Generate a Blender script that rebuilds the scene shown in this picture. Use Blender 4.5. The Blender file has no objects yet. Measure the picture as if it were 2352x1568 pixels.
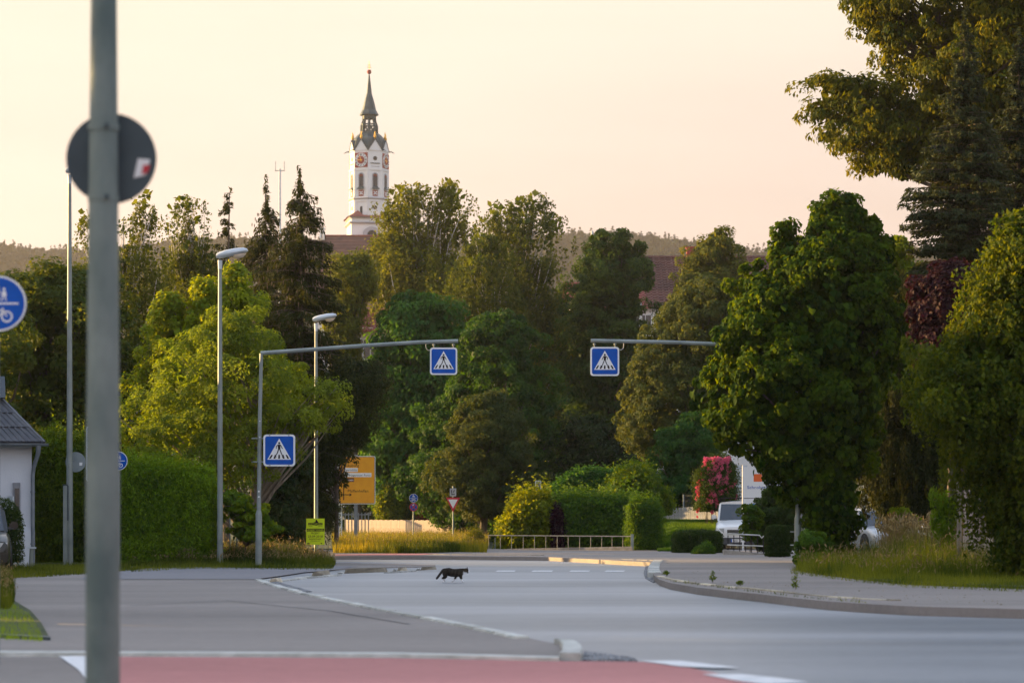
import bpy, bmesh, math, random
import numpy as np
from mathutils import Vector, Matrix
R = math.radians
S = bpy.context.scene
COL = S.collection
rng = np.random.default_rng(11)
random.seed(11)

# ---------------------------------------------------------------- camera
# 85 mm lens on a 36 mm frame, standing level, view shifted up (as a shift lens would)
F, CX, HY, CAMZ = 5553.0, 1176.0, 1139.0, 1.5
cam = bpy.data.cameras.new('camera')
camo = bpy.data.objects.new('camera', cam)
COL.objects.link(camo)
camo.location = (0, 0, CAMZ)
camo.rotation_euler = (R(90), 0, 0)
cam.lens = 85; cam.sensor_width = 36
cam.shift_y = (HY - 784.0) / 2352.0
cam.clip_start = 0.5; cam.clip_end = 9000
cam.dof.use_dof = True; cam.dof.focus_distance = 72; cam.dof.aperture_fstop = 2.4
S.camera = camo

# ---------------------------------------------------------------- light
SUN_EL = 7.5
SUN = Vector((-0.925, 0.38, 0)).normalized() * math.cos(R(SUN_EL)); SUN.z = math.sin(R(SUN_EL))
sl = bpy.data.lights.new('sun', 'SUN'); sl.energy = 5.0; sl.color = (1.0, 0.64, 0.25); sl.angle = R(0.7)
so = bpy.data.objects.new('sun', sl); COL.objects.link(so)
so.rotation_euler = SUN.to_track_quat('Z', 'Y').to_euler()
so.location = (-60, 20, 40)

wd = bpy.data.worlds.new('World'); S.world = wd; wd.use_nodes = True
nt = wd.node_tree; nt.nodes.clear()
N = nt.nodes.new; Lk = nt.links.new
out = N('ShaderNodeOutputWorld'); bg = N('ShaderNodeBackground')
sky = N('ShaderNodeTexSky'); sky.sky_type = 'NISHITA'; sky.sun_disc = False
sky.sun_elevation = R(SUN_EL); sky.sun_rotation = math.atan2(SUN.x, SUN.y)
sky.air_density = 1.0; sky.dust_density = 2.5; sky.ozone_density = 1.5; sky.altitude = 400
# thin evening veil: warm cream low down, thinning out overhead
geo = N('ShaderNodeNewGeometry'); sep = N('ShaderNodeSeparateXYZ')
tc = N('ShaderNodeTexCoord'); Lk(tc.outputs['Generated'], sep.inputs[0])
ramp = N('ShaderNodeValToRGB'); Lk(sep.outputs['Z'], ramp.inputs['Fac'])
cr = ramp.color_ramp
cr.elements[0].position = 0.0; cr.elements[0].color = (6.5, 4.75, 4.2, 1)
cr.elements[1].position = 1.0; cr.elements[1].color = (4.8, 6.0, 8.2, 1)
for p, c in ((0.05, (6.5, 4.85, 4.25)), (0.10, (6.6, 5.1, 4.45)), (0.15, (6.9, 5.7, 4.95)), (0.20, (7.1, 6.4, 5.4)), (0.32, (7.4, 7.4, 7.8)), (0.50, (6.0, 7.0, 8.8))):
    e = cr.elements.new(p); e.color = (*c, 1)
# towards the sun the veil is brighter and yellower
dot = N('ShaderNodeVectorMath'); dot.operation = 'DOT_PRODUCT'
Lk(tc.outputs['Generated'], dot.inputs[0]); dot.inputs[1].default_value = SUN
mr = N('ShaderNodeMapRange'); Lk(dot.outputs['Value'], mr.inputs['Value'])
mr.inputs['From Min'].default_value = 0.2; mr.inputs['From Max'].default_value = 1.0
mr.inputs['To Min'].default_value = 0.0; mr.inputs['To Max'].default_value = 1.0
glow = N('ShaderNodeMix'); glow.data_type = 'RGBA'; glow.blend_type = 'ADD'
Lk(mr.outputs[0], glow.inputs[0]); Lk(ramp.outputs[0], glow.inputs[6]); glow.inputs[7].default_value = (2.4, 2.1, 1.3, 1)
mx = N('ShaderNodeMix'); mx.data_type = 'RGBA'; mx.inputs[0].default_value = 0.93
Lk(sky.outputs[0], mx.inputs[6]); Lk(glow.outputs[2], mx.inputs[7])
# faint drawn-out veils of high cloud
mpn = N('ShaderNodeMapping'); mpn.inputs['Scale'].default_value = (2.2, 2.2, 14.0); mpn.inputs['Rotation'].default_value = (0.06, 0.10, 0); Lk(tc.outputs['Generated'], mpn.inputs[0])
cn = N('ShaderNodeTexNoise'); cn.inputs['Scale'].default_value = 1.6; cn.inputs['Detail'].default_value = 4; cn.inputs['Roughness'].default_value = 0.45; Lk(mpn.outputs[0], cn.inputs['Vector'])
cm = N('ShaderNodeMapRange'); cm.inputs['From Min'].default_value = 0.3; cm.inputs['From Max'].default_value = 0.7; cm.inputs['To Min'].default_value = 0.77; cm.inputs['To Max'].default_value = 0.86; Lk(cn.outputs['Fac'], cm.inputs['Value'])
vm = N('ShaderNodeVectorMath'); vm.operation = 'SCALE'; Lk(mx.outputs[2], vm.inputs[0]); Lk(cm.outputs[0], vm.inputs['Scale'])
Lk(vm.outputs[0], bg.inputs[0]); bg.inputs[1].default_value = 0.0505
Lk(bg.outputs[0], out.inputs[0])

S.view_settings.view_transform = 'Standard'; S.view_settings.look = 'None'
S.view_settings.exposure = 1.75; S.view_settings.gamma = 1.0; S.view_settings.use_curve_mapping = False
S.cycles.use_denoising = True; S.cycles.denoising_prefilter = 'ACCURATE'; S.cycles.denoising_input_passes = 'RGB_ALBEDO_NORMAL'
S.cycles.max_bounces = 8; S.cycles.diffuse_bounces = 3; S.cycles.glossy_bounces = 3
S.cycles.transmission_bounces = 4; S.cycles.volume_bounces = 0; S.cycles.transparent_max_bounces = 8
S.cycles.sample_clamp_indirect = 6

# ---------------------------------------------------------------- geometry of the place
_DY = [-80, 0, 60, 85, 115, 160, 300, 520]
_DD = [1.05, 1.05, 1.806, 2.03, 2.2, 2.4, 2.4, 1.5]
def D(Y): return float(np.interp(Y, _DY, _DD))
def zg(Y): return CAMZ - D(Y)
_Ys = np.concatenate([np.linspace(2, 60, 800), np.linspace(60.1, 300, 2000)])
_ys = HY + F * np.array([D(v) for v in _Ys]) / _Ys
def Yof(y, dz=0.0):
    ys = _ys - F * dz / _Ys
    return float(np.interp(-y, -ys, _Ys))
def G(x, y, dz=0.0):
    """point on the ground (raised by dz) seen at x, y"""
    Y = Yof(y, dz)
    return Vector(((x - CX) / F * Y, Y, zg(Y) + dz))
def X(x, Y): return (x - CX) / F * Y
def Z(y, Y): return CAMZ - (y - HY) / F * Y
def B(x, Y): return Vector((X(x, Y), Y, zg(Y)))

# ---------------------------------------------------------------- object helpers
def tag(o, label=None, cat=None, group=None, kind=None):
    if label: o['label'] = label
    if cat: o['category'] = cat
    if group: o['group'] = group
    if kind: o['kind'] = kind
    return o
def empty(name, loc, label, cat, rz=0.0, group=None):
    o = bpy.data.objects.new(name, None); COL.objects.link(o)
    o.location = loc; o.rotation_euler = (0, 0, rz); o.empty_display_size = 0.2
    return tag(o, label, cat, group)
def link(name, me, parent=None, loc=None):
    o = bpy.data.objects.new(name, me); COL.objects.link(o)
    if parent: o.parent = parent
    if loc is not None: o.location = loc
    return o
def copy_tree(o, parent=None):
    c = o.copy(); COL.objects.link(c)
    if parent: c.parent = parent
    for ch in list(o.children): copy_tree(ch, c)
    return c

class MB:
    def __init__(s): s.v = []; s.f = []; s.smooth = False
    def quadbox(s, pts):
        n = len(s.v); s.v += [tuple(p) for p in pts]
        for f in ((0,3,2,1),(4,5,6,7),(0,1,5,4),(1,2,6,5),(2,3,7,6),(3,0,4,7)): s.f.append(tuple(n+i for i in f))
        return s
    def box(s, c, d, rz=0.0, rx=0.0, ry=0.0):
        hx, hy, hz = d[0]/2, d[1]/2, d[2]/2
        M = Matrix.Rotation(rz,3,'Z') @ Matrix.Rotation(ry,3,'Y') @ Matrix.Rotation(rx,3,'X')
        c = Vector(c)
        return s.quadbox([c + M @ Vector(p) for p in ((-hx,-hy,-hz),(hx,-hy,-hz),(hx,hy,-hz),(-hx,hy,-hz),(-hx,-hy,hz),(hx,-hy,hz),(hx,hy,hz),(-hx,hy,hz))])
    def tube(s, pts, rad, seg=10, cap=True):
        pts = [Vector(p) for p in pts]
        if not hasattr(rad, '__len__'): rad = [rad]*len(pts)
        rings = []
        up = None
        for i, p in enumerate(pts):
            d = (pts[min(i+1, len(pts)-1)] - pts[max(i-1, 0)])
            if d.length < 1e-9: d = Vector((0,0,1))
            d.normalize()
            a = d.orthogonal().normalized() if up is None else (up - d*up.dot(d)).normalized()
            up = a; b = d.cross(a)
            n = len(s.v)
            for k in range(seg):
                t = 2*math.pi*k/seg
                s.v.append(tuple(p + (a*math.cos(t) + b*math.sin(t))*rad[i]))
            rings.append(n)
        for i in range(len(rings)-1):
            for k in range(seg):
                k2 = (k+1) % seg
                s.f.append((rings[i]+k, rings[i]+k2, rings[i+1]+k2, rings[i+1]+k))
        if cap:
            s.f.append(tuple(rings[0]+k for k in reversed(range(seg))))
            s.f.append(tuple(rings[-1]+k for k in range(seg)))
        return s
    def lathe(s, prof, c=(0,0,0), seg=16, a0=0.0):
        """prof: (r, z) pairs; vertical axis through c"""
        n = len(s.v)
        for r, z in prof:
            for k in range(seg):
                t = a0 + 2*math.pi*k/seg
                s.v.append((c[0]+r*math.cos(t), c[1]+r*math.sin(t), c[2]+z))
        for i in range(len(prof)-1):
            for k in range(seg):
                k2 = (k+1) % seg
                s.f.append((n+i*seg+k, n+i*seg+k2, n+(i+1)*seg+k2, n+(i+1)*seg+k))
        s.f.append(tuple(n+k for k in reversed(range(seg))))
        s.f.append(tuple(n+(len(prof)-1)*seg+k for k in range(seg)))
        return s
    def slab(s, poly, y0, y1, M=None):
        """polygon in the x-z plane given thickness from y0 to y1 (front y0)"""
        n = len(s.v); m = len(poly)
        ar = sum(poly[i][0]*poly[(i+1)%m][1]-poly[(i+1)%m][0]*poly[i][1] for i in range(m))
        if ar < 0: poly = poly[::-1]
        for y in (y0, y1):
            for p in poly:
                v = Vector((p[0], y, p[1]))
                s.v.append(tuple(M @ v if M else v))
        s.f.append(tuple(n+i for i in range(m)))
        s.f.append(tuple(n+m+i for i in reversed(range(m))))
        for i in range(m):
            j = (i+1) % m
            s.f.append((n+j, n+i, n+m+i, n+m+j))
        return s
    def loft(s, secs, closed=True, cap=True):
        n = len(s.v); m = len(secs[0])
        for sec in secs: s.v += [tuple(p) for p in sec]
        for i in range(len(secs)-1):
            for k in range(m if closed else m-1):
                k2 = (k+1) % m
                s.f.append((n+i*m+k, n+i*m+k2, n+(i+1)*m+k2, n+(i+1)*m+k))
        if cap:
            s.f.append(tuple(n+k for k in reversed(range(m))))
            s.f.append(tuple(n+(len(secs)-1)*m+k for k in range(m)))
        return s
    def mesh(s, name, m, smooth=None):
        me = bpy.data.meshes.new(name); me.from_pydata(s.v, [], s.f)
        if m: me.materials.append(m)
        bm = bmesh.new(); bm.from_mesh(me); bmesh.ops.recalc_face_normals(bm, faces=bm.faces); bm.to_mesh(me); bm.free()
        if smooth:
            me.shade_auto_smooth = None if False else None
        return me
    def build(s, name, m, parent=None, smooth=False, loc=None, bevel=0):
        me = bpy.data.meshes.new(name); me.from_pydata(s.v, [], s.f)
        if m: me.materials.append(m)
        bm = bmesh.new(); bm.from_mesh(me)
        bmesh.ops.recalc_face_normals(bm, faces=bm.faces)
        if bevel:
            bmesh.ops.bevel(bm, geom=[e for e in bm.edges if e.calc_face_angle(0) > 0.6], offset=bevel, segments=2, affect='EDGES', clamp_overlap=True)
        if smooth:
            for f in bm.faces: f.smooth = True
            for e in bm.edges:
                if e.calc_face_angle(0) > 0.7: e.smooth = False
        bm.to_mesh(me); bm.free()
        return link(name, me, parent, loc)

def rrect(w, h, r, cx=0, cz=0, n=5):
    p = []
    for sx, sz, a in ((1,1,0),(-1,1,90),(-1,-1,180),(1,-1,270)):
        for k in range(n+1):
            t = R(a + 90*k/n)
            p.append((cx + sx*(w/2-r) + r*math.cos(t), cz + sz*(h/2-r) + r*math.sin(t)))
    return p
def circ(r, cx=0, cz=0, n=24, sx=1.0):
    return [(cx+r*sx*math.cos(2*math.pi*k/n), cz+r*math.sin(2*math.pi*k/n)) for k in range(n)]
def line(p, q, w):
    p = Vector((p[0], p[1])); q = Vector((q[0], q[1])); d = (q-p).normalized(); e = Vector((-d.y, d.x))*w/2
    return [tuple(p-e), tuple(q-e), tuple(q+e), tuple(p+e)]
def flat(name, polys, m, parent, y0, y1):
    b = MB()
    for p in polys: b.slab([tuple(q) for q in p], y0, y1)
    return b.build(name, m, parent)
_tx = {}
def text(s, h, x, z, y, m, parent, align='CENTER', w=None, name='lettering'):
    """raised lettering in the x-z plane facing -y; h = capital height, w = forced width"""
    cu = bpy.data.curves.new('t', 'FONT'); cu.body = s; cu.size = h/0.7; cu.extrude = 0.0015
    cu.align_x = 'LEFT'; cu.resolution_u = 2
    o = bpy.data.objects.new('t', cu); COL.objects.link(o)
    dg = bpy.context.evaluated_depsgraph_get(); me = bpy.data.meshes.new_from_object(o.evaluated_get(dg))
    bpy.data.objects.remove(o)
    xs = [v.co.x for v in me.vertices]
    if not xs: return None
    x0, x1 = min(xs), max(xs); k = 1.0 if not w else w/(x1-x0); ww = (x1-x0)*k
    off = {'CENTER': -ww/2, 'LEFT': 0, 'RIGHT': -ww}[align]
    for v in me.vertices:
        c = v.co.copy(); v.co = ((c.x-x0)*k+off+x, y - c.z, c.y+z)
    me.materials.clear(); me.materials.append(m)
    return link(name, me, parent)

# ---------------------------------------------------------------- materials
def mat(name, c1, c2=None, rough=0.6, scale=3.0, detail=4, metal=0.0, bump=0.0, bscale=None, spec=0.5, stretch=None, fac=(0.35,0.65), obj=True, coat=0.0):
    m = bpy.data.materials.new(name); m.use_nodes = True
    t = m.node_tree; n = t.nodes; l = t.links
    p = n['Principled BSDF']; p.inputs['Roughness'].default_value = rough; p.inputs['Metallic'].default_value = metal
    p.inputs['Specular IOR Level'].default_value = spec; p.inputs['Coat Weight'].default_value = coat
    if c2 is None: p.inputs['Base Color'].default_value = (*c1, 1)
    tcn = n.new('ShaderNodeTexCoord'); mp = n.new('ShaderNodeMapping'); l.new(tcn.outputs['Object'], mp.inputs[0])
    if stretch: mp.inputs['Scale'].default_value = stretch
    if c2 is not None:
        ns = n.new('ShaderNodeTexNoise'); ns.inputs['Scale'].default_value = scale; ns.inputs['Detail'].default_value = detail
        l.new(mp.outputs[0], ns.inputs['Vector'])
        r = n.new('ShaderNodeMapRange'); r.inputs['From Min'].default_value = fac[0]; r.inputs['From Max'].default_value = fac[1]
        l.new(ns.outputs['Fac'], r.inputs['Value'])
        x = n.new('ShaderNodeMix'); x.data_type = 'RGBA'; l.new(r.outputs[0], x.inputs[0])
        x.inputs[6].default_value = (*c1, 1); x.inputs[7].default_value = (*c2, 1); l.new(x.outputs[2], p.inputs['Base Color'])
        m['mix'] = x.name
    if bump:
        nb = n.new('ShaderNodeTexNoise'); nb.inputs['Scale'].default_value = bscale or scale*4; nb.inputs['Detail'].default_value = 5
        l.new(mp.outputs[0], nb.inputs['Vector'])
        b = n.new('ShaderNodeBump'); b.inputs['Strength'].default_value = bump; b.inputs['Distance'].default_value = 0.02
        l.new(nb.outputs['Fac'], b.inputs['Height']); l.new(b.outputs[0], p.inputs['Normal'])
    return m
def leafmat(name, dark, light, trans=0.45, rough=0.6, tcol=None, spec=0.12):
    trans = trans*0.75
    if dark[1] >= dark[0]: dark = (dark[0]*0.58, dark[1]*0.78, dark[2]*0.36); light = (light[0]*0.80, light[1]*0.92, light[2]*0.38)
    """leaf colour runs dark..light with the 'tint' attribute; light passes through thin leaves"""
    m = bpy.data.materials.new(name); m.use_nodes = True
    t = m.node_tree; n = t.nodes; l = t.links
    p = n['Principled BSDF']; p.inputs['Roughness'].default_value = rough; p.inputs['Specular IOR Level'].default_value = spec
    a = n.new('ShaderNodeAttribute'); a.attribute_name = 'tint'
    x = n.new('ShaderNodeMix'); x.data_type = 'RGBA'; l.new(a.outputs['Fac'], x.inputs[0])
    x.inputs[6].default_value = (*dark, 1); x.inputs[7].default_value = (*light, 1); l.new(x.outputs[2], p.inputs['Base Color'])
    tr = n.new('ShaderNodeBsdfTranslucent')
    y = n.new('ShaderNodeMix'); y.data_type = 'RGBA'; y.blend_type = 'MULTIPLY'; y.inputs[0].default_value = 1
    l.new(x.outputs[2], y.inputs[6]); tc_ = tuple(v*1.25 for v in (tcol or (3.1, 2.2, 0.5))); y.inputs[7].default_value = (*tc_, 1); l.new(y.outputs[2], tr.inputs[0])
    ms = n.new('ShaderNodeMixShader'); ms.inputs[0].default_value = trans
    l.new(p.outputs[0], ms.inputs[1]); l.new(tr.outputs[0], ms.inputs[2]); l.new(ms.outputs[0], n['Material Output'].inputs[0])
    return m
def asphalt(name, c1, c2, streak=0.0, sdir=0.0, rough=0.75, bump=0.5):
    m = bpy.data.materials.new(name); m.use_nodes = True
    t = m.node_tree; n = t.nodes; l = t.links; p = n['Principled BSDF']
    p.inputs['Roughness'].default_value = rough; p.inputs['Specular IOR Level'].default_value = 0.5
    tcn = n.new('ShaderNodeTexCoord')
    g = n.new('ShaderNodeTexNoise'); g.inputs['Scale'].default_value = 6; g.inputs['Detail'].default_value = 9; g.inputs['Roughness'].default_value = 0.88
    l.new(tcn.outputs['Object'], g.inputs['Vector'])
    mp = n.new('ShaderNodeMapping'); mp.inputs['Rotation'].default_value = (0, 0, sdir); mp.inputs['Scale'].default_value = (0.07, 0.30, 1)
    l.new(tcn.outputs['Object'], mp.inputs[0])
    q = n.new('ShaderNodeTexNoise'); q.inputs['Scale'].default_value = 1.0; q.inputs['Distortion'].default_value = 0.4; q.inputs['Detail'].default_value = 3; l.new(mp.outputs[0], q.inputs['Vector'])
    ad = n.new('ShaderNodeMath'); ad.operation = 'MULTIPLY_ADD'; l.new(q.outputs['Fac'], ad.inputs[0]); ad.inputs[1].default_value = streak; l.new(g.outputs['Fac'], ad.inputs[2])
    r = n.new('ShaderNodeMapRange'); r.inputs['From Min'].default_value = 0.36 + streak*0.32; r.inputs['From Max'].default_value = 0.64 + streak*0.66; l.new(ad.outputs[0], r.inputs['Value'])
    x = n.new('ShaderNodeMix'); x.data_type = 'RGBA'; l.new(r.outputs[0], x.inputs[0]); x.inputs[6].default_value = (*c1, 1); x.inputs[7].default_value = (*c2, 1)
    l.new(x.outputs[2], p.inputs['Base Color'])
    f = n.new('ShaderNodeTexNoise'); f.inputs['Scale'].default_value = 60; f.inputs['Detail'].default_value = 3; l.new(tcn.outputs['Object'], f.inputs['Vector'])
    b = n.new('ShaderNodeBump'); b.inputs['Strength'].default_value = bump; b.inputs['Distance'].default_value = 0.01; l.new(f.outputs['Fac'], b.inputs['Height']); l.new(b.outputs[0], p.inputs['Normal'])
    return m

M = {}
M['road'] = asphalt('road_asphalt', (0.13,0.146,0.168), (0.35,0.37,0.405), 2.1, R(-10), 0.42, 0.12)
M['pave'] = asphalt('pavement_asphalt', (0.15,0.134,0.126), (0.29,0.258,0.24), 1.1, 0, 0.8)
M['pave2'] = asphalt('pavement_patch', (0.15,0.15,0.165), (0.23,0.225,0.245), 0.5, 0, 0.8)
M['red'] = asphalt('red_cycle_asphalt', (0.34,0.13,0.125), (0.56,0.23,0.22), 1.2, R(0), 0.85)
M['white_paint'] = mat('road_paint', (0.75,0.76,0.78), (0.45,0.47,0.5), 0.6, 9, 6, fac=(0.5,0.8))
M['kerb'] = mat('kerb_concrete', (0.42,0.37,0.28), (0.60,0.53,0.41), 0.85, 5, 6, bump=0.3)
M['kerb_pale'] = mat('kerb_pale', (0.42,0.43,0.40), (0.60,0.60,0.57), 0.85, 6, 6, bump=0.3)
def per_piece(m, k=0.35):
    """each stone of a row a little lighter or darker than its neighbour"""
    n, l = m.node_tree.nodes, m.node_tree.links; p = n['Principled BSDF']; src = p.inputs['Base Color'].links[0].from_socket
    oi = n.new('ShaderNodeObjectInfo'); mr_ = n.new('ShaderNodeMapRange'); mr_.inputs['To Min'].default_value = 1-k; mr_.inputs['To Max'].default_value = 1+k*0.6; l.new(oi.outputs['Random'], mr_.inputs['Value'])
    v = n.new('ShaderNodeVectorMath'); v.operation = 'SCALE'; l.new(src, v.inputs[0]); l.new(mr_.outputs[0], v.inputs['Scale']); l.new(v.outputs[0], p.inputs['Base Color'])
per_piece(M['kerb'], 0.6); per_piece(M['kerb_pale'], 0.3)
M['cobble'] = mat('cobble', (0.12,0.13,0.15), (0.30,0.31,0.33), 0.8, 14, 4, bump=0.5)
M['soil'] = mat('soil_and_turf', (0.025,0.04,0.012), (0.05,0.055,0.02), 0.95, 1.2, 6, bump=0.8)
M['turf'] = mat('turf', (0.025,0.04,0.010), (0.05,0.07,0.02), 0.95, 2.5, 6, bump=0.8)
M['hill'] = mat('hill_turf', (0.03,0.05,0.02), (0.06,0.08,0.03), 0.95, 0.02, 6)
M['galv'] = mat('galvanised_steel', (0.20,0.235,0.23), (0.28,0.32,0.31), 0.5, 2.2, 6, metal=0.25, bump=0.15, bscale=30)
M['galv_near'] = mat('weathered_zinc', (0.085,0.125,0.125), (0.19,0.235,0.225), 0.6, 3.5, 10, metal=0.2, bump=0.25, bscale=40, stretch=(1,1,0.5))
M['sign_back'] = mat('sign_back', (0.035,0.055,0.07), (0.055,0.08,0.095), 0.55, 3, 3, metal=0.2)
M['sign_back2'] = mat('sign_back_light', (0.20,0.25,0.28), (0.26,0.31,0.33), 0.5, 3, 3, metal=0.3)
M['white'] = mat('white_enamel', (0.78,0.80,0.82), None, 0.35)
M['blue'] = mat('sign_blue', (0.002,0.075,0.40), (0.003,0.095,0.48), 0.5, 4, 3, spec=0.2)
M['black'] = mat('black_print', (0.02,0.015,0.02), None, 0.6, spec=0.15)
M['signred'] = mat('sign_red', (0.50,0.02,0.04), None, 0.35)
M['yellow'] = mat('sign_yellow', (0.78,0.36,0.01), (0.72,0.31,0.01), 0.45, 3, 3)
M['brownsign'] = mat('sign_brown', (0.16,0.05,0.02), None, 0.45)
M['neon'] = mat('neon_poster', (0.80,0.98,0.01), (0.74,0.92,0.01), 0.5, 4, 2)
M['lampwhite'] = mat('lamp_housing', (0.62,0.68,0.74), (0.52,0.58,0.64), 0.4, 3, 4)
M['lampglass'] = mat('lamp_bowl', (0.75,0.62,0.48), None, 0.15, spec=0.8)
M['bark'] = mat('bark', (0.05,0.04,0.03), (0.13,0.10,0.08), 0.9, 12, 6, bump=0.6, stretch=(1,1,0.25))
M['bark_pale'] = mat('bark_pale', (0.16,0.13,0.10), (0.30,0.25,0.20), 0.9, 10, 6, bump=0.5, stretch=(1,1,0.25))
M['birchbark'] = mat('birch_bark', (0.62,0.58,0.54), (0.10,0.08,0.07), 0.8, 4, 6, fac=(0.5,0.62), stretch=(0.6,0.6,1.6))
M['stone'] = mat('concrete_ledge', (0.26,0.24,0.21), (0.40,0.37,0.33), 0.9, 4, 6, bump=0.5)
# ================================================================ GROUND, ROAD, PAVEMENTS
def drape(name, pts, m, dz, thick=0.0, step=1.5, parent=None, kind='structure'):
    """plan polygon laid on the ground profile, raised by dz, with a skirt of the given thickness"""
    me = bpy.data.meshes.new(name); bm = bmesh.new()
    vs = [bm.verts.new((p[0], p[1], 0)) for p in pts]
    f = bm.faces.new(vs); f.normal_update()
    if f.normal.z < 0: f.normal_flip()
    ymin, ymax = min(p[1] for p in pts), max(p[1] for p in pts)
    bmesh.ops.triangulate(bm, faces=bm.faces[:])
    for y in _DY + list(np.arange(ymin, ymax, max(step, (ymax-ymin)/60))):
        if ymin+0.01 < y < ymax-0.01:
            bmesh.ops.bisect_plane(bm, geom=bm.verts[:]+bm.edges[:]+bm.faces[:], plane_co=(0,float(y),0), plane_no=(0,1,0))
    if thick:
        r = bmesh.ops.extrude_face_region(bm, geom=bm.faces[:])
        low = [e for e in r['geom'] if isinstance(e, bmesh.types.BMVert)]
        for v in bm.verts: v.co.z = zg(v.co.y) + dz - thick
        for v in low: v.co.z = zg(v.co.y) + dz
    else:
        for v in bm.verts: v.co.z = zg(v.co.y) + dz
    bmesh.ops.recalc_face_normals(bm, faces=bm.faces[:])
    if not thick:
        for f in bm.faces:
            if f.normal.z < 0: f.normal_flip()
    bm.to_mesh(me); bm.free(); me.materials.append(m)
    o = link(name, me, parent)
    if kind and not parent: o['kind'] = kind
    return o
def px(pts, dz=0.0): return [tuple(G(x, y, dz)[:2]) for x, y in pts]

# terrain sheet: flat town ground, then the wooded ridge far behind
def terrain():
    ys = [-80,-20,0,20,40,60,85,115,160,300,450,520,700,900,1100,1300,1450,1600,1800,2300]
    xs = list(np.linspace(-1500, 1500, 61))
    b = MB()
    def h(x, y):
        base = zg(min(y, 520)) if y <= 520 else 0.0
        if y > 520:
            t = min(1, (y-520)/930.0); s = t*t*(3-2*t)
            ridge = 135 + 5*math.sin(x*0.011+1) + 3.5*math.sin(x*0.031) - 6*math.sin(x*0.0045+0.6)
            base = ridge*s if y <= 1600 else ridge*(1-(y-1600)/1400)
        return base - 0.02
    for y in ys:
        for x in xs: b.v.append((x, y, h(x, y)))
    n = len(xs)
    for j in range(len(ys)-1):
        for i in range(n-1): b.f.append((j*n+i, j*n+i+1, (j+1)*n+i+1, (j+1)*n+i))
    g = b.build('ground', M['soil'], smooth=True); g['kind'] = 'structure'
    return h
hill_h = terrain()

RL = [(1292,1486),(1200,1466),(1100,1445),(1000,1424),(850,1396),(760,1377),(700,1364),(650,1351),(615,1340),(592,1331)]   # near-left road edge
RK = [(1512,1291),(1504,1300),(1500,1312),(1503,1321),(1515,1330),(1540,1338),(1600,1348),(1680,1357),(1750,1364),(1830,1373),(1900,1380),(1990,1386),(2064,1390)]
far = [(-420,1274),(400,1274),(985,1276),(1255,1279),(1350,1284),(1440,1289),(1512,1292)]
road = [(-40, 2), (40, 2), (40, 60), tuple(G(1700,1262)[:2]), tuple(G(1500,1268)[:2]), tuple(G(-900,1270)[:2]), (-40, 62)]
drape('road', road, M['road'], 0.0)
lp = [tuple(G(-700,1504)[:2]), tuple(G(0,1504)[:2]), tuple(G(900,1508)[:2]), tuple(G(1285,1517)[:2]), tuple(G(1300,1500)[:2])] + px(RL) + px([(640,1323),(700,1314),(790,1308),(900,1303.5),(1000,1301.5),(1000,1298),(760,1293),(330,1290),(-900,1290)])
drape('pavement_left', lp, M['pave'], 0.02, 0.06)
drape('pavement_upper', px([(180,1332),(588,1332),(640,1325),(700,1316),(760,1311),(820,1302),(700,1300),(280,1300)]), M['pave2'], 0.026)
rp = px([(700,1270),(700,1276.5),(985,1276),(1255,1278.5),(1350,1283),(1440,1288)] + RK + [(2110,1392),(2352,1398),(3200,1412),(3200,1300),(1900,1275),(1720,1258),(1100,1259),(700,1259)], 0.11)
drape('pavement_right', rp, M['pave'], 0.11, 0.14)
drape('verge_turf', px([(-900,1268),(770,1268.5),(860,1268.5),(905,1270),(1050,1267),(1120,1268),(1120,1215),(-900,1215)]), M['turf'], 0.13, 0.2)
drape('bank_turf', px([(290,1310),(330,1303),(450,1300),(620,1302),(765,1303),(772,1296),(700,1280),(0,1278),(-900,1278),(-900,1335),(0,1330),(100,1322),(200,1316)]), M['turf'], 0.05, 0.12)
drape('corner_turf', px([(-700,1464),(0,1466),(112,1472),(95,1440),(70,1410),(35,1388),(0,1340),(-700,1340)]), M['turf'], 0.05, 0.12)
drape('corner_edging', px([(-700,1467),(0,1469),(116,1475),(112,1472),(0,1466),(-700,1464)]), M['sign_back'], 0.05, 0.10)
rt = px([(1826,1309),(1880,1318),(1960,1328),(2080,1341),(2352,1351),(3000,1362),(3000,1285),(1900,1272),(1835,1290)], 0.11)
drape('roadside_turf', rt, M['turf'], 0.14, 0.2)
LAWN = [Vector((X(1512,84), 84, zg(84)+0.12)), Vector((X(1590,83), 83, zg(83)+0.12)), Vector((X(1672,97), 97, Z(1196,97))), Vector((X(1490,101), 101, Z(1210,101)))]
def lawn():
    b = MB(); a, c, d, e = LAWN; n = 8
    back = [Vector((e.x-1, 108, e.z)), Vector((d.x+3, 108, d.z+0.2))]
    for i in range(n+1):
        t = i/n; s = t*t*(3-2*t)
        p, q = a.lerp(e, t), c.lerp(d, t); p.z = a.z+(e.z-a.z)*s; q.z = c.z+(d.z-c.z)*s; b.v += [tuple(p), tuple(q)]
    b.v += [tuple(v) for v in back]
    for i in range(n+1): b.f.append((2*i, 2*i+1, 2*i+3, 2*i+2))
    b.build('lawn', M['turf'], smooth=True)['kind'] = 'structure'
lawn()
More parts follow.
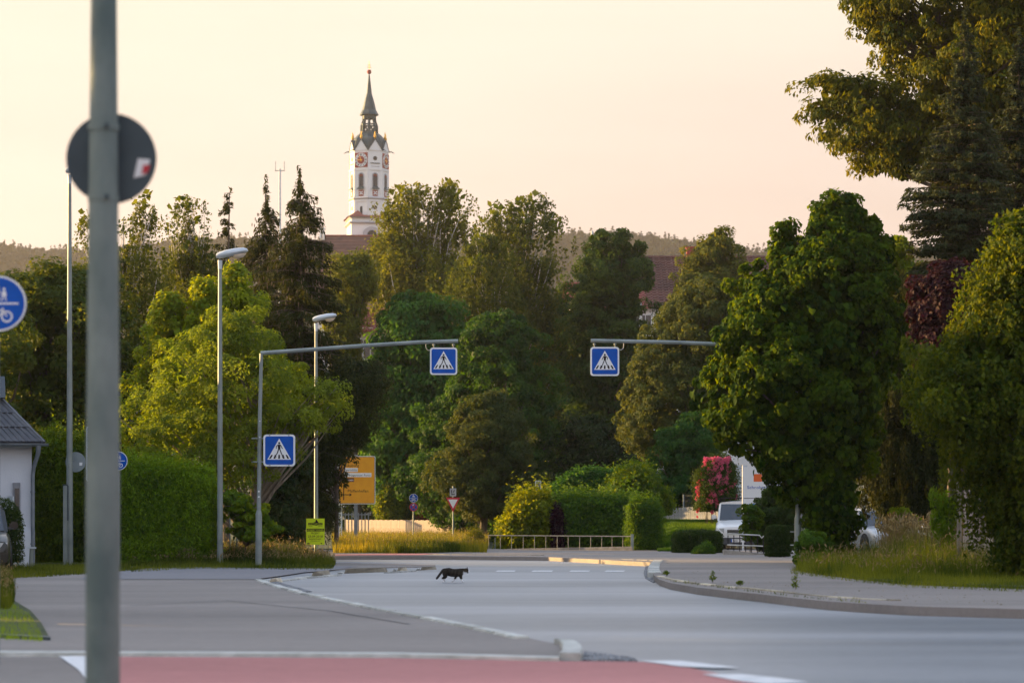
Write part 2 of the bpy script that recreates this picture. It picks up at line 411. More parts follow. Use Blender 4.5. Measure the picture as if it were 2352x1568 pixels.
# red cycle lane in front, pale edge line, white marks
Y0 = 6.0
def w(x, Y): return (X(x, Y), Y)
drape('cycle_lane', px([(262,1509),(900,1512),(1290,1519),(1478,1521),(1560,1530),(1650,1548),(1740,1572)]) + [w(1900, 12), w(2100, Y0), w(230, Y0)], M['red'], 0.008)
drape('edge_line', px([(-500,1503),(0,1503),(900,1506.5),(1284,1516),(1284,1520),(900,1510.5),(0,1507),(-500,1507)]), M['kerb_pale'], 0.035, 0.04)
drape('near_asphalt', px([(-700,1509),(134,1509),(180,1540),(215,1575)]) + [w(300, Y0), w(-900, Y0)], M['pave'], 0.006)
drape('lane_marking', px([(136,1509),(204,1509),(250,1540),(262,1600),(228,1600),(180,1540)]), M['white_paint'], 0.012)
for i, q in enumerate(([(1474,1520.5),(1560,1520),(1640,1529),(1700,1536),(1640,1537),(1560,1533)], [(1612,1551),(1700,1551),(1790,1560),(1860,1570),(1760,1575),(1690,1566)])):
    drape('lane_marking', px(q), M['white_paint'], 0.014)
for a, b_ in ((1138,1185),(1220,1271),(1307,1356),(1388,1436)):
    drape('lane_marking', px([(a,1312.3),(b_-4,1312.3),(b_,1309.8),(a+5,1309.8)]), M['white_paint'], 0.006)
drape('far_cycle_lane', px([(770,1276),(960,1275),(1010,1271),(900,1270.6),(770,1273)], 0.11), M['red'], 0.118)
# long wear bands in the road surface (patched asphalt, a little darker)

def kerb(name, pts, w_, h, m, dz0, seg=1.0, thing_parent=None, gap=0.03, drops=()):
    """row of kerb stones along a ground polyline; each stone its own object"""
    k = bpy.data.objects.new(name, None); COL.objects.link(k); k['kind'] = 'structure'
    P = [Vector((*G(x, y, dz0)[:2], 0)) for x, y in pts]
    L = [0]
    for a, b in zip(P, P[1:]): L.append(L[-1] + (b-a).length)
    def at(s):
        for i in range(len(P)-1):
            if s <= L[i+1] or i == len(P)-2:
                return P[i] + (P[i+1]-P[i])*((s-L[i])/(L[i+1]-L[i]))
    s = 0; i = 0
    while s < L[-1]-0.15:
        e = min(L[-1], s+seg)
        a, b = at(s+gap), at(e-gap); d = (b-a).normalized(); nrm = Vector((-d.y, d.x, 0))*w_/2
        hh = h + random.uniform(-0.006, 0.006)
        if any(u <= (s+e)/2/L[-1] <= v for u, v in drops): hh = 0.035
        ps = []
        for z0, sh in ((-0.06, 1.0), (hh, 0.86)):
            for q, sgn in ((a,-1),(b,-1),(b,1),(a,1)):
                v = q + nrm*sgn*sh; ps.append((v.x, v.y, zg(v.y) + z0))
        bb = MB().quadbox(ps); o = bb.build('kerb_stone', m, k, bevel=0.012)
        s = e; i += 1
    return k
kerb('kerb_near_left', RL[1:], 0.17, 0.045, M['kerb_pale'], 0.02)
kerb('kerb_right', RK[4:], 0.16, 0.125, M['kerb'], 0.05, 0.8)
kerb('kerb_corner', [(1512,1291),(1504,1301),(1501,1312),(1504,1322)], 0.30, 0.125, M['kerb_pale'], 0.05, 0.9)
kerb('kerb_far', [(985,1276.5),(1120,1278.3),(1250,1279.4)], 0.2, 0.13, M['stone'], 0.05, 1.0)
kerb('kerb_far_right', [(1432,1288.5),(1470,1290.3),(1508,1292)], 0.2, 0.12, M['stone'], 0.05, 1.0)
kerb('kerb_ramp', [(2066,1390.5),(2110,1393)], 0.35, 0.06, M['kerb_pale'], 0.05, 1.4)
kerb('kerb_edge_low', [(2112,1393.5),(2352,1399.5),(2700,1406)], 0.12, 0.03, M['cobble'], 0.02, 1.0)
# raised kerb blocks of the splitter between the two lanes
def blocks():
    k = bpy.data.objects.new('kerb_splitter', None); COL.objects.link(k); k['kind'] = 'structure'
    for x0, x1, yb, yb1, hpx, pale in ((615,643,1338.5,1337,11,False),(688,712,1327,1325,3,True),(712,754,1326,1321,13,False),(770,790,1318,1316,4,True),(788,886,1316.5,1313,11,False),(898,909,1312,1311.5,5,True),(909,933,1311.5,1310.5,8,False),(952,963,1309.6,1309,5,True),(963,1000,1309,1307.6,7.5,False)):
        a, b = G(x0, yb), G(x1, yb1); sc = F/a.y; h = hpx/sc
        dv = Vector((0.05, 0.32, 0))
        ps = []
        for z, ins in ((-0.05, 0), (h, 0.06)):
            for q in (a+Vector((ins,0,0)), b-Vector((ins,0,0)), b-Vector((ins,0,0))+dv, a+Vector((ins,0,0))+dv): ps.append((q.x, q.y, zg(q.y)+z))
        MB().quadbox(ps).build('kerb_stone', M['kerb_pale' if pale else 'kerb'], k, bevel=0.01)
blocks()
kerb('kerb_splitter_low', [(592,1331),(640,1333),(700,1326),(780,1319)], 0.16, 0.03, M['kerb_pale'], 0.02, 0.9)
kerb('kerb_splitter_end', [(886,1314),(952,1310)], 0.14, 0.03, M['kerb_pale'], 0.02, 0.9)
# rounded kerb nose
def nose():
    k = bpy.data.objects.new('kerb_nose', None); COL.objects.link(k); k['kind'] = 'structure'
    c = [(1292,1484),(1318,1486),(1334,1496),(1338,1508),(1334,1519)]
    ci = [(1272,1482),(1286,1487),(1292,1496),(1292,1508),(1284,1518)]
    for i in range(4):
        q = [G(*ci[i]), G(*c[i]), G(*c[i+1]), G(*ci[i+1])]
        ps = [(p.x, p.y, zg(p.y)-0.05) for p in q] + [(p.x, p.y, zg(p.y)+0.07) for p in q]
        MB().quadbox(ps).build('kerb_stone', M['kerb_pale'], k, bevel=0.008)
nose()
def cobbles(name, rows, n, m):
    """sett-paved gutter between two pixel polylines"""
    k = bpy.data.objects.new(name, None); COL.objects.link(k); k['kind'] = 'structure'
    A, Bp = rows
    nr = 3
    for i in range(n):
        for j in range(nr):
            def pt(u, v):
                a = np.array([np.interp(u*(len(A)-1), range(len(A)), [p[q] for p in A]) for q in (0,1)])
                b = np.array([np.interp(u*(len(Bp)-1), range(len(Bp)), [p[q] for p in Bp]) for q in (0,1)])
                c = a + (b-a)*v; return G(c[0], c[1])
            e = 0.08
            q = [pt((i+e)/n,(j+e)/nr), pt((i+1-e)/n,(j+e)/nr), pt((i+1-e)/n,(j+1-e)/nr), pt((i+e)/n,(j+1-e)/nr)]
            h = 0.018 + random.uniform(-0.004, 0.006)
            ps = [(p.x, p.y, zg(p.y)-0.03) for p in q] + [(p.x, p.y, zg(p.y)+h) for p in q]
            MB().quadbox(ps).build('sett', m, k)
cobbles('gutter_near', ([(1340,1497),(1390,1503),(1452,1514)], [(1338,1517),(1390,1519),(1466,1520)]), 9, M['cobble'])
cobbles('gutter_corner', ([(1500,1295),(1494,1304),(1492,1316),(1496,1326),(1510,1334)], [(1490,1294),(1481,1303),(1478,1316),(1482,1328),(1500,1338)]), 16, M['cobble'])
cobbles('gutter_left', ([(605,1336),(650,1349),(700,1361)], [(625,1333),(665,1345),(718,1359)]), 14, M['cobble'])

# ================================================================ FOLIAGE
def unit(v): return v/np.maximum(np.linalg.norm(v, axis=1, keepdims=True), 1e-9)
def leafmesh(name, m, P, Nn, U, L, Wd, tint, parent, fold=0.12, kind=None):
    Nn = unit(Nn); U = unit(U - Nn*np.sum(U*Nn, axis=1, keepdims=True)); V = np.cross(Nn, U)
    L = L[:,None]; Wd = Wd[:,None]; n = len(P)
    vs = np.empty((n,4,3), np.float32)
    vs[:,0] = P - U*L*0.5; vs[:,1] = P - V*Wd*0.5 + Nn*L*fold; vs[:,2] = P + U*L*0.5; vs[:,3] = P + V*Wd*0.5 + Nn*L*fold
    me = bpy.data.meshes.new(name)
    me.vertices.add(n*4); me.vertices.foreach_set('co', vs.reshape(-1))
    base = (np.arange(n)*4)[:,None]
    idx = (base + np.array([[0,1,2,0,2,3]])).astype(np.int32).reshape(-1)
    me.loops.add(n*6); me.loops.foreach_set('vertex_index', idx)
    me.polygons.add(n*2); me.polygons.foreach_set('loop_start', np.arange(0, n*6, 3, dtype=np.int32))
    me.update(calc_edges=True)
    at = me.attributes.new('tint', 'FLOAT', 'POINT'); at.data.foreach_set('value', np.repeat(np.clip(tint,0,1),4).astype(np.float32))
    me.materials.append(m)
    o = link(name, me, parent)
    if kind: o['kind'] = kind
    return o
def frame(outline, Yc, off=(0,0,0)):
    o = sorted(outline, key=lambda t: -t[0])      # bottom to top
    z = np.array([Z(t[0], Yc) for t in o]); xl = np.array([X(t[1], Yc) for t in o]); xr = np.array([X(t[2], Yc) for t in o])
    return z, xl, xr
def sample_crown(outline, Yc, n, depth, shell=0.16, lump=0.10, front=0.62, inner=False, seed=0, rag_=0.0):
    z, xl, xr = frame(outline, Yc)
    g = np.random.default_rng(seed)
    zz = np.linspace(z[0], z[-1], 200); wv = np.interp(zz, z, xr-xl)+0.15*(xr-xl).max()
    cdf = np.cumsum(wv); cdf /= cdf[-1]
    h = np.interp(g.random(n), cdf, zz)
    r = np.interp(h, z, (xr-xl)/2); c = np.interp(h, z, (xr+xl)/2)
    th = np.where(g.random(n) < front, -math.pi*g.random(n), math.pi*g.random(n))
    s = np.clip(1 - g.exponential(shell, n), 0.0, 1) if not inner else g.random(n)**0.5*0.78
    p = g.random(4)*6.28; hh = (h-z[0])/(z[-1]-z[0]+1e-6)
    k = 1 + lump*np.sin(3*th+p[0]+hh*9) + lump*0.8*np.sin(5*th+p[1]-hh*14) + lump*0.6*np.sin(9*th+p[2]+hh*23)
    k = k*np.clip(1 + g.normal(0, rag_, n), 0.6, 1.35)
    rmax = r.max()
    P = np.stack([c + r*s*k*np.cos(th), Yc + np.maximum(r*depth, 0.25*rmax*depth)*s*k*np.sin(th), h], 1)
    dr = np.gradient(np.interp(zz, z, (xr-xl)/2), zz); nz = -np.interp(h, zz, dr)
    O = unit(np.stack([np.cos(th), np.sin(th), np.clip(nz, -0.5, 2.0)], 1))
    return P, O, g
def limbs(root, base, tops, r0, m, sway=0.12, seg=7, name='trunk', fork=None, seed=0, lat=0.3):
    """tapered trunk with limbs reaching the given points (local coordinates)"""
    g = np.random.default_rng(seed); b = MB()
    H = max(t[2] for t in tops)
    if fork is None: fork = 0.3
    top = Vector((np.mean([t[0] for t in tops]), np.mean([t[1] for t in tops]), H*0.93))
    tr = []
    for i in range(9):
        t = i/8; tr.append(Vector((top.x*t + math.sin(t*5+seed)*sway*H*0.06, top.y*t, top.z*t)))
    rad = [r0*(1-0.9*i/8)*(1.25 if i == 0 else 1) for i in range(9)]
    b.tube([v + Vector((0,0,-0.2 if i == 0 else 0)) for i, v in enumerate(tr)], rad, 9)
    for t in tops:
        e = Vector(t); f = min(0.9, max(fork, e.z/H - 0.6*lat - lat*min(1, (Vector((e.x,e.y)) - Vector((top.x*e.z/H, top.y*e.z/H))).length/(0.4*H+0.1))))
        i = f*8; a = tr[int(i)].lerp(tr[min(8,int(i)+1)], i-int(i)); ra = max(r0*(1-0.9*f)*0.55, 0.012)
        m1 = a.lerp(e, 0.35) + Vector((g.uniform(-1,1), g.uniform(-1,1), g.uniform(0,1)))*0.05*(e-a).length
        m2 = a.lerp(e, 0.7) + Vector((g.uniform(-1,1), g.uniform(-1,1), g.uniform(-.3,1)))*0.06*(e-a).length
        b.tube([a, m1, m2, e], [ra, ra*0.7, ra*0.45, ra*0.2], 5, cap=False)
    return b.build(name, m, root, smooth=True)
_seed = [100]
def tree(name, label, cat, Yc, outlines, base, m, leaf=0.1, n=20000, clump=0.5, depth=0.9, aspect=0.7, droop=0.4, style='round',
         bark='bark', r0=0.18, nl=26, shell=0.16, lump=0.10, fill=0.25, tintc=0.5, tintv=0.22, up=0.5, group=None, yb=None, flat_=0.75, front=0.62, strand=0.8, fork=None, part='crown', per=110, rag=0.09, dens=None, lat=0.3):
    _seed[0] += 7; sd = _seed[0]
    bx = X(base, Yc); bz = zg(Yc)
    root = empty(name, (bx, Yc, bz), label, cat, 0, group)
    if not isinstance(outlines[0][0], (list, tuple)): outlines = [outlines]
    areas = [sum((abs(a[2]-a[1])+abs(b[2]-b[1]))/2*abs(b[0]-a[0]) for a, b in zip(o, o[1:])) for o in outlines]
    AP, AN, AU, AL, AT = [], [], [], [], []; tops = []
    for oi, ol in enumerate(outlines):
        nn = int(n*areas[oi]/sum(areas)*(dens[oi] if dens else 1)); per_ = per if style != 'weep' else 46
        nc = max(12, nn//per_)
        C, O, g = sample_crown(ol, Yc, nc, depth, shell, lump, front, seed=sd+oi, rag_=rag)
        for q in range(0, nc, max(1, nc*len(outlines)//max(nl,1))): tops.append((C[q]-np.array([bx, Yc, bz]))*1.0)
        rep = nn//nc; I = np.repeat(np.arange(nc), rep); k = len(I)
        rc = (clump*g.uniform(0.6, 1.35, nc))[I][:,None]
        d = unit(g.normal(size=(k,3)) + O[I]*0.55)
        rr = (0.45+0.55*g.random(k)**0.6)[:,None]
        ct = g.normal(tintc, tintv*0.7, nc)[I]
        if style == 'weep':
            s = g.random(k)[:,None]; sx = g.integers(0, 3, k); ang = (sx*1.257 + I*2.1)
            Ls = (strand*g.uniform(0.5,1.3,nc))[I][:,None]
            P = C[I] + np.stack([np.cos(ang), np.sin(ang), np.zeros(k)],1)*rc*0.5*(0.5+0.5*np.sqrt(s)) - np.array([[0,0,1]])*s*Ls + g.normal(size=(k,3))*leaf*np.array([[0.45,0.45,0.3]])
            Nn = unit(g.normal(size=(k,3))*0.8 + O[I]*0.5 + np.array([[0,0,0.25]])); U = unit(g.normal(size=(k,3))*0.5 + np.array([[0,0,-1.0]]))
        elif style == 'up':
            s = g.random(k)[:,None]
            P = C[I] + d*rr*rc*np.array([[0.5,0.5,1.2]])
            U = unit(d*0.5 + g.normal(size=(k,3))*0.3 + np.array([[0,0,1.0]])); Nn = unit(O[I]*0.9 + g.normal(size=(k,3))*0.6)
        else:
            P = C[I] + d*rr*rc*np.array([[1,1,flat_]])
            Nn = unit(d*0.7 + O[I]*0.35 + np.array([[0,0,up]]) + g.normal(size=(k,3))*0.45)
            U = unit(g.normal(size=(k,3))*0.7 + d*0.5 + np.array([[0,0,-droop*2]]))
        AP.append(P); AN.append(Nn); AU.append(U); AL.append(leaf*g.uniform(0.65,1.3,k)); AT.append(ct + g.normal(0, tintv*0.6, k))
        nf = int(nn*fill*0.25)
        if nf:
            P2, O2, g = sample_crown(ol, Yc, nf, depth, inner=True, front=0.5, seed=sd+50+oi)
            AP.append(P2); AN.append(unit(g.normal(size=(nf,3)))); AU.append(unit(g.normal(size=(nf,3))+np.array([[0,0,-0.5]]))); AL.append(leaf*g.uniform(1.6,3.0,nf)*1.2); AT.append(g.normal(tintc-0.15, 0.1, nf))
    P = np.concatenate(AP); L = np.concatenate(AL)
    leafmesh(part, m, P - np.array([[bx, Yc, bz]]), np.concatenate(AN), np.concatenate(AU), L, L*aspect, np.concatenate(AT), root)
    limbs(root, None, tops, r0, M[bark], seed=sd, fork=fork, lat=lat)
    return root
def conifer(name, label, Yc, outline, base, m, n=14000, needle=0.16, depth=0.9, droop=0.35, whorls=34, r0=0.16, dens=1.0, group=None, hang=0.7, gap=0.0, cones=0, bark='bark', tintc=0.4, per=7):
    """spruce: whorls of boughs that sag and lift at the tip, hung with twigs"""
    _seed[0] += 7; g = np.random.default_rng(_seed[0])
    z, xl, xr = frame(outline, Yc); bx = X(base, Yc); bz = zg(Yc)
    root = empty(name, (bx, Yc, bz), label, 'tree', 0, group)
    tb = MB(); tx = X(base, Yc)
    top = z[-1]; c_top = (xl[-1]+xr[-1])/2
    tb.tube([(0,0,-0.2), (0,0,(top-bz)*0.5), (c_top-bx,0,top-bz)], [r0, r0*0.6, 0.015], 8)
    P, U, Nn, L, T = [], [], [], [], []
    hs = z[0] + (top-z[0])*(np.linspace(0, 1, whorls)**0.9)
    for i, h in enumerate(hs):
        r = np.interp(h, z, (xr-xl)/2); c = np.interp(h, z, (xr+xl)/2)
        nb = max(3, int(per*(0.6+0.4*min(1, r/1.0))))
        for j in range(nb):
            a = g.uniform(0, 6.283); le = max(0.12, r*g.uniform(0.72, 1.12)); dirv = np.array([math.cos(a), math.sin(a)*depth, 0])
            h0 = h + g.uniform(-0.32, 0.32); o = np.array([c-bx, 0, h0-bz])
            t = np.linspace(0.0, 1, 6)
            pts = [o + dirv*le*q + np.array([0,0, le*(0.12*q - droop*q*q*1.1 + 0.42*droop*q**3)]) for q in t]
            if le > 0.5: tb.tube(pts, [0.03*min(1,le)*(1-0.85*q)+0.004 for q in t], 4, cap=False)
            else: tb.tube([pts[0], pts[-1]], [0.012, 0.004], 4, cap=False)
            k = int(max(6, n/(whorls*per)*le/max(0.3, np.max(xr-xl)/3.2)*dens))
            q = g.random(k)**0.75
            base_p = o + dirv*le*q[:,None] + np.stack([np.zeros(k), np.zeros(k), le*(0.12*q - droop*q*q*1.1 + 0.42*droop*q**3)],1)
            side = np.array([-math.sin(a), math.cos(a), 0]); sd_ = g.uniform(-1,1,k)*0.30*le*(1-0.65*q)*g.random(k)
            base_p = base_p + side*sd_[:,None] + np.stack([np.zeros(k),np.zeros(k),-g.random(k)*needle*hang*1.6],1)
            P.append(base_p); U.append(dirv[None]*0.55 + side[None]*np.sign(sd_)[:,None]*0.4 + g.normal(size=(k,3))*0.35 + np.array([[0,0,-hang]]))
            Nn.append(g.normal(size=(k,3))*0.7 + np.array([[0,-0.2,0.6]]) + dirv[None]*0.4); L.append(needle*g.uniform(0.6,1.4,k)); T.append(g.normal(tintc, 0.18, k) + 0.25*(q-0.6))
    P = np.concatenate(P); L = np.concatenate(L)
    leafmesh('boughs', m, P, np.concatenate(Nn), np.concatenate(U), L, L*0.26, np.concatenate(T), root, fold=0.05)
    tb.build('trunk', M[bark], root, smooth=True)
    if cones:
        cb = MB()
        for _ in range(cones):
            h = z[0] + (top-z[0])*g.uniform(0.45, 0.93); r = np.interp(h, z, (xr-xl)/2); c = np.interp(h, z, (xr+xl)/2); a = g.uniform(math.pi, 2*math.pi)
            p = Vector((c-bx+math.cos(a)*r*0.85, math.sin(a)*r*0.85, h-bz-0.1))
            cb.tube([p, p-Vector((0,0,0.05)), p-Vector((0,0,0.13))], [0.01, 0.020, 0.008], 5)
        o = cb.build('cones', M['cone'], root); o['kind'] = 'stuff'
    return root
def hedge(name, label, cat, m, x0, x1, ytops, ybot, Yc, depth, n, leaf=0.05, rag=0.06, round_=0.0, stems=True, tintc=0.45, style='out', group=None, fuzz=0.0, aspect=0.6):
    """clipped body: leaves on the faces of a box whose top follows ytops, over a dark twig core"""
    _seed[0] += 7; g = np.random.default_rng(_seed[0])
    xa, xb = X(x0, Yc), X(x1, Yc); cx = (xa+xb)/2; bz = zg(Yc)
    root = empty(name, (cx, Yc, bz), label, cat, 0, group)
    ht = lambda x: np.interp(x, np.linspace(xa, xb, len(ytops)), [Z(t, Yc)-bz for t in ytops])
    hb = Z(ybot, Yc)-bz
    w_, mh = xb-xa, float(np.mean(ht(np.linspace(xa,xb,9))))
    A = np.array([w_*mh*1.6, w_*mh*0.5, w_*depth, depth*mh, depth*mh*0.8]); A = A/A.sum()
    ch = g.choice(5, n, p=A)
    u, v = g.random(n), g.random(n)
    x = xa + u*w_; H = ht(x)
    Pp = np.zeros((n,3)); O = np.zeros((n,3))
    y = (v-0.5)*depth; zz = hb + (H-hb)*v
    Pp[:,0] = x; Pp[:,1] = y; Pp[:,2] = zz
    for c_, ax, val, o in ((0,1,-depth/2,(0,-1,0)),(1,1,depth/2,(0,1,0))):
        k = ch == c_; Pp[k,1] = val; O[k] = o
    k = ch == 2; Pp[k,2] = H[k]; Pp[k,1] = (v[k]-0.5)*depth; O[k] = (0,0,1)
    for c_, val, o in ((3, xa, (-1,0,0)), (4, xb, (1,0,0))):
        k = ch == c_; Pp[k,0] = val; Hh = ht(np.full(k.sum(), val)); Pp[k,2] = hb + (Hh-hb)*u[k]; Pp[k,1] = (v[k]-0.5)*depth; O[k] = o
    if round_ > 0:
        q = Pp.copy(); q[:,0] = (Pp[:,0]-cx)/(w_/2); q[:,1] = Pp[:,1]/(depth/2); q[:,2] = (Pp[:,2]-hb)/(ht(Pp[:,0])-hb+1e-6)*2-1
        e = 2 + 10*(1-round_)**2
        q2 = q.copy(); q2[:,2] = np.maximum(q[:,2], -0.3)
        nr = (np.abs(q2)**e).sum(1)**(1/e); q[:,:2] /= nr[:,None]; q[:,2] = np.where(q[:,2] > -0.3, q[:,2]/nr, q[:,2])
        Pp[:,0] = cx + q[:,0]*w_/2; Pp[:,1] = q[:,1]*depth/2; Pp[:,2] = hb + (q[:,2]+1)/2*(ht(Pp[:,0])-hb)
    def cell(sz, jit):      # soft-edged random tufts of about sz metres
        q = np.floor((Pp + g.normal(size=(n,3))*jit)/sz + 57.3).astype(np.int64)
        hsh = (q[:,0]*73856093 ^ q[:,1]*19349663 ^ q[:,2]*83492791) % 1009
        return hsh/504.5 - 1
    lum = 0.6*cell(0.30, 0.07) + 0.5*cell(0.75, 0.16)
    Pp += O*(lum*rag + g.normal(0, rag*0.5, n) - g.exponential(rag*0.8, n))[:,None] + g.normal(size=(n,3))*leaf*0.3
    if fuzz: Pp[:,2] += np.where(O[:,2] > 0.5, g.exponential(fuzz, n), 0)
    Nn = unit(O*0.8 + g.normal(size=(n,3))*0.6 + np.array([[0,0,0.35]]))
    U = unit(g.normal(size=(n,3))*0.6 + (np.array([[0,0,1.2]]) if style == 'up' else np.array([[0,0,-0.2]])) + O*0.3)
    L = leaf*g.uniform(0.6,1.4,n); pt = cell(0.5, 0.12)
    tint = g.normal(tintc, 0.2, n) + lum*0.2 + pt*0.14
    Pl = Pp.copy(); Pl[:,0] -= cx
    leafmesh('foliage', m, Pl, Nn, U, L, L*aspect, tint, root)
    sb = MB(); g2 = random.Random(_seed[0])
    for i in range(int(8 + w_*10)):
        p = Vector((g2.uniform(-w_/2+0.1, w_/2-0.1), g2.uniform(-depth*0.3, depth*0.3), -0.05)); h = float(ht(p.x+cx))*g2.uniform(0.6, 0.88)
        sb.tube([p, p+Vector((g2.uniform(-.1,.1), g2.uniform(-.05,.05), h*0.5)), p+Vector((g2.uniform(-.15,.15)*min(1,w_), g2.uniform(-.1,.1), h))], [0.02, 0.014, 0.005], 4, cap=False)
    # dense inner twig mass (keeps the body opaque as in nature)
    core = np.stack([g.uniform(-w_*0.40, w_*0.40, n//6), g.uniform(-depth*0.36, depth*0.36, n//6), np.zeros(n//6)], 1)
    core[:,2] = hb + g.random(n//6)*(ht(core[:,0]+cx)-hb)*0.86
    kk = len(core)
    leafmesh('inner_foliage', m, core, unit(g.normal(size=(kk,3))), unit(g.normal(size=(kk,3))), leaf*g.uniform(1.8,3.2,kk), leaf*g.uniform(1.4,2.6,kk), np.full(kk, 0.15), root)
    sb.build('stems', M['bark'], root)
    return root
def grass(name, label, pts, m, n, h0, h1, dz=0.1, wid=0.012, lean=0.25, seeds=None, hfun=None, tintc=0.45, pix=True, seed=0, zfun=None):
    """single-triangle blades scattered over a polygon on the ground"""
    g = np.random.default_rng(900+seed); poly = px(pts, dz) if pix else pts
    poly = np.array(poly); lo, hi = poly.min(0), poly.max(0); out_ = np.zeros((0,2))
    while len(out_) < n:
        q = lo + g.random((n*3,2))*(hi-lo); ins = np.zeros(len(q), bool); j = len(poly)-1
        for i in range(len(poly)):
            xi, yi = poly[i]; xj, yj = poly[j]
            with np.errstate(divide='ignore', invalid='ignore'):
                c = ((yi > q[:,1]) != (yj > q[:,1])) & (q[:,0] < (xj-xi)*(q[:,1]-yi)/(yj-yi)+xi)
            ins ^= c; j = i
        out_ = np.concatenate([out_, q[ins]])
    q = out_[:n]; zz = np.array([zg(v) for v in q[:,1]]) + dz - 0.02
    if zfun: zz = zfun(q)
    patch = 0.5+0.5*np.sin(q[:,0]*1.3+1.7*np.sin(q[:,1]*0.9)+seed); patch2 = 0.5+0.5*np.sin(q[:,0]*3.1+q[:,1]*2.3+seed*2)
    h = (h0 + (h1-h0)*g.random(n)**1.6*(0.45+0.55*patch2))
    if hfun is not None: h *= hfun(q)
    a = g.uniform(0, 6.283, n); ln = g.random(n)*lean*h; la = g.uniform(0, 6.283, n)
    wv = wid*g.uniform(0.6,1.4,n)
    vs = np.zeros((n,3,3), np.float32)
    dx, dy = np.cos(a)*wv/2, np.sin(a)*wv/2
    vs[:,0] = np.stack([q[:,0]-dx, q[:,1]-dy, zz],1); vs[:,1] = np.stack([q[:,0]+dx, q[:,1]+dy, zz],1)
    vs[:,2] = np.stack([q[:,0]+np.cos(la)*ln, q[:,1]+np.sin(la)*ln, zz+h],1)
    me = bpy.data.meshes.new(name); me.vertices.add(n*3); me.vertices.foreach_set('co', vs.reshape(-1))
    me.loops.add(n*3); me.loops.foreach_set('vertex_index', np.arange(n*3, dtype=np.int32)); me.polygons.add(n); me.polygons.foreach_set('loop_start', np.arange(0,n*3,3,dtype=np.int32)); me.update(calc_edges=True)
    t = np.clip(g.normal(tintc, 0.18, n) + (patch-0.5)*0.7, 0, 1)
    at = me.attributes.new('tint','FLOAT','POINT'); at.data.foreach_set('value', np.repeat(t,3).astype(np.float32))
    me.materials.append(m); o = link(name, me); tag(o, label, 'grass', None, 'stuff')
    if seeds:
        k = int(n*seeds[0]); ix = g.choice(n, k, replace=False); ix = ix[h[ix] > np.median(h)]; k = len(ix)
        P = vs[ix,2] + g.normal(size=(k,3))*0.02; L = np.full(k, seeds[2])*g.uniform(0.6,1.3,k)
        s = leafmesh(seeds[3], seeds[1], P, unit(g.normal(size=(k,3))), unit(g.normal(size=(k,3))*0.35+np.array([[0,0,1.0]])), L, L*seeds[5], g.random(k), None)
        tag(s, seeds[4], 'grass', None, 'stuff')
    return o
M['cone'] = mat('spruce_cone', (0.10,0.065,0.03), (0.16,0.11,0.06), 0.8, 20, 3)
# ================================================================ BUILDINGS
M['plaster'] = mat('white_plaster', (0.84,0.84,0.84), (0.74,0.74,0.74), 0.85, 0.35, 6, fac=(0.3,0.8))
M['plaster_house'] = mat('house_plaster', (0.68,0.71,0.78), (0.60,0.63,0.70), 0.9, 1.2, 6, bump=0.3, bscale=30)
M['plaster_trim'] = mat('tower_trim', (0.52,0.52,0.54), (0.42,0.42,0.45), 0.85, 0.4, 5)
M['cream'] = mat('cream_plaster', (0.62,0.58,0.50), (0.52,0.48,0.42), 0.9, 0.8, 5)
M['copper'] = mat('dark_copper', (0.03,0.05,0.055), (0.07,0.10,0.11), 0.55, 0.9, 6, metal=0.3, fac=(0.3,0.75))
M['slate'] = mat('slate_grey_tile', (0.055,0.06,0.075), (0.10,0.105,0.12), 0.55, 3, 6)
M['tile'] = mat('red_clay_tile', (0.20,0.055,0.045), (0.32,0.10,0.07), 0.8, 1.4, 8, bump=0.3, bscale=6)
M['tile_dull'] = mat('dull_clay_tile', (0.085,0.042,0.036), (0.16,0.07,0.055), 0.85, 0.5, 8)
M['brickred'] = mat('tower_red', (0.33,0.06,0.045), (0.26,0.05,0.04), 0.8, 2, 3)
M['clockwhite'] = mat('clock_white', (0.72,0.72,0.74), None, 0.6)
M['gold'] = mat('gilding', (0.80,0.45,0.08), None, 0.35, metal=0.7)
M['louvre'] = mat('louvre', (0.05,0.05,0.055), (0.09,0.09,0.10), 0.7, 5, 3)
M['dark'] = mat('dark_void', (0.02,0.02,0.025), None, 0.6)
M['glass'] = mat('window_glass', (0.03,0.04,0.05), None, 0.08, spec=0.8)
M['greytrim'] = mat('grey_trim', (0.20,0.21,0.24), (0.26,0.27,0.30), 0.7, 3, 3)
M['zinc'] = mat('zinc_pipe', (0.16,0.19,0.23), (0.24,0.27,0.31), 0.5, 3, 5, metal=0.3)
M['fencewhite'] = mat('white_fence_paint', (0.42,0.33,0.28), (0.32,0.26,0.22), 0.7, 6, 5, bump=0.2)
M['fencegrey'] = mat('grey_fence_wood', (0.42,0.43,0.44), (0.30,0.31,0.33), 0.8, 6, 5)
M['pinkwall'] = mat('pale_rendered_wall', (0.50,0.42,0.36), (0.36,0.28,0.24), 0.9, 2.2, 8, bump=0.6, bscale=12)

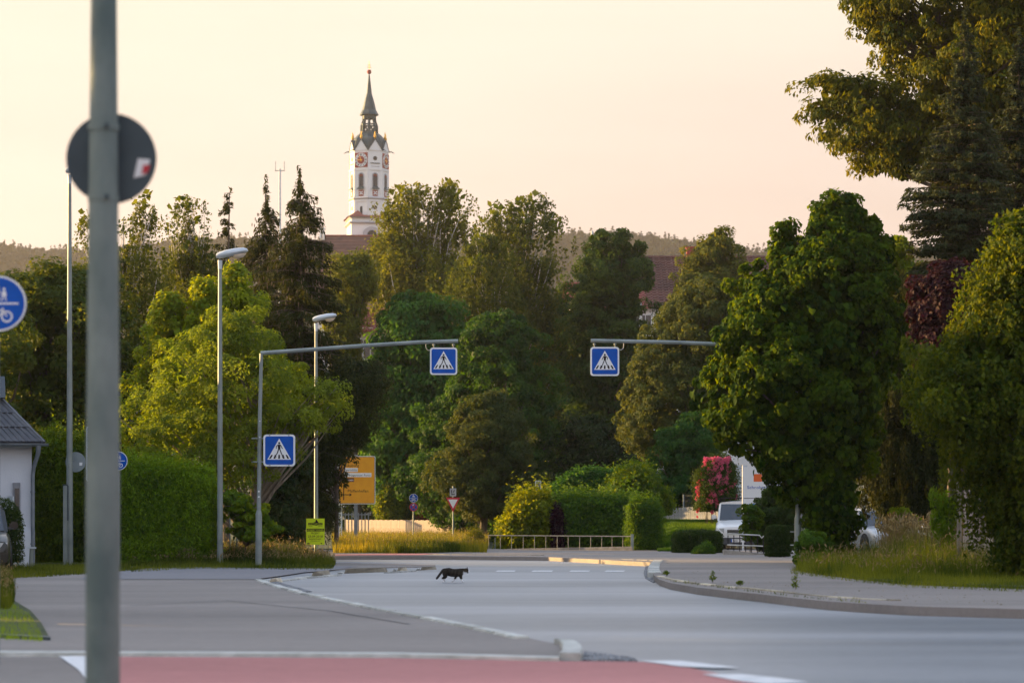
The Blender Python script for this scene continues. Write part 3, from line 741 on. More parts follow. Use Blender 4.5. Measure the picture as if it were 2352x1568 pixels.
# ---- church: octagonal tower on a square base, with the nave roof to the left of it
def church():
    Yt = 420.0; sc = F/Yt; bz = zg(420)
    cx = X(848, Yt); root = empty('church', (cx, Yt, bz), 'white church with octagonal clock tower and dark pointed spire above the town trees', 'church')
    def H(y): return Z(y, Yt) - bz                 # height above the church floor
    Rr = 3.37                                       # circumradius; a corner faces the camera
    ANG = [R(-90 + 45*k) for k in range(8)]         # corner angles; k=0 towards the camera
    def octo(r, z): return [(r*math.cos(a), r*math.sin(a), z) for a in ANG]
    def face_frame(k, r=Rr):
        """centre, tangent, outward normal of the face between corners k and k+1"""
        a, b = Vector(octo(r,0)[k]), Vector(octo(r,0)[(k+1)%8]); c = (a+b)/2; t = (b-a).normalized(); n = c.normalized()
        return c, t, n, (b-a).length
    def onface(b, k, poly, y0, y1, r=Rr):
        """polygon (s, z) on face k, from y0 to y1 outward"""
        c, t, n, w_ = face_frame(k, r); m = len(poly); i0 = len(b.v)
        for d in (y1, y0):
            for s, z in poly: b.v.append(tuple(c + t*s + n*d + Vector((0,0,z))))
        b.f.append(tuple(i0+i for i in range(m))); b.f.append(tuple(i0+m+i for i in reversed(range(m))))
        for i in range(m):
            j = (i+1)%m; b.f.append((i0+j, i0+i, i0+m+i, i0+m+j))
    W = face_frame(0)[3]
    CLK = (7, 1, 3, 5); PLAIN = (0, 2, 4, 6)        # face 7 = left of the front corner
    zb, zc, ze, zg_ = H(500), H(459), H(351), H(326)
    b = MB(); b.loft([octo(Rr, H(512)), octo(Rr, zc)]); b.loft([octo(Rr, zc+0.02), octo(Rr, ze)]); b.build('tower_shaft', M['plaster'], root)
    # string courses and cornices
    b = MB()
    for y, r, h in ((459,0.30,0.28),(356.5,0.0,0)):
        if h: b.loft([octo(Rr+0.08, H(y)-h), octo(Rr+r, H(y)-0.08), octo(Rr+r, H(y)), octo(Rr+0.05, H(y)+0.22)])
    b.build('cornice', M['plaster_trim'], root)
    # shallow pilasters and recessed panels read as frames standing proud of each face
    b = MB()
    for k in range(8):
        for s in (-W/2+0.20, W/2-0.20):
            onface(b, k, [(s-0.19,H(456)),(s+0.19,H(456)),(s+0.19,H(394)),(s-0.19,H(394))], 0.0, 0.09)
            onface(b, k, [(s-0.19,H(498)),(s+0.19,H(498)),(s+0.19,H(464)),(s-0.19,H(464))], 0.0, 0.09)
        onface(b, k, [(-W/2+0.02,H(396)),(W/2-0.02,H(396)),(W/2-0.02,H(391)),(-W/2+0.02,H(391))], 0.003, 0.12)
        onface(b, k, [(-W/2+0.02,H(467)),(W/2-0.02,H(467)),(W/2-0.02,H(463)),(-W/2+0.02,H(463))], 0.003, 0.12)
    b.build('pilasters', M['plaster'], root)
    # gables over every face, dark valley roof between them
    b = MB()
    for k in range(8): onface(b, k, [(-W/2,ze-0.01),(W/2,ze-0.01),(0,zg_)], -0.35, 0.10)
    b.build('gable_ring', M['plaster'], root)
    b = MB()
    dome = [(Rr*0.985, ze+0.02), (Rr*0.955, ze+0.9), (Rr*0.90, H(331)), (Rr*0.80, H(321)), (Rr*0.62, H(312.5)), (Rr*0.50, H(308.5)), (1.48, H(306))]
    for i in range(len(dome)-1): b.loft([octo(dome[i][0], dome[i][1]), octo(dome[i+1][0], dome[i+1][1])], cap=False)
    for k in range(8):      # saddle roofs running back from each gable
        c, t, n, w_ = face_frame(k); i0 = len(b.v)
        for p in (c-t*W/2+n*0.12+Vector((0,0,ze+0.06)), c+n*0.12+Vector((0,0,zg_+0.10)), c+t*W/2+n*0.12+Vector((0,0,ze+0.06)), c*0.55+Vector((0,0,zg_+0.12))): b.v.append(tuple(p))
        b.f += [(i0,i0+1,i0+3),(i0+1,i0+2,i0+3)]
        for s in (-1,1):
            a_ = c+t*s*W/2+n*0.13+Vector((0,0,ze+0.03)); e_ = c+n*0.13+Vector((0,0,zg_+0.08)); b.tube([a_, e_], 0.07, 4)
    b.build('dome_roof', M['copper'], root)
    b = MB()
    for k in range(8):
        a = ANG[k]; pts = [(dome[i][0]*math.cos(a)*1.004, dome[i][0]*math.sin(a)*1.004, dome[i][1]) for i in range(len(dome))]; b.tube(pts, 0.045, 4)
    b.build('dome_ribs', M['copper'], root)
    for k in range(8):
        c, t, n, w_ = face_frame(k); p = c*0.98 + Vector((0,0,zg_))
        MB().lathe([(0.05,0),(0.10,0.15),(0.22,0.45),(0.22,0.65),(0.09,0.9),(0.11,1.1),(0.02,1.5)], p, 8).build('gable_finial', M['gold'], root, smooth=True)
        a = ANG[k]; MB().tube([(math.cos(a)*(Rr-0.1), math.sin(a)*(Rr-0.1), ze+0.1), (math.cos(a)*(Rr+0.5), math.sin(a)*(Rr+0.5), ze+0.12), (math.cos(a)*(Rr+1.0), math.sin(a)*(Rr+1.0), ze-0.15)], [0.12,0.09,0.05], 6).build('water_spout', M['copper'], root)
    # clocks
    ROM = ['XII','I','II','III','IIII','V','VI','VII','VIII','IX','X','XI']
    zk = H(373); rk = (389-357)/2/sc
    for k in CLK:
        c, t, n, w_ = face_frame(k)
        b = MB(); onface(b, k, [(-rk-0.02,zk-rk-0.05),(rk+0.02,zk-rk-0.05),(rk+0.02,zk+rk+0.05),(-rk-0.02,zk+rk+0.05)], 0.0, 0.10); panel = b.build('clock_panel', M['brickred'], root)
        b = MB(); onface(b, k, [(s, z+zk) for s, z in circ(rk*0.98)], 0.10, 0.16); b.build('clock_dial', M['clockwhite'], panel)
        b = MB(); onface(b, k, [(s, z+zk) for s, z in circ(rk*0.56)], 0.16, 0.20); b.build('clock_centre', M['brickred'], panel)
        for h in range(12):
            b = MB()
            a = R(90-30*h); L = len(ROM[h])
            for j in range(min(L,3)):
                off = (j-(min(L,3)-1)/2)*0.10; d = Vector((math.cos(a), math.sin(a))); e = Vector((-d.y, d.x))
                p = d*rk*0.66 + e*off; q = d*rk*0.90 + e*off; onface(b, k, [(u, v+zk) for u, v in line(p, q, 0.055)], 0.16, 0.185)
            b.build('clock_numeral', M['black'], panel)
        b = MB()
        for ang, ln, wd_ in ((106, 0.78, 0.10), (178, 0.56, 0.14), (286, 0.26, 0.10), (358, 0.24, 0.16)):
            a = R(ang); onface(b, k, [(u, v+zk) for u, v in line((0,0), (math.cos(a)*rk*ln, math.sin(a)*rk*ln), wd_)], 0.20, 0.235)
        b.build('clock_hands', M['gold'], panel)
    for k in PLAIN:
        b = MB(); onface(b, k, [(s, z+H(369)) for s, z in circ(0.36, n=16)], 0.0, 0.05); b.build('oculus', M['dark'], root)
        b = MB(); onface(b, k, [(-0.85,H(381)),(0.85,H(381)),(0.85,H(379.3)),(-0.85,H(379.3))], 0.0, 0.12); b.build('sill_band', M['copper'], root)
        b = MB(); onface(b, k, [(-0.75,H(388)),(0.75,H(388)),(0.75,H(386.8)),(-0.75,H(386.8))], 0.0, 0.08); b.build('sill_band', M['plaster_trim'], root)
    def arch(w_, z0, z1, n_=8): return [(-w_,z0),(w_,z0)] + [(w_*math.cos(R(180*i/n_)), z1-w_+w_*math.sin(R(180*i/n_))) for i in range(n_+1)]
    for k in range(8):
        b = MB(); onface(b, k, arch(0.58, H(437), H(401)), 0.0, 0.05); fr = b.build('belfry_window', M['plaster_trim'], root)
        b = MB(); onface(b, k, arch(0.38, H(433), H(403.5)), 0.05, 0.07); b.build('opening', M['dark'], fr)
        b = MB()
        for i in range(9):
            z = H(433) + (H(412)-H(433))*i/9; onface(b, k, [(-0.36,z),(0.36,z),(0.36,z+0.13),(-0.36,z+0.13)], 0.07, 0.12)
        b.build('louvre_slats', M['louvre'], fr)
        b = MB()
        for s in (-0.17,0.17): onface(b, k, [(s+u, H(407)+v) for u, v in circ(0.13, n=8)], 0.07, 0.11)
        onface(b, k, line((-0.36,H(410)),(0.36,H(410)),0.06), 0.07, 0.11); b.build('tracery', M['brickred'], fr)
        b = MB(); c, t, n, w_ = face_frame(k); i0 = len(b.v)
        for s, z, d in ((-0.42,H(433),0.05),(0.42,H(433),0.05),(0.68,H(438),0.42),(-0.68,H(438),0.42)): b.v.append(tuple(c+t*s+n*d+Vector((0,0,z))))
        for s, z, d in ((-0.42,H(433)-0.12,0.05),(0.42,H(433)-0.12,0.05),(0.68,H(438)-0.12,0.42),(-0.68,H(438)-0.12,0.42)): b.v.append(tuple(c+t*s+n*d+Vector((0,0,z))))
        b.f += [(i0,i0+1,i0+2,i0+3),(i0+4,i0+7,i0+6,i0+5)] + [(i0+i,i0+(i+1)%4,i0+4+(i+1)%4,i0+4+i) for i in range(4)]
        b.build('sloping_sill', M['copper'], fr)
        z0, z1 = H(455), H(441); b = MB(); onface(b, k, [(-0.46,z0),(0.46,z0),(0.46,z1),(-0.46,z1)], 0.0, 0.07); q = b.build('quatrefoil_panel', M['brickred'], root)
        b = MB(); zc_ = (z0+z1)/2
        for a in (45,135,225,315): onface(b, k, line((0.05*math.cos(R(a)), zc_+0.05*math.sin(R(a))), (0.42*math.cos(R(a)), zc_+0.42*math.sin(R(a))), 0.2), 0.07, 0.11)
        b.build('cross_ornament', M['clockwhite'], q)
        b = MB()
        if k % 2: onface(b, k, arch(0.22, H(496), H(478)), 0.0, 0.05)
        else: onface(b, k, [(s, z+H(481)) for s, z in circ(0.36, n=14)], 0.0, 0.05)
        b.build('small_window', M['dark'], root)
    # lantern: eight posts, arched openings see-through, drum with x openings
    l0, l1, l2 = H(306.7), H(283), H(264)
    r1, r2 = 1.34, 1.05
    b = MB(); b.loft([octo(r1+0.08,l0-0.2), octo(r1+0.04,l0+0.3)]); b.loft([octo(r2+0.06,l2-0.75), octo(r2+0.1,l2)]); b.build('lantern_rings', M['copper'], root)
    b = MB()
    for k in range(8):
        a = ANG[k]; ca, sa = math.cos(a), math.sin(a)
        b.tube([(ca*(r1+0.02),sa*(r1+0.02),l0),(ca*(r1+0.02),sa*(r1+0.02),l1-0.6),(ca*(r2+0.02),sa*(r2+0.02),l1+0.4),(ca*r2,sa*r2,l2)], [0.23,0.21,0.16,0.15], 6)
    b.build('lantern_posts', M['copper'], root)
    b = MB()
    for k in range(8):
        c, t, n, w_ = face_frame(k, r1*0.98)
        onface(b, k, [(-w_/2,l0+0.2),(w_/2,l0+0.2),(w_/2,l0+0.38),(-w_/2,l0+0.38)], -0.05, 0.05, r1*0.98)
        onface(b, k, [(-w_/2,l0+1.35),(w_/2,l0+1.35),(w_/2,l0+1.6),(-w_/2,l0+1.6)], -0.05, 0.05, r1*0.98)
        for sgn in (1,-1): onface(b, k, line((-w_/2, l0+0.86-0.5*sgn), (w_/2, l0+0.86+0.5*sgn), 0.13), -0.04, 0.04, r1*0.98)
    b.build('lantern_parapet', M['copper'], root)
    # spire
    b = MB(); prof = [(r2+0.62,l2-0.1),(r2+0.55,l2+0.12),(r2+0.16,l2+0.8),(0.88,l2+2.2),(0.46,H(215)),(0.10,H(172)),(0.06,H(170))]
    for i in range(len(prof)-1): b.loft([octo(*prof[i]), octo(*prof[i+1])], cap=(i == 0))
    b.build('spire', M['copper'], root)
    MB().lathe([(0.05,-0.42),(0.28,-0.32),(0.40,0),(0.28,0.32),(0.05,0.42)], (0,0,H(165.5)), 12).build('spire_ball', M['brickred'], root, smooth=True)
    b = MB(); zt = H(164)+0.3; b.tube([(0,0,zt),(0,0,H(141))], 0.05, 5); b.box((0,0,H(150)),(0.5,0.09,0.10)); b.box((0,0,H(155)),(0.7,0.09,0.10)); b.build('spire_cross', M['gold'], root)
    # square base with red broach roofs
    hs = 50/sc; rot = Matrix.Rotation(R(10),3,'Z')
    def sq(h, z): return [tuple(rot @ Vector(p)) for p in ((-h,-h,z),(h,-h,z),(h,h,z),(-h,h,z))]
    hs2 = hs*0.93
    b = MB(); b.loft([sq(hs2,0), sq(hs2,H(504))]); b.build('tower_base', M['plaster'], root)
    b = MB(); b.loft([sq(hs2+0.15,H(519)), sq(hs2+0.42,H(517.2)), sq(hs2+0.42,H(516)), sq(hs2+0.1,H(514))]); b.loft([sq(hs2+0.1,H(507.5)), sq(hs2+0.3,H(505)), sq(hs2+0.3,H(504))]); b.build('base_cornice', M['plaster_trim'], root)
    b = MB(); i0 = len(b.v)
    b.v += sq(hs2+0.55, H(503.4)); oc = octo(Rr+0.06, H(497)); b.v += oc
    ring = sorted(range(8), key=lambda k: math.atan2(oc[k][1], oc[k][0])); 
    # four corner broaches rising against the octagon
    for p in sq(hs2+0.55, H(503.4)):
        d = Vector((p[0],p[1],0)); dn = d.normalized(); side = Vector((-dn.y, dn.x, 0)); apex = dn*(Rr*0.93) + Vector((0,0,H(487)))
        L_ = d - dn*1.9 + side*1.9*1.15; R_ = d - dn*1.9 - side*1.9*1.15
        i0 = len(b.v); b.v += [p, (L_.x,L_.y,H(503.4)), (R_.x,R_.y,H(503.4)), tuple(apex), (dn.x*0.3, dn.y*0.3, H(503.4))]
        b.f += [(i0,i0+1,i0+3),(i0,i0+3,i0+2),(i0+1,i0+4,i0+3),(i0+2,i0+3,i0+4)]
    b.loft([sq(hs2+0.55,H(503.5)), [tuple(Vector(q)) for q in sq(hs2*0.86,H(498.5))]])
    b.build('broach_roof', M['tile'], root)
    b = MB(); b.slab([(-1.5,H(552)),(1.5,H(552))] + [(1.5*math.cos(R(15*i)), H(541)+1.1*math.sin(R(15*i))) for i in range(13)], -hs2-0.5, -hs2-0.3, rot.to_4x4()); fr = b.build('arched_frame', M['plaster_trim'], root)
    b = MB(); b.slab([(-0.8,H(552)),(0.8,H(552))] + [(0.8*math.cos(R(15*i)), H(545)+0.8*math.sin(R(15*i))) for i in range(13)], -hs2-0.6, -hs2-0.5, rot.to_4x4()); b.build('arched_window', M['dark'], fr)
    # nave: steep roof, ridge running sideways, in front of the tower foot
    xl, xr = X(746,Yt)-cx, X(1010,Yt)-cx; yr, zr = -7.5, H(553)
    b = MB(); b.loft([[(xl,yr-9,0),(xl,yr+3.2,0),(xl,yr+3.2,zr-14),(xl,yr-9,zr-14)],[(xr,yr-9,0),(xr,yr+3.2,0),(xr,yr+3.2,zr-14),(xr,yr-9,zr-14)]]); b.build('nave_wall', M['plaster'], root)
    b = MB(); n_ = 26
    for i in range(n_):
        t0, t1 = i/n_, (i+1)/n_; y0, z0 = yr-10*t0, zr-15*t0; y1, z1 = yr-10*t1, zr-15*t1
        b.quadbox([(xl,y1,z1-0.1),(xr,y1,z1-0.1),(xr,y0,z0-0.25),(xl,y0,z0-0.25),(xl,y1,z1+0.12),(xr,y1,z1+0.12),(xr,y0,z0),(xl,y0,z0)])
    b.quadbox([(xl,yr,zr-0.3),(xr,yr,zr-0.3),(xr,yr+4,zr-14.2),(xl,yr+4,zr-14.2),(xl,yr,zr),(xr,yr,zr),(xr,yr+4,zr-14),(xl,yr+4,zr-14)])
    rf = b.build('nave_roof', M['tile_dull'], root)
    b = MB(); b.tube([(xl,yr,zr+0.05),(xr,yr,zr+0.05)], 0.18, 8); b.build('ridge_tiles', M['tile'], rf)
    b = MB(); b.box((xl+0.25,yr-0.3,zr+0.2),(0.7,0.9,1.8)); b.box((xl+0.25,yr-0.3,zr+1.2),(1.0,1.2,0.25)); b.slab([(0,0),(0,0)][:0] or [(xl-0.1,zr-0.6),(xl+0.2,zr-0.6),(xl+0.2,zr+0.4),(xl-0.1,zr+0.4)], yr-2.5, yr-1); b.build('gable_parapet', M['plaster'], root)
church()

def tiled_roof(name, a, b_, c, d, n, m, parent, th=0.10, ribs=0):
    """roof plane a-b (eave) to d-c (ridge) built of overlapping courses; optional tile rolls"""
    a, b_, c, d = map(Vector, (a, b_, c, d)); nr = (b_-a).cross(d-a).normalized(); B_ = MB()
    if nr.z < 0: nr = -nr
    for i in range(n):
        t0, t1 = i/n, (i+1)/n; p, q = a.lerp(d,t0), b_.lerp(c,t0); r, s = a.lerp(d,t1), b_.lerp(c,t1)
        B_.quadbox([p-nr*th*0.2, q-nr*th*0.2, s-nr*th, r-nr*th, p+nr*th, q+nr*th, s, r])
        if ribs:
            k = max(2, int((q-p).length/ribs))
            for j in range(k):
                u = (j+0.5)/k; x, y = p.lerp(q,u)+nr*th*1.0, r.lerp(s,u)+nr*th*0.1
                B_.tube([x, y], ribs*0.22, 4, cap=True)
    return B_.build(name, m, parent)

# ---- white house on the left edge: hipped grey roof, gutter and downpipe
def left_house():
    Yh = 60.5; xe = X(73, Yh); bz = zg(Yh); root = empty('house', (xe, Yh, bz), 'white house with hipped grey tiled roof at the left edge', 'house', R(14))
    zt = Z(1016, Yh)-bz; wl = 9.0; dp = 8.0
    MB().box((-wl/2, dp/2, zt/2-0.1), (wl, dp, zt+0.2)).build('wall', M['plaster_house'], root)
    MB().box((-wl/2+0.02, dp/2-0.06, 0.45), (wl+0.1, dp+0.1, 1.0)).build('plinth', M['plaster_house'], root)
    oh = 0.27; ez = zt-0.02; rh = dp/2+oh
    e = [(oh,-oh,ez), (-wl-oh,-oh,ez), (-wl-oh,dp+oh,ez), (oh,dp+oh,ez)]; r1 = (oh-rh, dp/2, ez+rh*1.12); r0 = (-wl-oh+rh, dp/2, ez+rh*1.12)
    roof = MB(); roof.v = [*e, r0, r1]; roof.f = [(0,1,2,3)]; rb = roof.build('roof', M['slate'], root)
    def plane(A, Bv, C, Dv):
        A, Bv, C, Dv = map(Vector, (A, Bv, C, Dv)); n = 13; nr = (Bv-A).cross(Dv-A).normalized(); nr = nr if nr.z > 0 else -nr
        for i in range(n):
            t0, t1 = i/n, (i+1)/n; p, q, r, s = A.lerp(Dv,t0), Bv.lerp(C,t0), A.lerp(Dv,t1), Bv.lerp(C,t1); th = 0.035
            b = MB(); b.quadbox([p, q, s, r, p+nr*th*2, q+nr*th*2, s+nr*th, r+nr*th])
            k = int((q-p).length/0.155)
            for j in range(k):
                u = (j+0.5)/max(k,1); b.tube([p.lerp(q,u)+nr*th*1.7, r.lerp(s,u)+nr*th*1.0], 0.035, 4)
            b.build('tile_course', M['slate'], rb)
    plane(e[1], e[0], r1, r0); plane(e[0], e[3], r1, r1)
    b = MB(); b.tube([e[0], r1], 0.07, 6); b.build('hip_ridge', M['slate'], rb)
    b = MB(); pr = [(0.075*math.cos(R(180+30*i)), 0.075*math.sin(R(180+30*i))) for i in range(7)]
    secs = [[(x, -oh-0.06+u, ez-0.005+v) for u, v in pr] + [(x, -oh-0.06+u*0.85, ez-0.005+v*0.85) for u, v in reversed(pr)] for x in (-wl-oh, oh+0.12)]
    b.loft(secs); b.build('gutter', M['zinc'], root)
    b = MB(); b.tube([(oh-0.12,-oh-0.06,ez-0.06),(oh-0.13,-oh-0.05,ez-0.25),(0.04,-0.10,ez-0.62),(0.02,-0.10,ez-0.8),(0.02,-0.10,0.05)], [0.07,0.055,0.05,0.05,0.05], 10)
    for z in (0.6, 1.9): b.tube([(0.02,-0.10,z),(0.02,-0.10,z+0.04)], 0.062, 10)
    b.build('downpipe', M['zinc'], root, smooth=True)
    x0, x1 = X(30,Yh)-xe, X(47,Yh)-xe; z0, z1 = Z(1216,Yh)-bz, Z(1108,Yh)-bz
    b = MB(); b.slab([(x0,z0),(x1,z0),(x1,z1),(x0,z1)], -0.05, 0.02); fr = b.build('window', M['greytrim'], root)
    b = MB(); b.slab([(x0+0.05,z0+0.1),(x1-0.03,z0+0.1),(x1-0.03,z1-0.14),(x0+0.05,z1-0.14)], -0.07, -0.052); b.build('pane', M['glass'], fr)
    b = MB(); b.box((x0-0.06,-0.2,z1-0.55),(0.03,0.30,0.42), rz=R(25)); b.build('open_sash', M['lampwhite'], fr)
    b = MB(); b.box((X(8,Yh)-xe-0.6,-0.03,zt-0.9),(0.8,0.06,1.1)); b.build('window', M['greytrim'], root)
    b = MB(); s0 = Vector((-0.9,-oh+1.0,ez+1.42)); b.box(s0,(0.55,0.05,0.75), rx=R(-42)); b.build('roof_window', M['glass'], rb)
left_house()
po = empty('garden_post', B(70, 58.5), 'short metal post with bright cap at the corner of the white house', 'post')
MB().tube([(0,0,0),(0.03,0,0.52)], 0.05, 8).build('post_body', M['galv'], po); MB().box((0.03,0,0.54),(0.2,0.12,0.04)).build('cap', M['lampwhite'], po)

# ---- houses seen through the trees
def house(label, Yh, x0, x1, yeave, yridge, depth, wallm, roofm, gable='side', courses=16, chim=None, windows=0, rid=None):
    bz = zg(Yh); xa, xb = X(x0,Yh), X(x1,Yh); root = empty('house', ((xa+xb)/2, Yh, bz), label, 'house'); w_ = (xb-xa)/2
    ze, zr = Z(yeave,Yh)-bz, Z(yridge,Yh)-bz
    MB().box((0,depth/2,ze/2),(2*w_,depth,ze)).build('wall', wallm, root)
    if gable == 'side':       # ridge runs left-right, roof slope faces the camera
        tiled_roof('roof', (-w_-0.4,-0.5,ze-0.3),(w_+0.4,-0.5,ze-0.3),(w_+0.4,depth/2,zr),(-w_-0.4,depth/2,zr), courses, roofm, root, 0.08, ribs=0.45)
        tiled_roof('roof', (w_+0.4,depth+0.5,ze-0.3),(-w_-0.4,depth+0.5,ze-0.3),(-w_-0.4,depth/2,zr),(w_+0.4,depth/2,zr), 6, roofm, root, 0.08)
        b = MB()
        for s in (-1,1): b.loft([[(s*w_-0.1*s,0.0,ze-0.02),(s*w_-0.1*s,depth,ze-0.02),(s*w_-0.1*s,depth/2,zr-0.3)],[(s*w_,0.0,ze-0.02),(s*w_,depth,ze-0.02),(s*w_,depth/2,zr-0.3)]])
        b.build('gable', wallm, root)
        MB().tube([(-w_-0.4,depth/2,zr+0.05),(w_+0.4,depth/2,zr+0.05)], 0.16, 6).build('ridge_tiles', roofm, root)
    else:                     # gable end faces the camera
        tiled_roof('roof', (-w_-0.4,-0.5,ze-0.3),(-w_-0.4,depth,ze-0.3),(0,depth,zr),(0,-0.5,zr), courses, roofm, root, 0.07)
        tiled_roof('roof', (w_+0.4,-0.5,ze-0.3),(w_+0.4,depth,ze-0.3),(0,depth,zr),(0,-0.5,zr), courses, roofm, root, 0.07)
        b = MB(); b.slab([(-w_,ze),(w_,ze),(0,zr-0.25)], 0.0, 0.25); b.build('gable', wallm, root)
    for i in range(windows):
        x = -w_ + 2*w_*(i+0.5)/windows
        b = MB(); b.slab([(x-0.5,ze-2.1),(x+0.5,ze-2.1),(x+0.5,ze-0.7),(x-0.5,ze-0.7)], -0.06, 0.02); fr = b.build('window', M['white'], root)
        b = MB(); b.slab([(x-0.42,ze-2.02),(x-0.03,ze-2.02),(x-0.03,ze-0.78),(x-0.42,ze-0.78)], -0.08, -0.062); b.slab([(x+0.03,ze-2.02),(x+0.42,ze-2.02),(x+0.42,ze-0.78),(x+0.03,ze-0.78)], -0.08, -0.062); b.build('pane', M['glass'], fr)
    if chim: 
        b = MB(); b.box((chim*w_, depth*0.45, zr),(0.6,0.6,1.4)); b.box((chim*w_, depth*0.45, zr+0.75),(0.75,0.75,0.12)); b.build('chimney', M['brickred'], root)
    return root
house('cream house with a red gable roof glimpsed through the willow', 87, 240, 392, 930, 838, 4.5, M['cream'], M['tile'], 'front', windows=3)
house('house with a weathered red roof and pale wall behind the chestnut', 158, 800, 935, 752, 703, 9, M['cream'], M['tile'], 'side', 12, windows=4)
house('long building with a steep red tiled roof behind the round olive tree', 182, 1462, 1830, 700, 572, 14, M['plaster'], M['tile_dull'], 'side', 20, chim=-0.25, windows=9)
house('lower red-roofed house left of the long building, half hidden by the maple', 172, 1310, 1475, 700, 640, 10, M['plaster'], M['tile'], 'side', 10, windows=4)
def mast(x, Y, yt, label, cross=True):
    r = empty('antenna_mast', B(x, Y), label, 'mast'); h = Z(yt, Y)-zg(Y)
    MB().tube([(0,0,0),(0,0,h)], [0.28,0.16], 8).build('pole', M['lampwhite'], r)
    if cross:
        b = MB(); b.box((0,0,h-0.3),(1.6,0.1,0.12)); b.tube([(-0.7,0,h-0.3),(-0.7,0,h+1.2)],0.05,4); b.tube([(0.7,0,h-0.3),(0.7,0,h+1.2)],0.05,4); b.build('aerials', M['galv'], r)
mast(643, 390, 388, 'thin pale antenna mast with a short crossbar behind the spruces')
mast(1360, 330, 530, 'thin antenna mast on the skyline above the dark maple', False)
# chapel wall edge on the right, catching the last sun
wl = empty('garden_wall', B(2216, 52), 'rough pale wall end glowing in the low sun behind the right-hand birch', 'wall')
def rough_wall():
    g = random.Random(3); h = Z(1098,52)-zg(52)
    n = 12
    for i in range(n):
        z0, z1 = h*i/n, h*(i+1)/n
        for j, (x, w_) in enumerate(((0.0,0.38),(0.39,0.5),(0.9,0.6))):
            MB().box((x+w_/2+g.uniform(-.02,.02), 0.1+g.uniform(-.015,.015), (z0+z1)/2), (w_-0.015, 0.4, (z1-z0)-0.015), rz=R(-18)).build('stone', M['pinkwall'], wl, bevel=0.012)
rough_wall()
r = empty('wooden_post', B(2203, 50), 'slim wooden post beside the rough pale wall', 'post'); MB().tube([(0,0,0),(0,0,Z(1105,50)-zg(50))], [0.055,0.045], 8).build('post_body', M['bark_pale'], r)

# ---- fences
def board_fence():
    a, b_ = B(792, 127), B(1100, 119); r = empty('board_fence', a, 'low white board fence glowing in the sun along the verge', 'fence'); d = Vector((b_.x-a.x, b_.y-a.y, 0)); L = d.length; u = d.normalized()
    n = 96; w_ = L/n; me = {}
    mb = MB().box((0,0,0.52), (w_-0.010, 0.022, 1.04)).build('board', M['fencewhite'], r); mesh = mb.data; bpy.data.objects.remove(mb)
    ang = math.atan2(u.y, u.x)
    for i in range(n):
        o = link('board', mesh, r, u*(i+0.5)*w_ + Vector((0,0, -0.02 + 0.012*math.sin(i*1.7) + (zg(a.y+u.y*(i+.5)*w_)-zg(a.y))))); o.rotation_euler = (0, random.uniform(-.006,.006), ang)
    for z in (0.25, 0.85):
        MB().box((L/2,0.035,z),(L,0.04,0.08)).build('rail', M['fencewhite'], r).rotation_euler = (0,0,ang)
    for i in range(7):
        o = MB().box((0,0.08,0.5),(0.09,0.07,1.02)).build('fence_post', M['fencewhite'], r, loc=u*(L*i/6)); o.rotation_euler = (0,0,ang)
board_fence()
def picket(label, x0, y0b, y0t, x1, y1t, Y0_, Y1_, n, group=None, zb0=0.0, zb1=0.0, m='fencegrey'):
    a = Vector((X(x0,Y0_), Y0_, Z(y0b,Y0_))); h = Z(y0t,Y0_)-a.z; bb = Vector((X(x1,Y1_), Y1_, Z(y1t,Y1_)-h)); r = empty('picket_fence', a, label, 'fence'); d = bb-a; u = d.normalized(); ang = math.atan2(d.y, d.x); L = d.length; w_ = L/n
    mb = MB().quadbox([(-w_*.3,-.012,0.03),(w_*.3,-.012,0.03),(w_*.3,.012,0.03),(-w_*.3,.012,0.03),(-w_*.28,-.012,h),(w_*.28,-.012,h),(w_*.28,.012,h),(-w_*.28,.012,h)]).build('picket', M[m], r); me = mb.data; bpy.data.objects.remove(mb)
    for i in range(n):
        o = link('picket', me, r, d*((i+0.5)/n)); o.rotation_euler = (0, random.uniform(-.012,.012), ang)
    for z in (h*0.2, h*0.78):
        b = MB(); b.tube([(0,0.03,z), tuple(d+Vector((0,0.03,z)))], 0.025, 4); b.build('rail', M[m], r)
    for i in range(5):
        b = MB(); p = d*(i/4); b.box((p.x,p.y+0.06,p.z+h/2-0.3),(0.08,0.08,h+0.6)); b.build('fence_post', M[m], r)
picket('white picket fence on the slope behind the box hedge', 1505, 1208, 1170, 1672, 1157, 101, 98, 62)
picket('short stretch of white picket fence behind the flatbed truck', 1978, 1200, 1160, 2050, 1160, 96, 96, 24, m='fencewhite')
# green wire fence with a leaning blue stay
wf = empty('wire_fence', B(1570, 103), 'dark wire fence above the white picket fence', 'fence')
def wire():
    L = X(1625,103)-X(1565,103); h = Z(1135,103)-zg(103)
    for i in range(3): MB().tube([(L*i/2,0,0),(L*i/2,0,h)], 0.03, 6).build('fence_post', M['sign_back2'], wf)
    b = MB()
    for i in range(26): b.tube([(L*i/25,0,h*0.35),(L*i/25,0,h)], 0.005, 3)
    for i in range(9): b.tube([(0,0,h*(0.4+0.6*i/9)),(L,0,h*(0.4+0.6*i/9))], 0.005, 3)
    b.build('wire_mesh', M['sign_back'], wf); MB().tube([(L*0.55,-0.4,h*0.45),(L*0.85,0,h*1.05)], 0.03, 6).build('stay', M['blue'], wf)
wire()
r = empty('slat_gate', B(780, 124), 'dark metal slat gate left of the white board fence', 'gate')
for i in range(9): MB().box((0.12+i*0.17,0,0.75),(0.05,0.03,1.3)).build('slat', M['zinc'], r)
for z in (0.2,1.3): MB().box((0.8,0.03,z),(1.6,0.03,0.06)).build('gate_frame', M['zinc'], r)

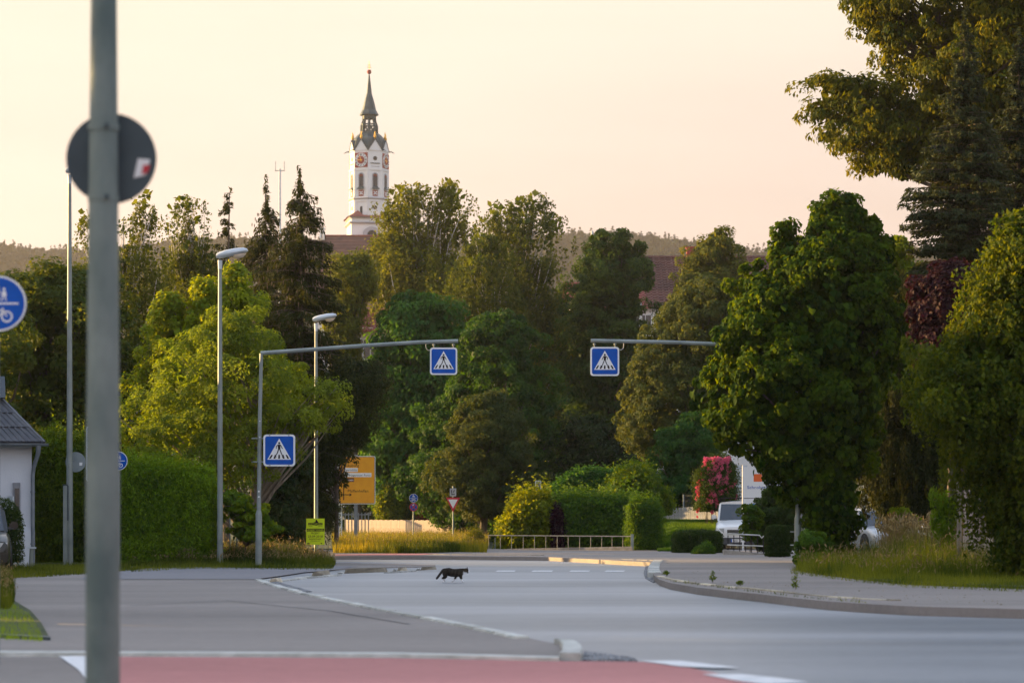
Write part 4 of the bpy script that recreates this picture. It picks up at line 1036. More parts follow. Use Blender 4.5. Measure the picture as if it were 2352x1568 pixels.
# ---- white railing on a low wall in front of the hedge
M['railpaint'] = mat('worn_rail_paint', (0.42,0.38,0.30), (0.30,0.27,0.22), 0.6, 5, 4)
def railing():
    A, E = B(1121, 88.2), B(1452, 86.0); r = empty('railing', A, 'white tube railing on a low kerb wall in front of the hedge', 'railing'); d = E-A; h = Z(1229,88)-zg(88); d.z = 0
    MB().quadbox([(0.7,-0.12,-0.1),(d.x,d.y-0.12,-0.1),(d.x,d.y+0.12,-0.1),(0.7,0.12,-0.1),(0.7,-0.12,0.13),(d.x,d.y-0.12,0.26),(d.x,d.y+0.12,0.26),(0.7,0.12,0.13)]).build('wall_base', M['stone'], r)
    MB().tube([(0,0,h),(d.x,d.y,h)], 0.018, 8).build('top_rail', M['railpaint'], r)
    for x in (1122,1149,1175,1202,1228,1254,1280,1305,1331,1356,1381,1404,1428):
        t = (X(x,87)-X(1121,88.2))/d.x; MB().tube([(d.x*t,d.y*t,0),(d.x*t,d.y*t,h)], 0.012, 6).build('railing_post', M['railpaint'], r)
    MB().box((d.x,d.y,h/2+0.03),(0.10,0.08,h+0.1)).build('end_post', M['galv'], r)
    MB().tube([(0.25,0.9,0.1),(0.25,0.9,h-0.1)], 0.02, 6).build('railing_post', M['galv'], r)
railing()
def handrail():
    A = B(1662, 76); r = empty('handrail', A, 'small black handrail with two pale rails on a concrete ledge', 'railing'); s = 76/F
    W_ = (1757-1662)*s; t0 = (1281-1265)*s
    MB().quadbox([(0,-0.15,-0.1),(W_,-0.15,-0.1),(W_,0.3,-0.1),(0,0.3,-0.1),(0,-0.15,t0+0.05),(W_,-0.15,t0-0.08),(W_,0.3,t0-0.08),(0,0.3,t0+0.05)]).build('ledge', M['stone'], r, bevel=0.01)
    zt = (1281-1226)*s
    b = MB(); b.tube([(0.12,0,zt+0.02),(0.5,0,zt),(1.13,0,zt-0.03),(1.2,0,zt-0.12),(1.26,0,zt-0.05)], 0.022, 6); b.build('top_rail', M['kerb_pale'], r)
    MB().tube([(0.12,0,zt-0.33),(1.24,0,zt-0.37)], 0.020, 6).build('lower_rail', M['kerb_pale'], r)
    for i in range(7): MB().tube([(0.14+i*0.185,0.02,t0-0.1),(0.14+i*0.185,0.02,zt-0.03)], 0.014, 6).build('baluster', M['black'], r)
handrail()
r = empty('handrail', B(1812, 73), 'short dark rail stub directly left of the crossing pole', 'railing')
MB().box((0,0,0.5),(0.04,0.04,0.95)).build('railing_post', M['black'], r); MB().box((0.15,0,0.85),(0.34,0.03,0.035)).build('top_rail', M['kerb_pale'], r); MB().box((0.15,0,0.45),(0.34,0.03,0.035)).build('lower_rail', M['kerb_pale'], r)
# ================================================================ TREES, HEDGES, GRASS
LM = {
 'maple_dark': leafmat('leaf_maple_dark', (0.035,0.060,0.012), (0.085,0.105,0.018), 0.45),
 'birch': leafmat('leaf_birch', (0.045,0.060,0.022), (0.150,0.150,0.028), 0.45, tcol=(2.5,2.1,0.5)),
 'birch_green': leafmat('leaf_birch_green', (0.045,0.070,0.030), (0.10,0.115,0.035), 0.45),
 'bright': leafmat('leaf_bright', (0.080,0.130,0.010), (0.22,0.26,0.012), 0.5),
 'willow': leafmat('leaf_willow', (0.100,0.120,0.026), (0.23,0.245,0.050), 0.45, tcol=(2.5,2.3,0.5)),
 'chestnut': leafmat('leaf_chestnut', (0.022,0.075,0.028), (0.055,0.135,0.035), 0.4),
 'hornbeam': leafmat('leaf_hornbeam', (0.018,0.050,0.014), (0.052,0.105,0.020), 0.42, tcol=(2.7,2.3,0.5)),
 'grey': leafmat('leaf_grey', (0.035,0.055,0.032), (0.080,0.095,0.045), 0.4),
 'olive': leafmat('leaf_olive', (0.055,0.070,0.026), (0.125,0.135,0.042), 0.42),
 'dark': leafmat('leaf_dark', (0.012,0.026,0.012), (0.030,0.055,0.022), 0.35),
 'maple2': leafmat('leaf_maple_mid', (0.018,0.045,0.018), (0.050,0.090,0.024), 0.42),
 'linden': leafmat('leaf_linden', (0.011,0.036,0.004), (0.062,0.108,0.007), 0.50, tcol=(4.4,2.7,0.25), spec=0.08, rough=0.7),
 'big': leafmat('leaf_big', (0.024,0.045,0.010), (0.130,0.130,0.016), 0.5, tcol=(2.6,1.9,0.5)),
 'purple': leafmat('leaf_purple', (0.014,0.004,0.008), (0.042,0.010,0.016), 0.3, tcol=(1.8,0.8,0.6)),
 'rightbirch': leafmat('leaf_right', (0.035,0.060,0.010), (0.110,0.125,0.014), 0.5, tcol=(2.5,1.9,0.5)),
 'spruce': leafmat('needle_spruce', (0.022,0.034,0.014), (0.070,0.072,0.026), 0.25),
 'fir': leafmat('needle_fir', (0.022,0.034,0.034), (0.058,0.068,0.060), 0.2),
 'juniper': leafmat('needle_juniper', (0.022,0.036,0.024), (0.070,0.075,0.040), 0.25),
 'thuja': leafmat('leaf_thuja', (0.080,0.150,0.016), (0.23,0.33,0.022), 0.35),
 'shrub': leafmat('leaf_shrub', (0.050,0.095,0.010), (0.150,0.200,0.016), 0.45),
 'yellow': leafmat('leaf_yellow', (0.075,0.110,0.008), (0.20,0.22,0.014), 0.5),
 'hedge': leafmat('leaf_hedge', (0.035,0.085,0.022), (0.110,0.190,0.030), 0.42),
 'box': leafmat('leaf_box', (0.018,0.040,0.014), (0.050,0.080,0.022), 0.3),
 'redleaf': leafmat('leaf_red', (0.07,0.018,0.012), (0.22,0.05,0.03), 0.4, tcol=(2.2,0.8,0.5)),
 'grass': leafmat('grass_blade', (0.035,0.055,0.014), (0.120,0.140,0.035), 0.4),
 'roadside': leafmat('roadside_blade', (0.045,0.070,0.014), (0.170,0.185,0.040), 0.4),
 'meadow': leafmat('meadow_blade', (0.065,0.095,0.015), (0.24,0.20,0.05), 0.45),
 'dry': leafmat('dry_grass', (0.13,0.10,0.045), (0.34,0.26,0.12), 0.3, tcol=(1.5,1.2,0.8)),
 'pink': leafmat('rose_pink', (0.42,0.015,0.09), (0.62,0.16,0.26), 0.35, tcol=(1.3,0.8,0.9)),
 'forest': leafmat('far_forest', (0.018,0.026,0.022), (0.042,0.046,0.044), 0.05, spec=0.0),
}
T = tree
# --- left side
T('maple_tree', 'dark green maple with gold flecks behind the grey-roofed house, left of the wide near post', 'tree', 84, [(615,100,165),(645,-10,235),(700,-80,290),(780,-110,325),(900,-120,335),(1000,-120,300),(1070,-110,285)], 110, LM['maple_dark'], leaf=0.16, n=52000, clump=0.55, nl=30, r0=0.28, tintc=0.45, tintv=0.3)
T('maple_tree', 'tree crown cut by the left edge of the picture above the blue sign', 'tree', 78, [(600,-160,-5),(660,-200,30),(760,-210,70),(1000,-200,60)], -80, LM['maple_dark'], leaf=0.15, n=9000, clump=0.5, r0=0.25)
T('birch_tree', 'thin wispy birch rising just right of the round grey sign back', 'tree', 101, [[(434,296,352),(470,276,368),(520,264,374),(570,270,372)],[(478,176,212),(500,170,226),(545,174,232)],[(560,200,380),(640,190,400),(760,200,410),(880,210,400),(960,220,390)]], 300, LM['birch'], leaf=0.12, n=30000, dens=(0.35,0.3,1.0), clump=0.42, style='weep', shell=0.5, rag=0.14, bark='birchbark', r0=0.16, strand=0.9, fill=0.1, nl=36, tintc=0.5)
T('birch_tree', 'weeping birch with a flat drooping top between the near post and the first lamp', 'tree', 104, [[(448,402,452),(462,380,480),(500,374,484),(540,384,484)],[(540,400,480),(580,370,500),(680,360,540),(800,350,560),(900,350,560)]], 440, LM['birch'], leaf=0.12, n=26000, dens=(0.4,1.0), clump=0.40, style='weep', shell=0.5, rag=0.14, bark='birchbark', r0=0.15, strand=1.0, fill=0.12, nl=36, tintc=0.4)
conifer('spruce_tree', 'scrawny conifer with a crooked bare tip left of the two spruces', 98, [(445,524,530),(462,512,545),(482,500,545),(520,505,540),(560,492,545),(620,485,550),(700,470,570),(800,470,580)], 520, LM['spruce'], n=6000, whorls=22, per=4, droop=0.2, needle=0.2)
conifer('spruce_tree', 'left one of the two dark spruces, with the drooping narrow top', 88, [(422,608,611),(470,596,628),(520,565,655),(560,545,668),(640,540,690),(760,545,740),(900,580,760),(1050,600,760),(1150,620,760)], 612, LM['spruce'], n=30000, whorls=44, droop=0.55, needle=0.18, hang=1.0, cones=60, tintc=0.45)
conifer('spruce_tree', 'tall dark spruce with bare spiky top in front of the red church roof', 84, [(398,688,692),(430,672,706),(470,655,735),(500,640,752),(540,625,758),(600,590,772),(680,560,785),(780,575,800),(860,600,835),(940,600,845),(1020,620,835),(1100,640,800),(1190,640,780)], 690, LM['spruce'], n=46000, whorls=54, droop=0.35, needle=0.18, hang=0.9, cones=160, tintc=0.35, r0=0.2)
T('maple_tree', 'bright yellow-green maple with pointed shoots behind the first street lamp', 'tree', 77, [[(608,538,556),(650,520,575),(720,500,610)],[(648,460,482),(680,440,500),(720,425,560)],[(690,372,395),(730,365,440),(790,345,620),(860,330,650),(940,310,650),(1020,300,640)]], 470, LM['bright'], leaf=0.13, n=34000, clump=0.32, nl=30, r0=0.16, tintc=0.6, droop=0.5, flat_=1.2, lump=0.2, shell=0.1)
T('willow_tree', 'spreading yellow-green willow whose grey limbs show behind the crossing pole', 'tree', 67.5, [[(720,505,570),(760,440,630),(820,385,665),(880,330,690),(940,305,700),(1000,290,695),(1060,305,680),(1110,340,650)],[(885,690,785),(910,680,800),(945,680,785),(985,670,740)]], 575, LM['willow'], leaf=0.12, n=46000, clump=0.36, nl=80, r0=0.13, bark='bark_pale', aspect=0.36, tintc=0.5, tintv=0.28, shell=0.38, rag=0.15, per=130, fork=0.08, fill=0.12, up=0.7)
T('garden_tree', 'dark leafy tree below the spruce, beside the yellow direction sign', 'tree', 84, [(830,770,850),(870,745,880),(960,730,870),(1030,715,795),(1080,690,755),(1150,680,750),(1235,670,750)], 770, LM['spruce'], leaf=0.12, n=26000, clump=0.5, aspect=0.35, tintc=0.3, r0=0.09)
T('garden_tree', 'golden-edged tree right of the spruce, in front of the tower roof', 'tree', 128, [(592,775,840),(630,758,858),(690,762,830),(760,765,815),(860,770,812)], 820, LM['birch'], leaf=0.15, n=22000, clump=0.6, tintc=0.7, r0=0.2)
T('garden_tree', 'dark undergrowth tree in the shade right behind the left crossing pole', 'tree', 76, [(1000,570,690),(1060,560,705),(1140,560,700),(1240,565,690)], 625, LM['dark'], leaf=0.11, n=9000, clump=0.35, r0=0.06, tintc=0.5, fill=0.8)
# --- centre
T('birch_tree', 'broad golden birch standing against the right side of the church tower', 'tree', 152, [[(420,902,985),(445,878,1000),(490,850,1005),(560,832,1010)],[(412,1008,1052),(438,990,1076),(490,968,1086),(560,960,1088)],[(540,845,960),(590,832,1085),(660,835,1095),(720,905,1090),(820,930,1070)]], 985, LM['birch'], leaf=0.18, n=64000, dens=(0.38,0.38,1.0), clump=0.5, style='weep', shell=0.45, rag=0.14, lump=0.16, bark='birchbark', r0=0.26, strand=1.5, nl=60, fill=0.15, tintc=0.65, tintv=0.28)
T('birch_tree', 'birch with bare twig tips, right one of the two birches on the skyline', 'tree', 144, [[(468,1092,1180),(495,1076,1210),(560,1085,1230)],[(440,1222,1262),(456,1170,1272),(500,1120,1300),(560,1090,1312),(620,1090,1312)],[(600,1090,1300),(680,1080,1300),(780,1090,1305),(880,1130,1310),(960,1180,1320)]], 1215, LM['birch'], leaf=0.17, n=60000, dens=(0.3,0.4,1.0), clump=0.5, style='weep', shell=0.45, rag=0.14, lump=0.16, bark='birchbark', r0=0.24, strand=1.2, nl=60, fill=0.15, tintc=0.35, tintv=0.25)
T('birch_tree', 'brownish lower birch filling the gap between the two skyline birches', 'tree', 139, [(540,1080,1140),(600,1040,1190),(680,1010,1210),(780,1000,1220),(880,1020,1220)], 1110, LM['birch'], leaf=0.14, n=26000, clump=0.5, style='weep', bark='birchbark', r0=0.18, strand=1.0, tintc=0.3)
T('chestnut_tree', 'fresh green chestnut behind the left overhead crossing sign', 'tree', 128, [(682,930,990),(715,890,1050),(770,870,1085),(850,855,1085),(940,845,1060),(1040,850,1040),(1130,860,1000),(1190,880,990)], 950, LM['chestnut'], leaf=0.30, n=30000, clump=0.75, aspect=0.45, droop=0.7, r0=0.28, tintc=0.5, tintv=0.25, flat_=0.6)
T('willow_tree', 'tall drooping dark willow between the two overhead crossing signs', 'tree', 150, [(690,1200,1380),(780,1190,1420),(900,1200,1480),(1020,1230,1500),(1130,1260,1500)], 1330, LM['dark'], leaf=0.18, n=34000, clump=0.7, style='weep', strand=1.6, r0=0.3, tintc=0.6, fill=0.5)
T('hornbeam_tree', 'dense dark pyramid tree below the left overhead crossing sign', 'tree', 121, [(722,1115,1185),(755,1078,1215),(820,1052,1235),(890,1020,1268),(970,985,1285),(1040,968,1310),(1110,960,1325),(1180,990,1335),(1240,1040,1300)], 1150, LM['hornbeam'], leaf=0.16, n=64000, clump=0.45, r0=0.3, tintc=0.5, tintv=0.3, droop=0.5, shell=0.1)
T('maple_tree', 'small grey-green tree with a visible dark trunk at the verge corner', 'tree', 109, [(905,1095,1150),(940,1060,1185),(1000,1028,1212),(1070,1000,1225),(1130,1000,1222),(1165,1050,1200),(1185,1075,1150)], 1106, LM['grey'], leaf=0.11, n=46000, clump=0.34, r0=0.20, tintc=0.5, tintv=0.28, fork=0.2, shell=0.2)
T('maple_tree', 'big dark maple with three leafy peaks left of the long red roof', 'tree', 140, [[(530,1372,1392),(560,1340,1410),(610,1330,1430)],[(525,1415,1440),(560,1400,1450),(600,1390,1460)],[(548,1462,1474),(570,1448,1478),(620,1440,1482)],[(600,1325,1480),(680,1310,1488),(780,1295,1500),(880,1290,1500),(980,1300,1480),(1080,1320,1470)]], 1400, LM['maple2'], leaf=0.17, n=66000, dens=(0.6,0.6,0.6,1.0), clump=0.45, r0=0.3, tintc=0.55, tintv=0.3, lump=0.16, rag=0.15, per=80, shell=0.22)
T('ash_tree', 'round olive tree standing in front of the long red roof', 'tree', 133, [(530,1640,1665),(555,1605,1690),(600,1575,1700),(660,1552,1706),(730,1540,1710),(800,1535,1715),(860,1540,1700)], 1620, LM['olive'], leaf=0.15, n=38000, rag=0.13, per=80, clump=0.42, r0=0.25, tintc=0.5, tintv=0.3)
T('field_maple_tree', 'rounded grey-green tree with a gold upper left edge, left of the linden', 'tree', 110, [(648,1600,1690),(680,1555,1710),(740,1510,1720),(820,1470,1720),(900,1440,1715),(980,1425,1690),(1030,1450,1650),(1060,1490,1620)], 1580, LM['grey'], leaf=0.13, n=60000, clump=0.40, r0=0.25, tintc=0.65, tintv=0.28, shell=0.1)
T('garden_tree', 'small dark green garden tree behind the pink rose bush', 'tree', 107, [(955,1570,1640),(1000,1520,1650),(1060,1505,1650),(1120,1505,1640),(1160,1520,1630)], 1540, LM['chestnut'], leaf=0.13, n=18000, clump=0.4, r0=0.12, tintc=0.35)
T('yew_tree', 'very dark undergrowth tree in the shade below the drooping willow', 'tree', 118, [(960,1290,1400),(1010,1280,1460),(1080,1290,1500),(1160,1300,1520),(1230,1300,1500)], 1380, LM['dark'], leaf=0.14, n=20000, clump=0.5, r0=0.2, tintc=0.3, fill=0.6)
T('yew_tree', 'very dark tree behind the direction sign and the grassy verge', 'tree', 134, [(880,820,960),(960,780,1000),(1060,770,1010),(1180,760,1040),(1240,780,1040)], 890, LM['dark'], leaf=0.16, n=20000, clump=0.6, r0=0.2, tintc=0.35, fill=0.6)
# --- right side
T('garden_tree', 'sunny yellow-green treetop in the gap right of the linden', 'tree', 78, [(545,2040,2080),(600,2020,2110),(680,2010,2120),(780,2010,2110)], 2060, LM['bright'], leaf=0.12, n=9000, clump=0.3, r0=0.1, tintc=0.4)
lin = T('linden_tree', 'large deep green linden with big hanging leaves over the right crossing pole', 'tree', 60.8, [[(455,1893,1950),(485,1880,1970),(530,1858,1992),(580,1825,2015)],[(520,1796,1812),(545,1788,1822),(590,1775,1840)],[(502,1998,2018),(540,1980,2028),(590,1960,2040)],[(575,1775,2025),(640,1730,2045),(700,1700,2050),(770,1675,2045),(840,1640,2040),(910,1625,2030),(980,1650,2005),(1035,1695,1985)],[(1030,1705,1990),(1080,1752,1965),(1120,1798,1960),(1160,1838,1960),(1200,1872,1958),(1240,1878,1955),(1275,1885,1925)]], 1900, LM['linden'], leaf=0.125, n=80000, clump=0.24, aspect=0.85, droop=1.0, r0=0.17, nl=60, tintc=0.5, tintv=0.3, flat_=0.9, shell=0.12, lump=0.12, up=0.35, depth=0.85, per=75, rag=0.06)
T('chestnut_tree', 'huge overhanging tree in the upper right corner, dark against the sky', 'tree', 72, [[(-300,1990,2800),(-150,1960,2800),(0,1955,2700),(60,1985,2600),(130,2000,2560),(190,1990,2560),(260,1990,2560),(330,2040,2560),(380,2120,2500)],[(185,1845,1960),(215,1860,2080),(250,1850,2120),(300,1860,2150),(335,1910,2180),(370,1950,2200),(400,2020,2140)],[(-60,1950,2080),(20,1955,2080),(90,1965,2080)]], 2480, LM['big'], leaf=0.17, n=130000, clump=0.36, aspect=0.5, droop=1.0, r0=0.4, nl=70, tintc=0.55, tintv=0.3, shell=0.5, lump=0.16, fill=0.06, front=0.55, per=55, rag=0.07, lat=0.04)
conifer('fir_tree', 'tall blue-green fir in front of the overhanging tree', 61, [(45,2212,2218),(110,2196,2240),(200,2172,2265),(300,2140,2290),(400,2105,2320),(460,2072,2335),(520,2075,2345),(600,2085,2345),(680,2085,2330)], 2214, LM['fir'], n=56000, whorls=70, droop=0.2, needle=0.16, hang=0.45, per=8, r0=0.12, tintc=0.5)
conifer('fir_tree', 'second dark fir cut by the right edge of the picture', 63, [(90,2337,2343),(180,2310,2375),(300,2275,2410),(420,2250,2440),(540,2240,2450),(640,2240,2450)], 2340, LM['fir'], n=32000, whorls=54, droop=0.2, needle=0.17, hang=0.45, per=8, r0=0.14, tintc=0.35)
T('beech_tree', 'dark purple-leaved beech below the blue-green fir', 'tree', 56, [(615,2150,2210),(650,2120,2280),(700,2110,2290),(760,2115,2280),(820,2130,2260),(880,2150,2240)], 2180, LM['purple'], leaf=0.11, n=20000, clump=0.3, r0=0.1, tintc=0.4, aspect=0.7)
T('juniper_tree', 'dull green juniper between the linden and the right-hand birch', 'tree', 64, [[(640,2050,2110),(720,2040,2150),(800,2020,2180),(860,2015,2180)],[(850,2010,2180),(920,1995,2200),(990,1975,2220),(1060,1960,2230),(1120,1962,2220),(1165,1985,2200),(1195,2020,2160)]], 2100, LM['juniper'], leaf=0.10, n=56000, clump=0.28, aspect=0.35, style='up', r0=0.15, tintc=0.45, tintv=0.25, fill=0.5)
T('birch_tree', 'near soft-focus birch with golden top filling the right edge', 'tree', 43, [[(485,2310,2420),(540,2270,2480),(600,2245,2500),(680,2225,2520),(760,2170,2540)],[(750,2190,2540),(800,2110,2540),(860,2070,2540),(910,2090,2540),(960,2150,2540),(1040,2190,2540),(1110,2235,2540),(1200,2268,2540),(1290,2295,2540),(1345,2300,2540)]], 2400, LM['rightbirch'], leaf=0.085, n=110000, clump=0.32, style='weep', strand=0.5, rag=0.1, bark='bark', r0=0.12, nl=60, fill=0.35, tintc=0.5, tintv=0.3, aspect=0.65, droop=0.8, flat_=0.8, shell=0.22)
# --- hedges and shrubs
hedge('thuja_hedge', 'tall clipped thuja hedge right of the near post', 'hedge', LM['thuja'], 262, 500, [1056,1060,1064,1077,1088], 1300, 64, 1.3, 48000, leaf=0.085, rag=0.13, style='up', fuzz=0.09, round_=0.15, aspect=0.35)
hedge('garden_shrub', 'loose yellow-green shrub between the white house and the lamp post', 'shrub', LM['shrub'], 78, 262, [1030,990,1010,1000,1030], 1312, 67, 1.4, 26000, leaf=0.11, rag=0.14, style='up', fuzz=0.12, round_=0.3, aspect=0.4)
T('garden_shrub', 'low leafy shrub with layered branches beside the crossing pole foot', 'shrub', 63.5, [(1128,515,560),(1160,512,600),(1200,520,640),(1240,530,640)], 560, LM['bright'], leaf=0.09, n=5000, clump=0.2, r0=0.02, tintc=0.25, flat_=0.4)
hedge('clipped_bush', 'round clipped bush in front of the white house wall', 'shrub', LM['box'], -50, 50, [1165,1148,1144,1148,1165], 1290, 57, 0.9, 9000, leaf=0.045, rag=0.03, round_=0.6)
hedge('yellow_bush', 'golden-lit bush at the left end of the railing hedge', 'shrub', LM['yellow'], 1152, 1275, [1190,1152,1140,1142,1140], 1268, 90, 2.2, 18000, leaf=0.14, rag=0.26, fuzz=0.16, round_=0.5, aspect=0.55)
hedge('purple_shrub', 'dark purple shrub growing between the two green hedge parts', 'shrub', LM['purple'], 1266, 1294, [1172,1160,1172], 1266, 89.2, 1.3, 5000, leaf=0.09, rag=0.1, round_=0.4, fuzz=0.06)
hedge('railing_hedge', 'mixed green hedge behind the white railing', 'hedge', LM['hedge'], 1275, 1475, [1150,1146,1146,1150,1150], 1268, 90, 2.0, 26000, leaf=0.13, rag=0.22, fuzz=0.15, round_=0.25, aspect=0.5)
hedge('rounded_bush', 'dense rounded dark green bush at the right end of the railing', 'shrub', LM['hedge'], 1440, 1520, [1152,1148,1150,1160], 1273, 87, 1.4, 18000, leaf=0.08, rag=0.12, fuzz=0.10, round_=0.4, tintc=0.3, aspect=0.4)
hedge('garden_shrub', 'round sunlit shrub behind the white board fence, next to the blue round sign', 'shrub', LM['yellow'], 866, 938, [1135,1112,1118,1140], 1205, 127, 2.0, 9000, leaf=0.13, rag=0.2, round_=0.7, tintc=0.2)
T('garden_tree', 'small light green tree rising behind the pair of round signs', 'tree', 129, [(1048,930,952),(1070,918,968),(1110,914,972),(1150,925,965),(1180,935,960)], 943, LM['shrub'], leaf=0.15, n=8000, clump=0.4, r0=0.08, tintc=0.6)
hedge('red_shrub', 'rust-red shrub behind the board fence beside the yield sign', 'shrub', LM['redleaf'], 966, 1035, [1165,1140,1150,1145], 1205, 126, 1.5, 6000, leaf=0.13, rag=0.2, round_=0.5, tintc=0.25)
hedge('garden_shrub', 'yellow-green shrub between the yield sign and the small tree trunk', 'shrub', LM['yellow'], 1036, 1100, [1160,1148,1155,1150], 1215, 125, 1.5, 8000, leaf=0.13, rag=0.2, round_=0.5, tintc=0.15)
hedge('mounded_shrub', 'yellowish mound-shaped shrub above the right part of the railing hedge', 'shrub', LM['shrub'], 1380, 1530, [1130,1092,1074,1088,1125], 1180, 97, 2.5, 14000, leaf=0.15, rag=0.28, round_=0.6, fuzz=0.1, tintc=0.25)
hedge('shaded_hedge', 'shaded grey-green hedge above the middle of the railing hedge', 'hedge', LM['chestnut'], 1270, 1440, [1110,1085,1076,1082,1078], 1180, 103, 2.0, 16000, leaf=0.13, rag=0.2, round_=0.2, tintc=0.3)
hedge('shaded_hedge', 'leafy green hedge behind the white picket fence', 'hedge', LM['shrub'], 1500, 1600, [1130,1110,1100,1110], 1190, 108, 1.5, 10000, leaf=0.12, rag=0.2, round_=0.2, tintc=0.2)
hedge('box_hedge', 'low clipped box hedge with brown top left of the white van', 'hedge', LM['box'], 1546, 1655, [1224,1219,1219,1222], 1278, 81, 1.6, 14000, leaf=0.05, rag=0.04, round_=0.12, tintc=0.4)
hedge('box_hedge', 'cube-shaped clipped hedge between the small handrail and the crossing pole', 'hedge', LM['box'], 1760, 1812, [1208,1206,1207], 1276, 72, 0.8, 9000, leaf=0.04, rag=0.02, round_=0.08, tintc=0.3)
hedge('ground_shrub', 'low creeping shrub on the pavement side of the low box hedge', 'shrub', LM['hedge'], 1590, 1640, [1265,1252,1244,1252], 1278, 78, 1.0, 4000, leaf=0.05, rag=0.06, round_=0.6, tintc=0.3)
T('garden_shrub', 'leafy laurel shrub in front of the white company board', 'shrub', 79, [(1128,1765,1800),(1150,1750,1825),(1180,1742,1830),(1220,1742,1825),(1262,1745,1815)], 1760, LM['box'], leaf=0.09, n=16000, clump=0.25, r0=0.04, tintc=0.7)
T('garden_shrub', 'young shrub with thin stems right in front of the white van', 'shrub', 78, [(1160,1706,1735),(1180,1700,1745),(1215,1702,1745),(1235,1712,1738)], 1722, LM['shrub'], leaf=0.08, n=2600, clump=0.15, r0=0.02, tintc=0.3)
T('garden_shrub', 'golden backlit shrub beside the silver parked car', 'shrub', 60, [(1170,2058,2090),(1195,2050,2105),(1225,2050,2100),(1250,2055,2095)], 2075, LM['bright'], leaf=0.09, n=3500, clump=0.18, r0=0.02, tintc=0.5)
T('garden_shrub', 'fresh green plant in the shade beside the lit building edge', 'shrub', 53, [(1130,2150,2180),(1160,2145,2195),(1210,2145,2200),(1250,2150,2195)], 2170, LM['thuja'], leaf=0.14, n=2500, clump=0.2, aspect=0.15, style='up', r0=0.02)
T('roadside_weed', 'green weedy clump at the foot of the right crossing pole', 'plant', 57, [(1225,1845,1890),(1255,1835,1905),(1290,1830,1900),(1308,1840,1890)], 1866, LM['hedge'], leaf=0.07, n=4500, clump=0.14, r0=0.015, tintc=0.5)
hedge('corner_bush', 'low olive bush at the end of the verge left of the railing', 'shrub', LM['olive'], 1058, 1118, [1262,1242,1222,1228,1250], 1272, 90, 1.3, 7000, leaf=0.06, rag=0.1, fuzz=0.08, round_=0.6, tintc=0.3)
# roses: green body with separate blossoms
rb = hedge('rose_bush', 'large climbing rose bush covered in pink blossoms next to the van', 'shrub', LM['box'], 1600, 1690, [1075,1046,1044,1060], 1172, 94, 1.8, 14000, leaf=0.08, rag=0.15, round_=0.5, tintc=0.6)
def roses():
    g = random.Random(5); b = MB()
    me = None
    protos = []
    for k in range(3):
        P = []; vs, fs = [], []
        for ring, (nn, rr, zz, tl) in enumerate(((5,0.055,0.0,0.4),(5,0.035,0.015,0.9),(3,0.018,0.02,1.3))):
            for i in range(nn):
                a = 2*math.pi*i/nn + ring*0.5 + k; n0 = len(vs); c, s_ = math.cos(a), math.sin(a)
                vs += [(0,0,zz*0.3), (rr*math.cos(a-0.55), rr*math.sin(a-0.55), zz+0.02*tl), (rr*1.35*c, rr*1.35*s_, zz+0.03*tl), (rr*math.cos(a+0.55), rr*math.sin(a+0.55), zz+0.02*tl)]
                fs.append((n0,n0+1,n0+2,n0+3))
        me = bpy.data.meshes.new('rose_blossom'); me.from_pydata(vs, [], fs); me.materials.append(LM['pink'])
        at = me.attributes.new('tint','FLOAT','POINT'); at.data.foreach_set('value', [k*0.45]*len(vs)); protos.append(me)
    w_ = X(1690,94)-X(1600,94)
    for i in range(215):
        u, v = g.uniform(-1,1), g.random()
        z = 0.5+ (Z(1050,94)-zg(94)-0.55)*(1-v**1.6)
        if u < 0.0 and z < 1.5 and g.random() < 0.75: continue
        if z < 1.9 and g.random() < 0.35: continue
        x = u*w_*0.52*(1-0.5*max(0, (z/ (Z(1044,94)-zg(94)))-0.75)*4*abs(u)); y = -0.95*math.sqrt(max(0.05, 1-u*u*0.8))
        o = link('rose_blossom', protos[min(2, int(2*z/2.6 + g.random()))], rb, (x, y+g.uniform(-.05,.12), z))
        o.rotation_euler = (R(90)+g.uniform(-.6,.6), g.uniform(-.5,.5), g.uniform(-.7,.7)); s_ = g.uniform(0.8,1.75); o.scale = (s_,)*3
roses()
# separate large linden leaves on the near face of the crown (they can be picked out one by one)
def big_leaves():
    g = random.Random(9); vs = []; fs = []
    prof = [(0,0),(0.35,-0.08),(0.5,0.2),(0.42,0.55),(0.2,0.85),(0,1.08)]
    for x, y in prof: vs.append((x, y, 0.12*abs(x)-0.10*y*y))
    for x, y in prof[1:-1]: vs.append((-x, y, 0.12*abs(x)-0.10*y*y))
    fs = [(0,1,2,3,4,5), (0,5,9,8,7,6)]
    ms = []
    for k in range(4):
        me = bpy.data.meshes.new('leaf'); me.from_pydata(vs, [], fs); me.materials.append(LM['linden'])
        at = me.attributes.new('tint','FLOAT','POINT'); at.data.foreach_set('value', [0.1+0.2*k]*len(vs)); ms.append(me)
    C, O, gg = sample_crown([(575,1775,2025),(640,1730,2045),(700,1700,2050),(770,1675,2045),(840,1640,2040),(910,1625,2030),(980,1650,2005),(1080,1748,1970),(1160,1838,1960),(1278,1885,1930)], 60.8, 260, 0.85, 0.02, 0.1, 1.0, seed=77)
    for c, o_ in zip(C, O):
        p = Vector(c) + Vector(o_)*0.16 - lin.location
        o = link('leaf', g.choice(ms), lin, p); s_ = g.uniform(0.10, 0.19); o.scale = (s_,)*3
        zax = (Vector(o_)*0.8 + Vector((g.uniform(-.5,.5), g.uniform(-.5,.2), g.uniform(0,.6)))).normalized()
        yax = Vector((g.uniform(-.4,.4), g.uniform(-.3,.1), -1)); yax = (yax - zax*yax.dot(zax)).normalized(); xax = yax.cross(zax)
        o.rotation_euler = Matrix((xax, yax, zax)).transposed().to_euler()
big_leaves()
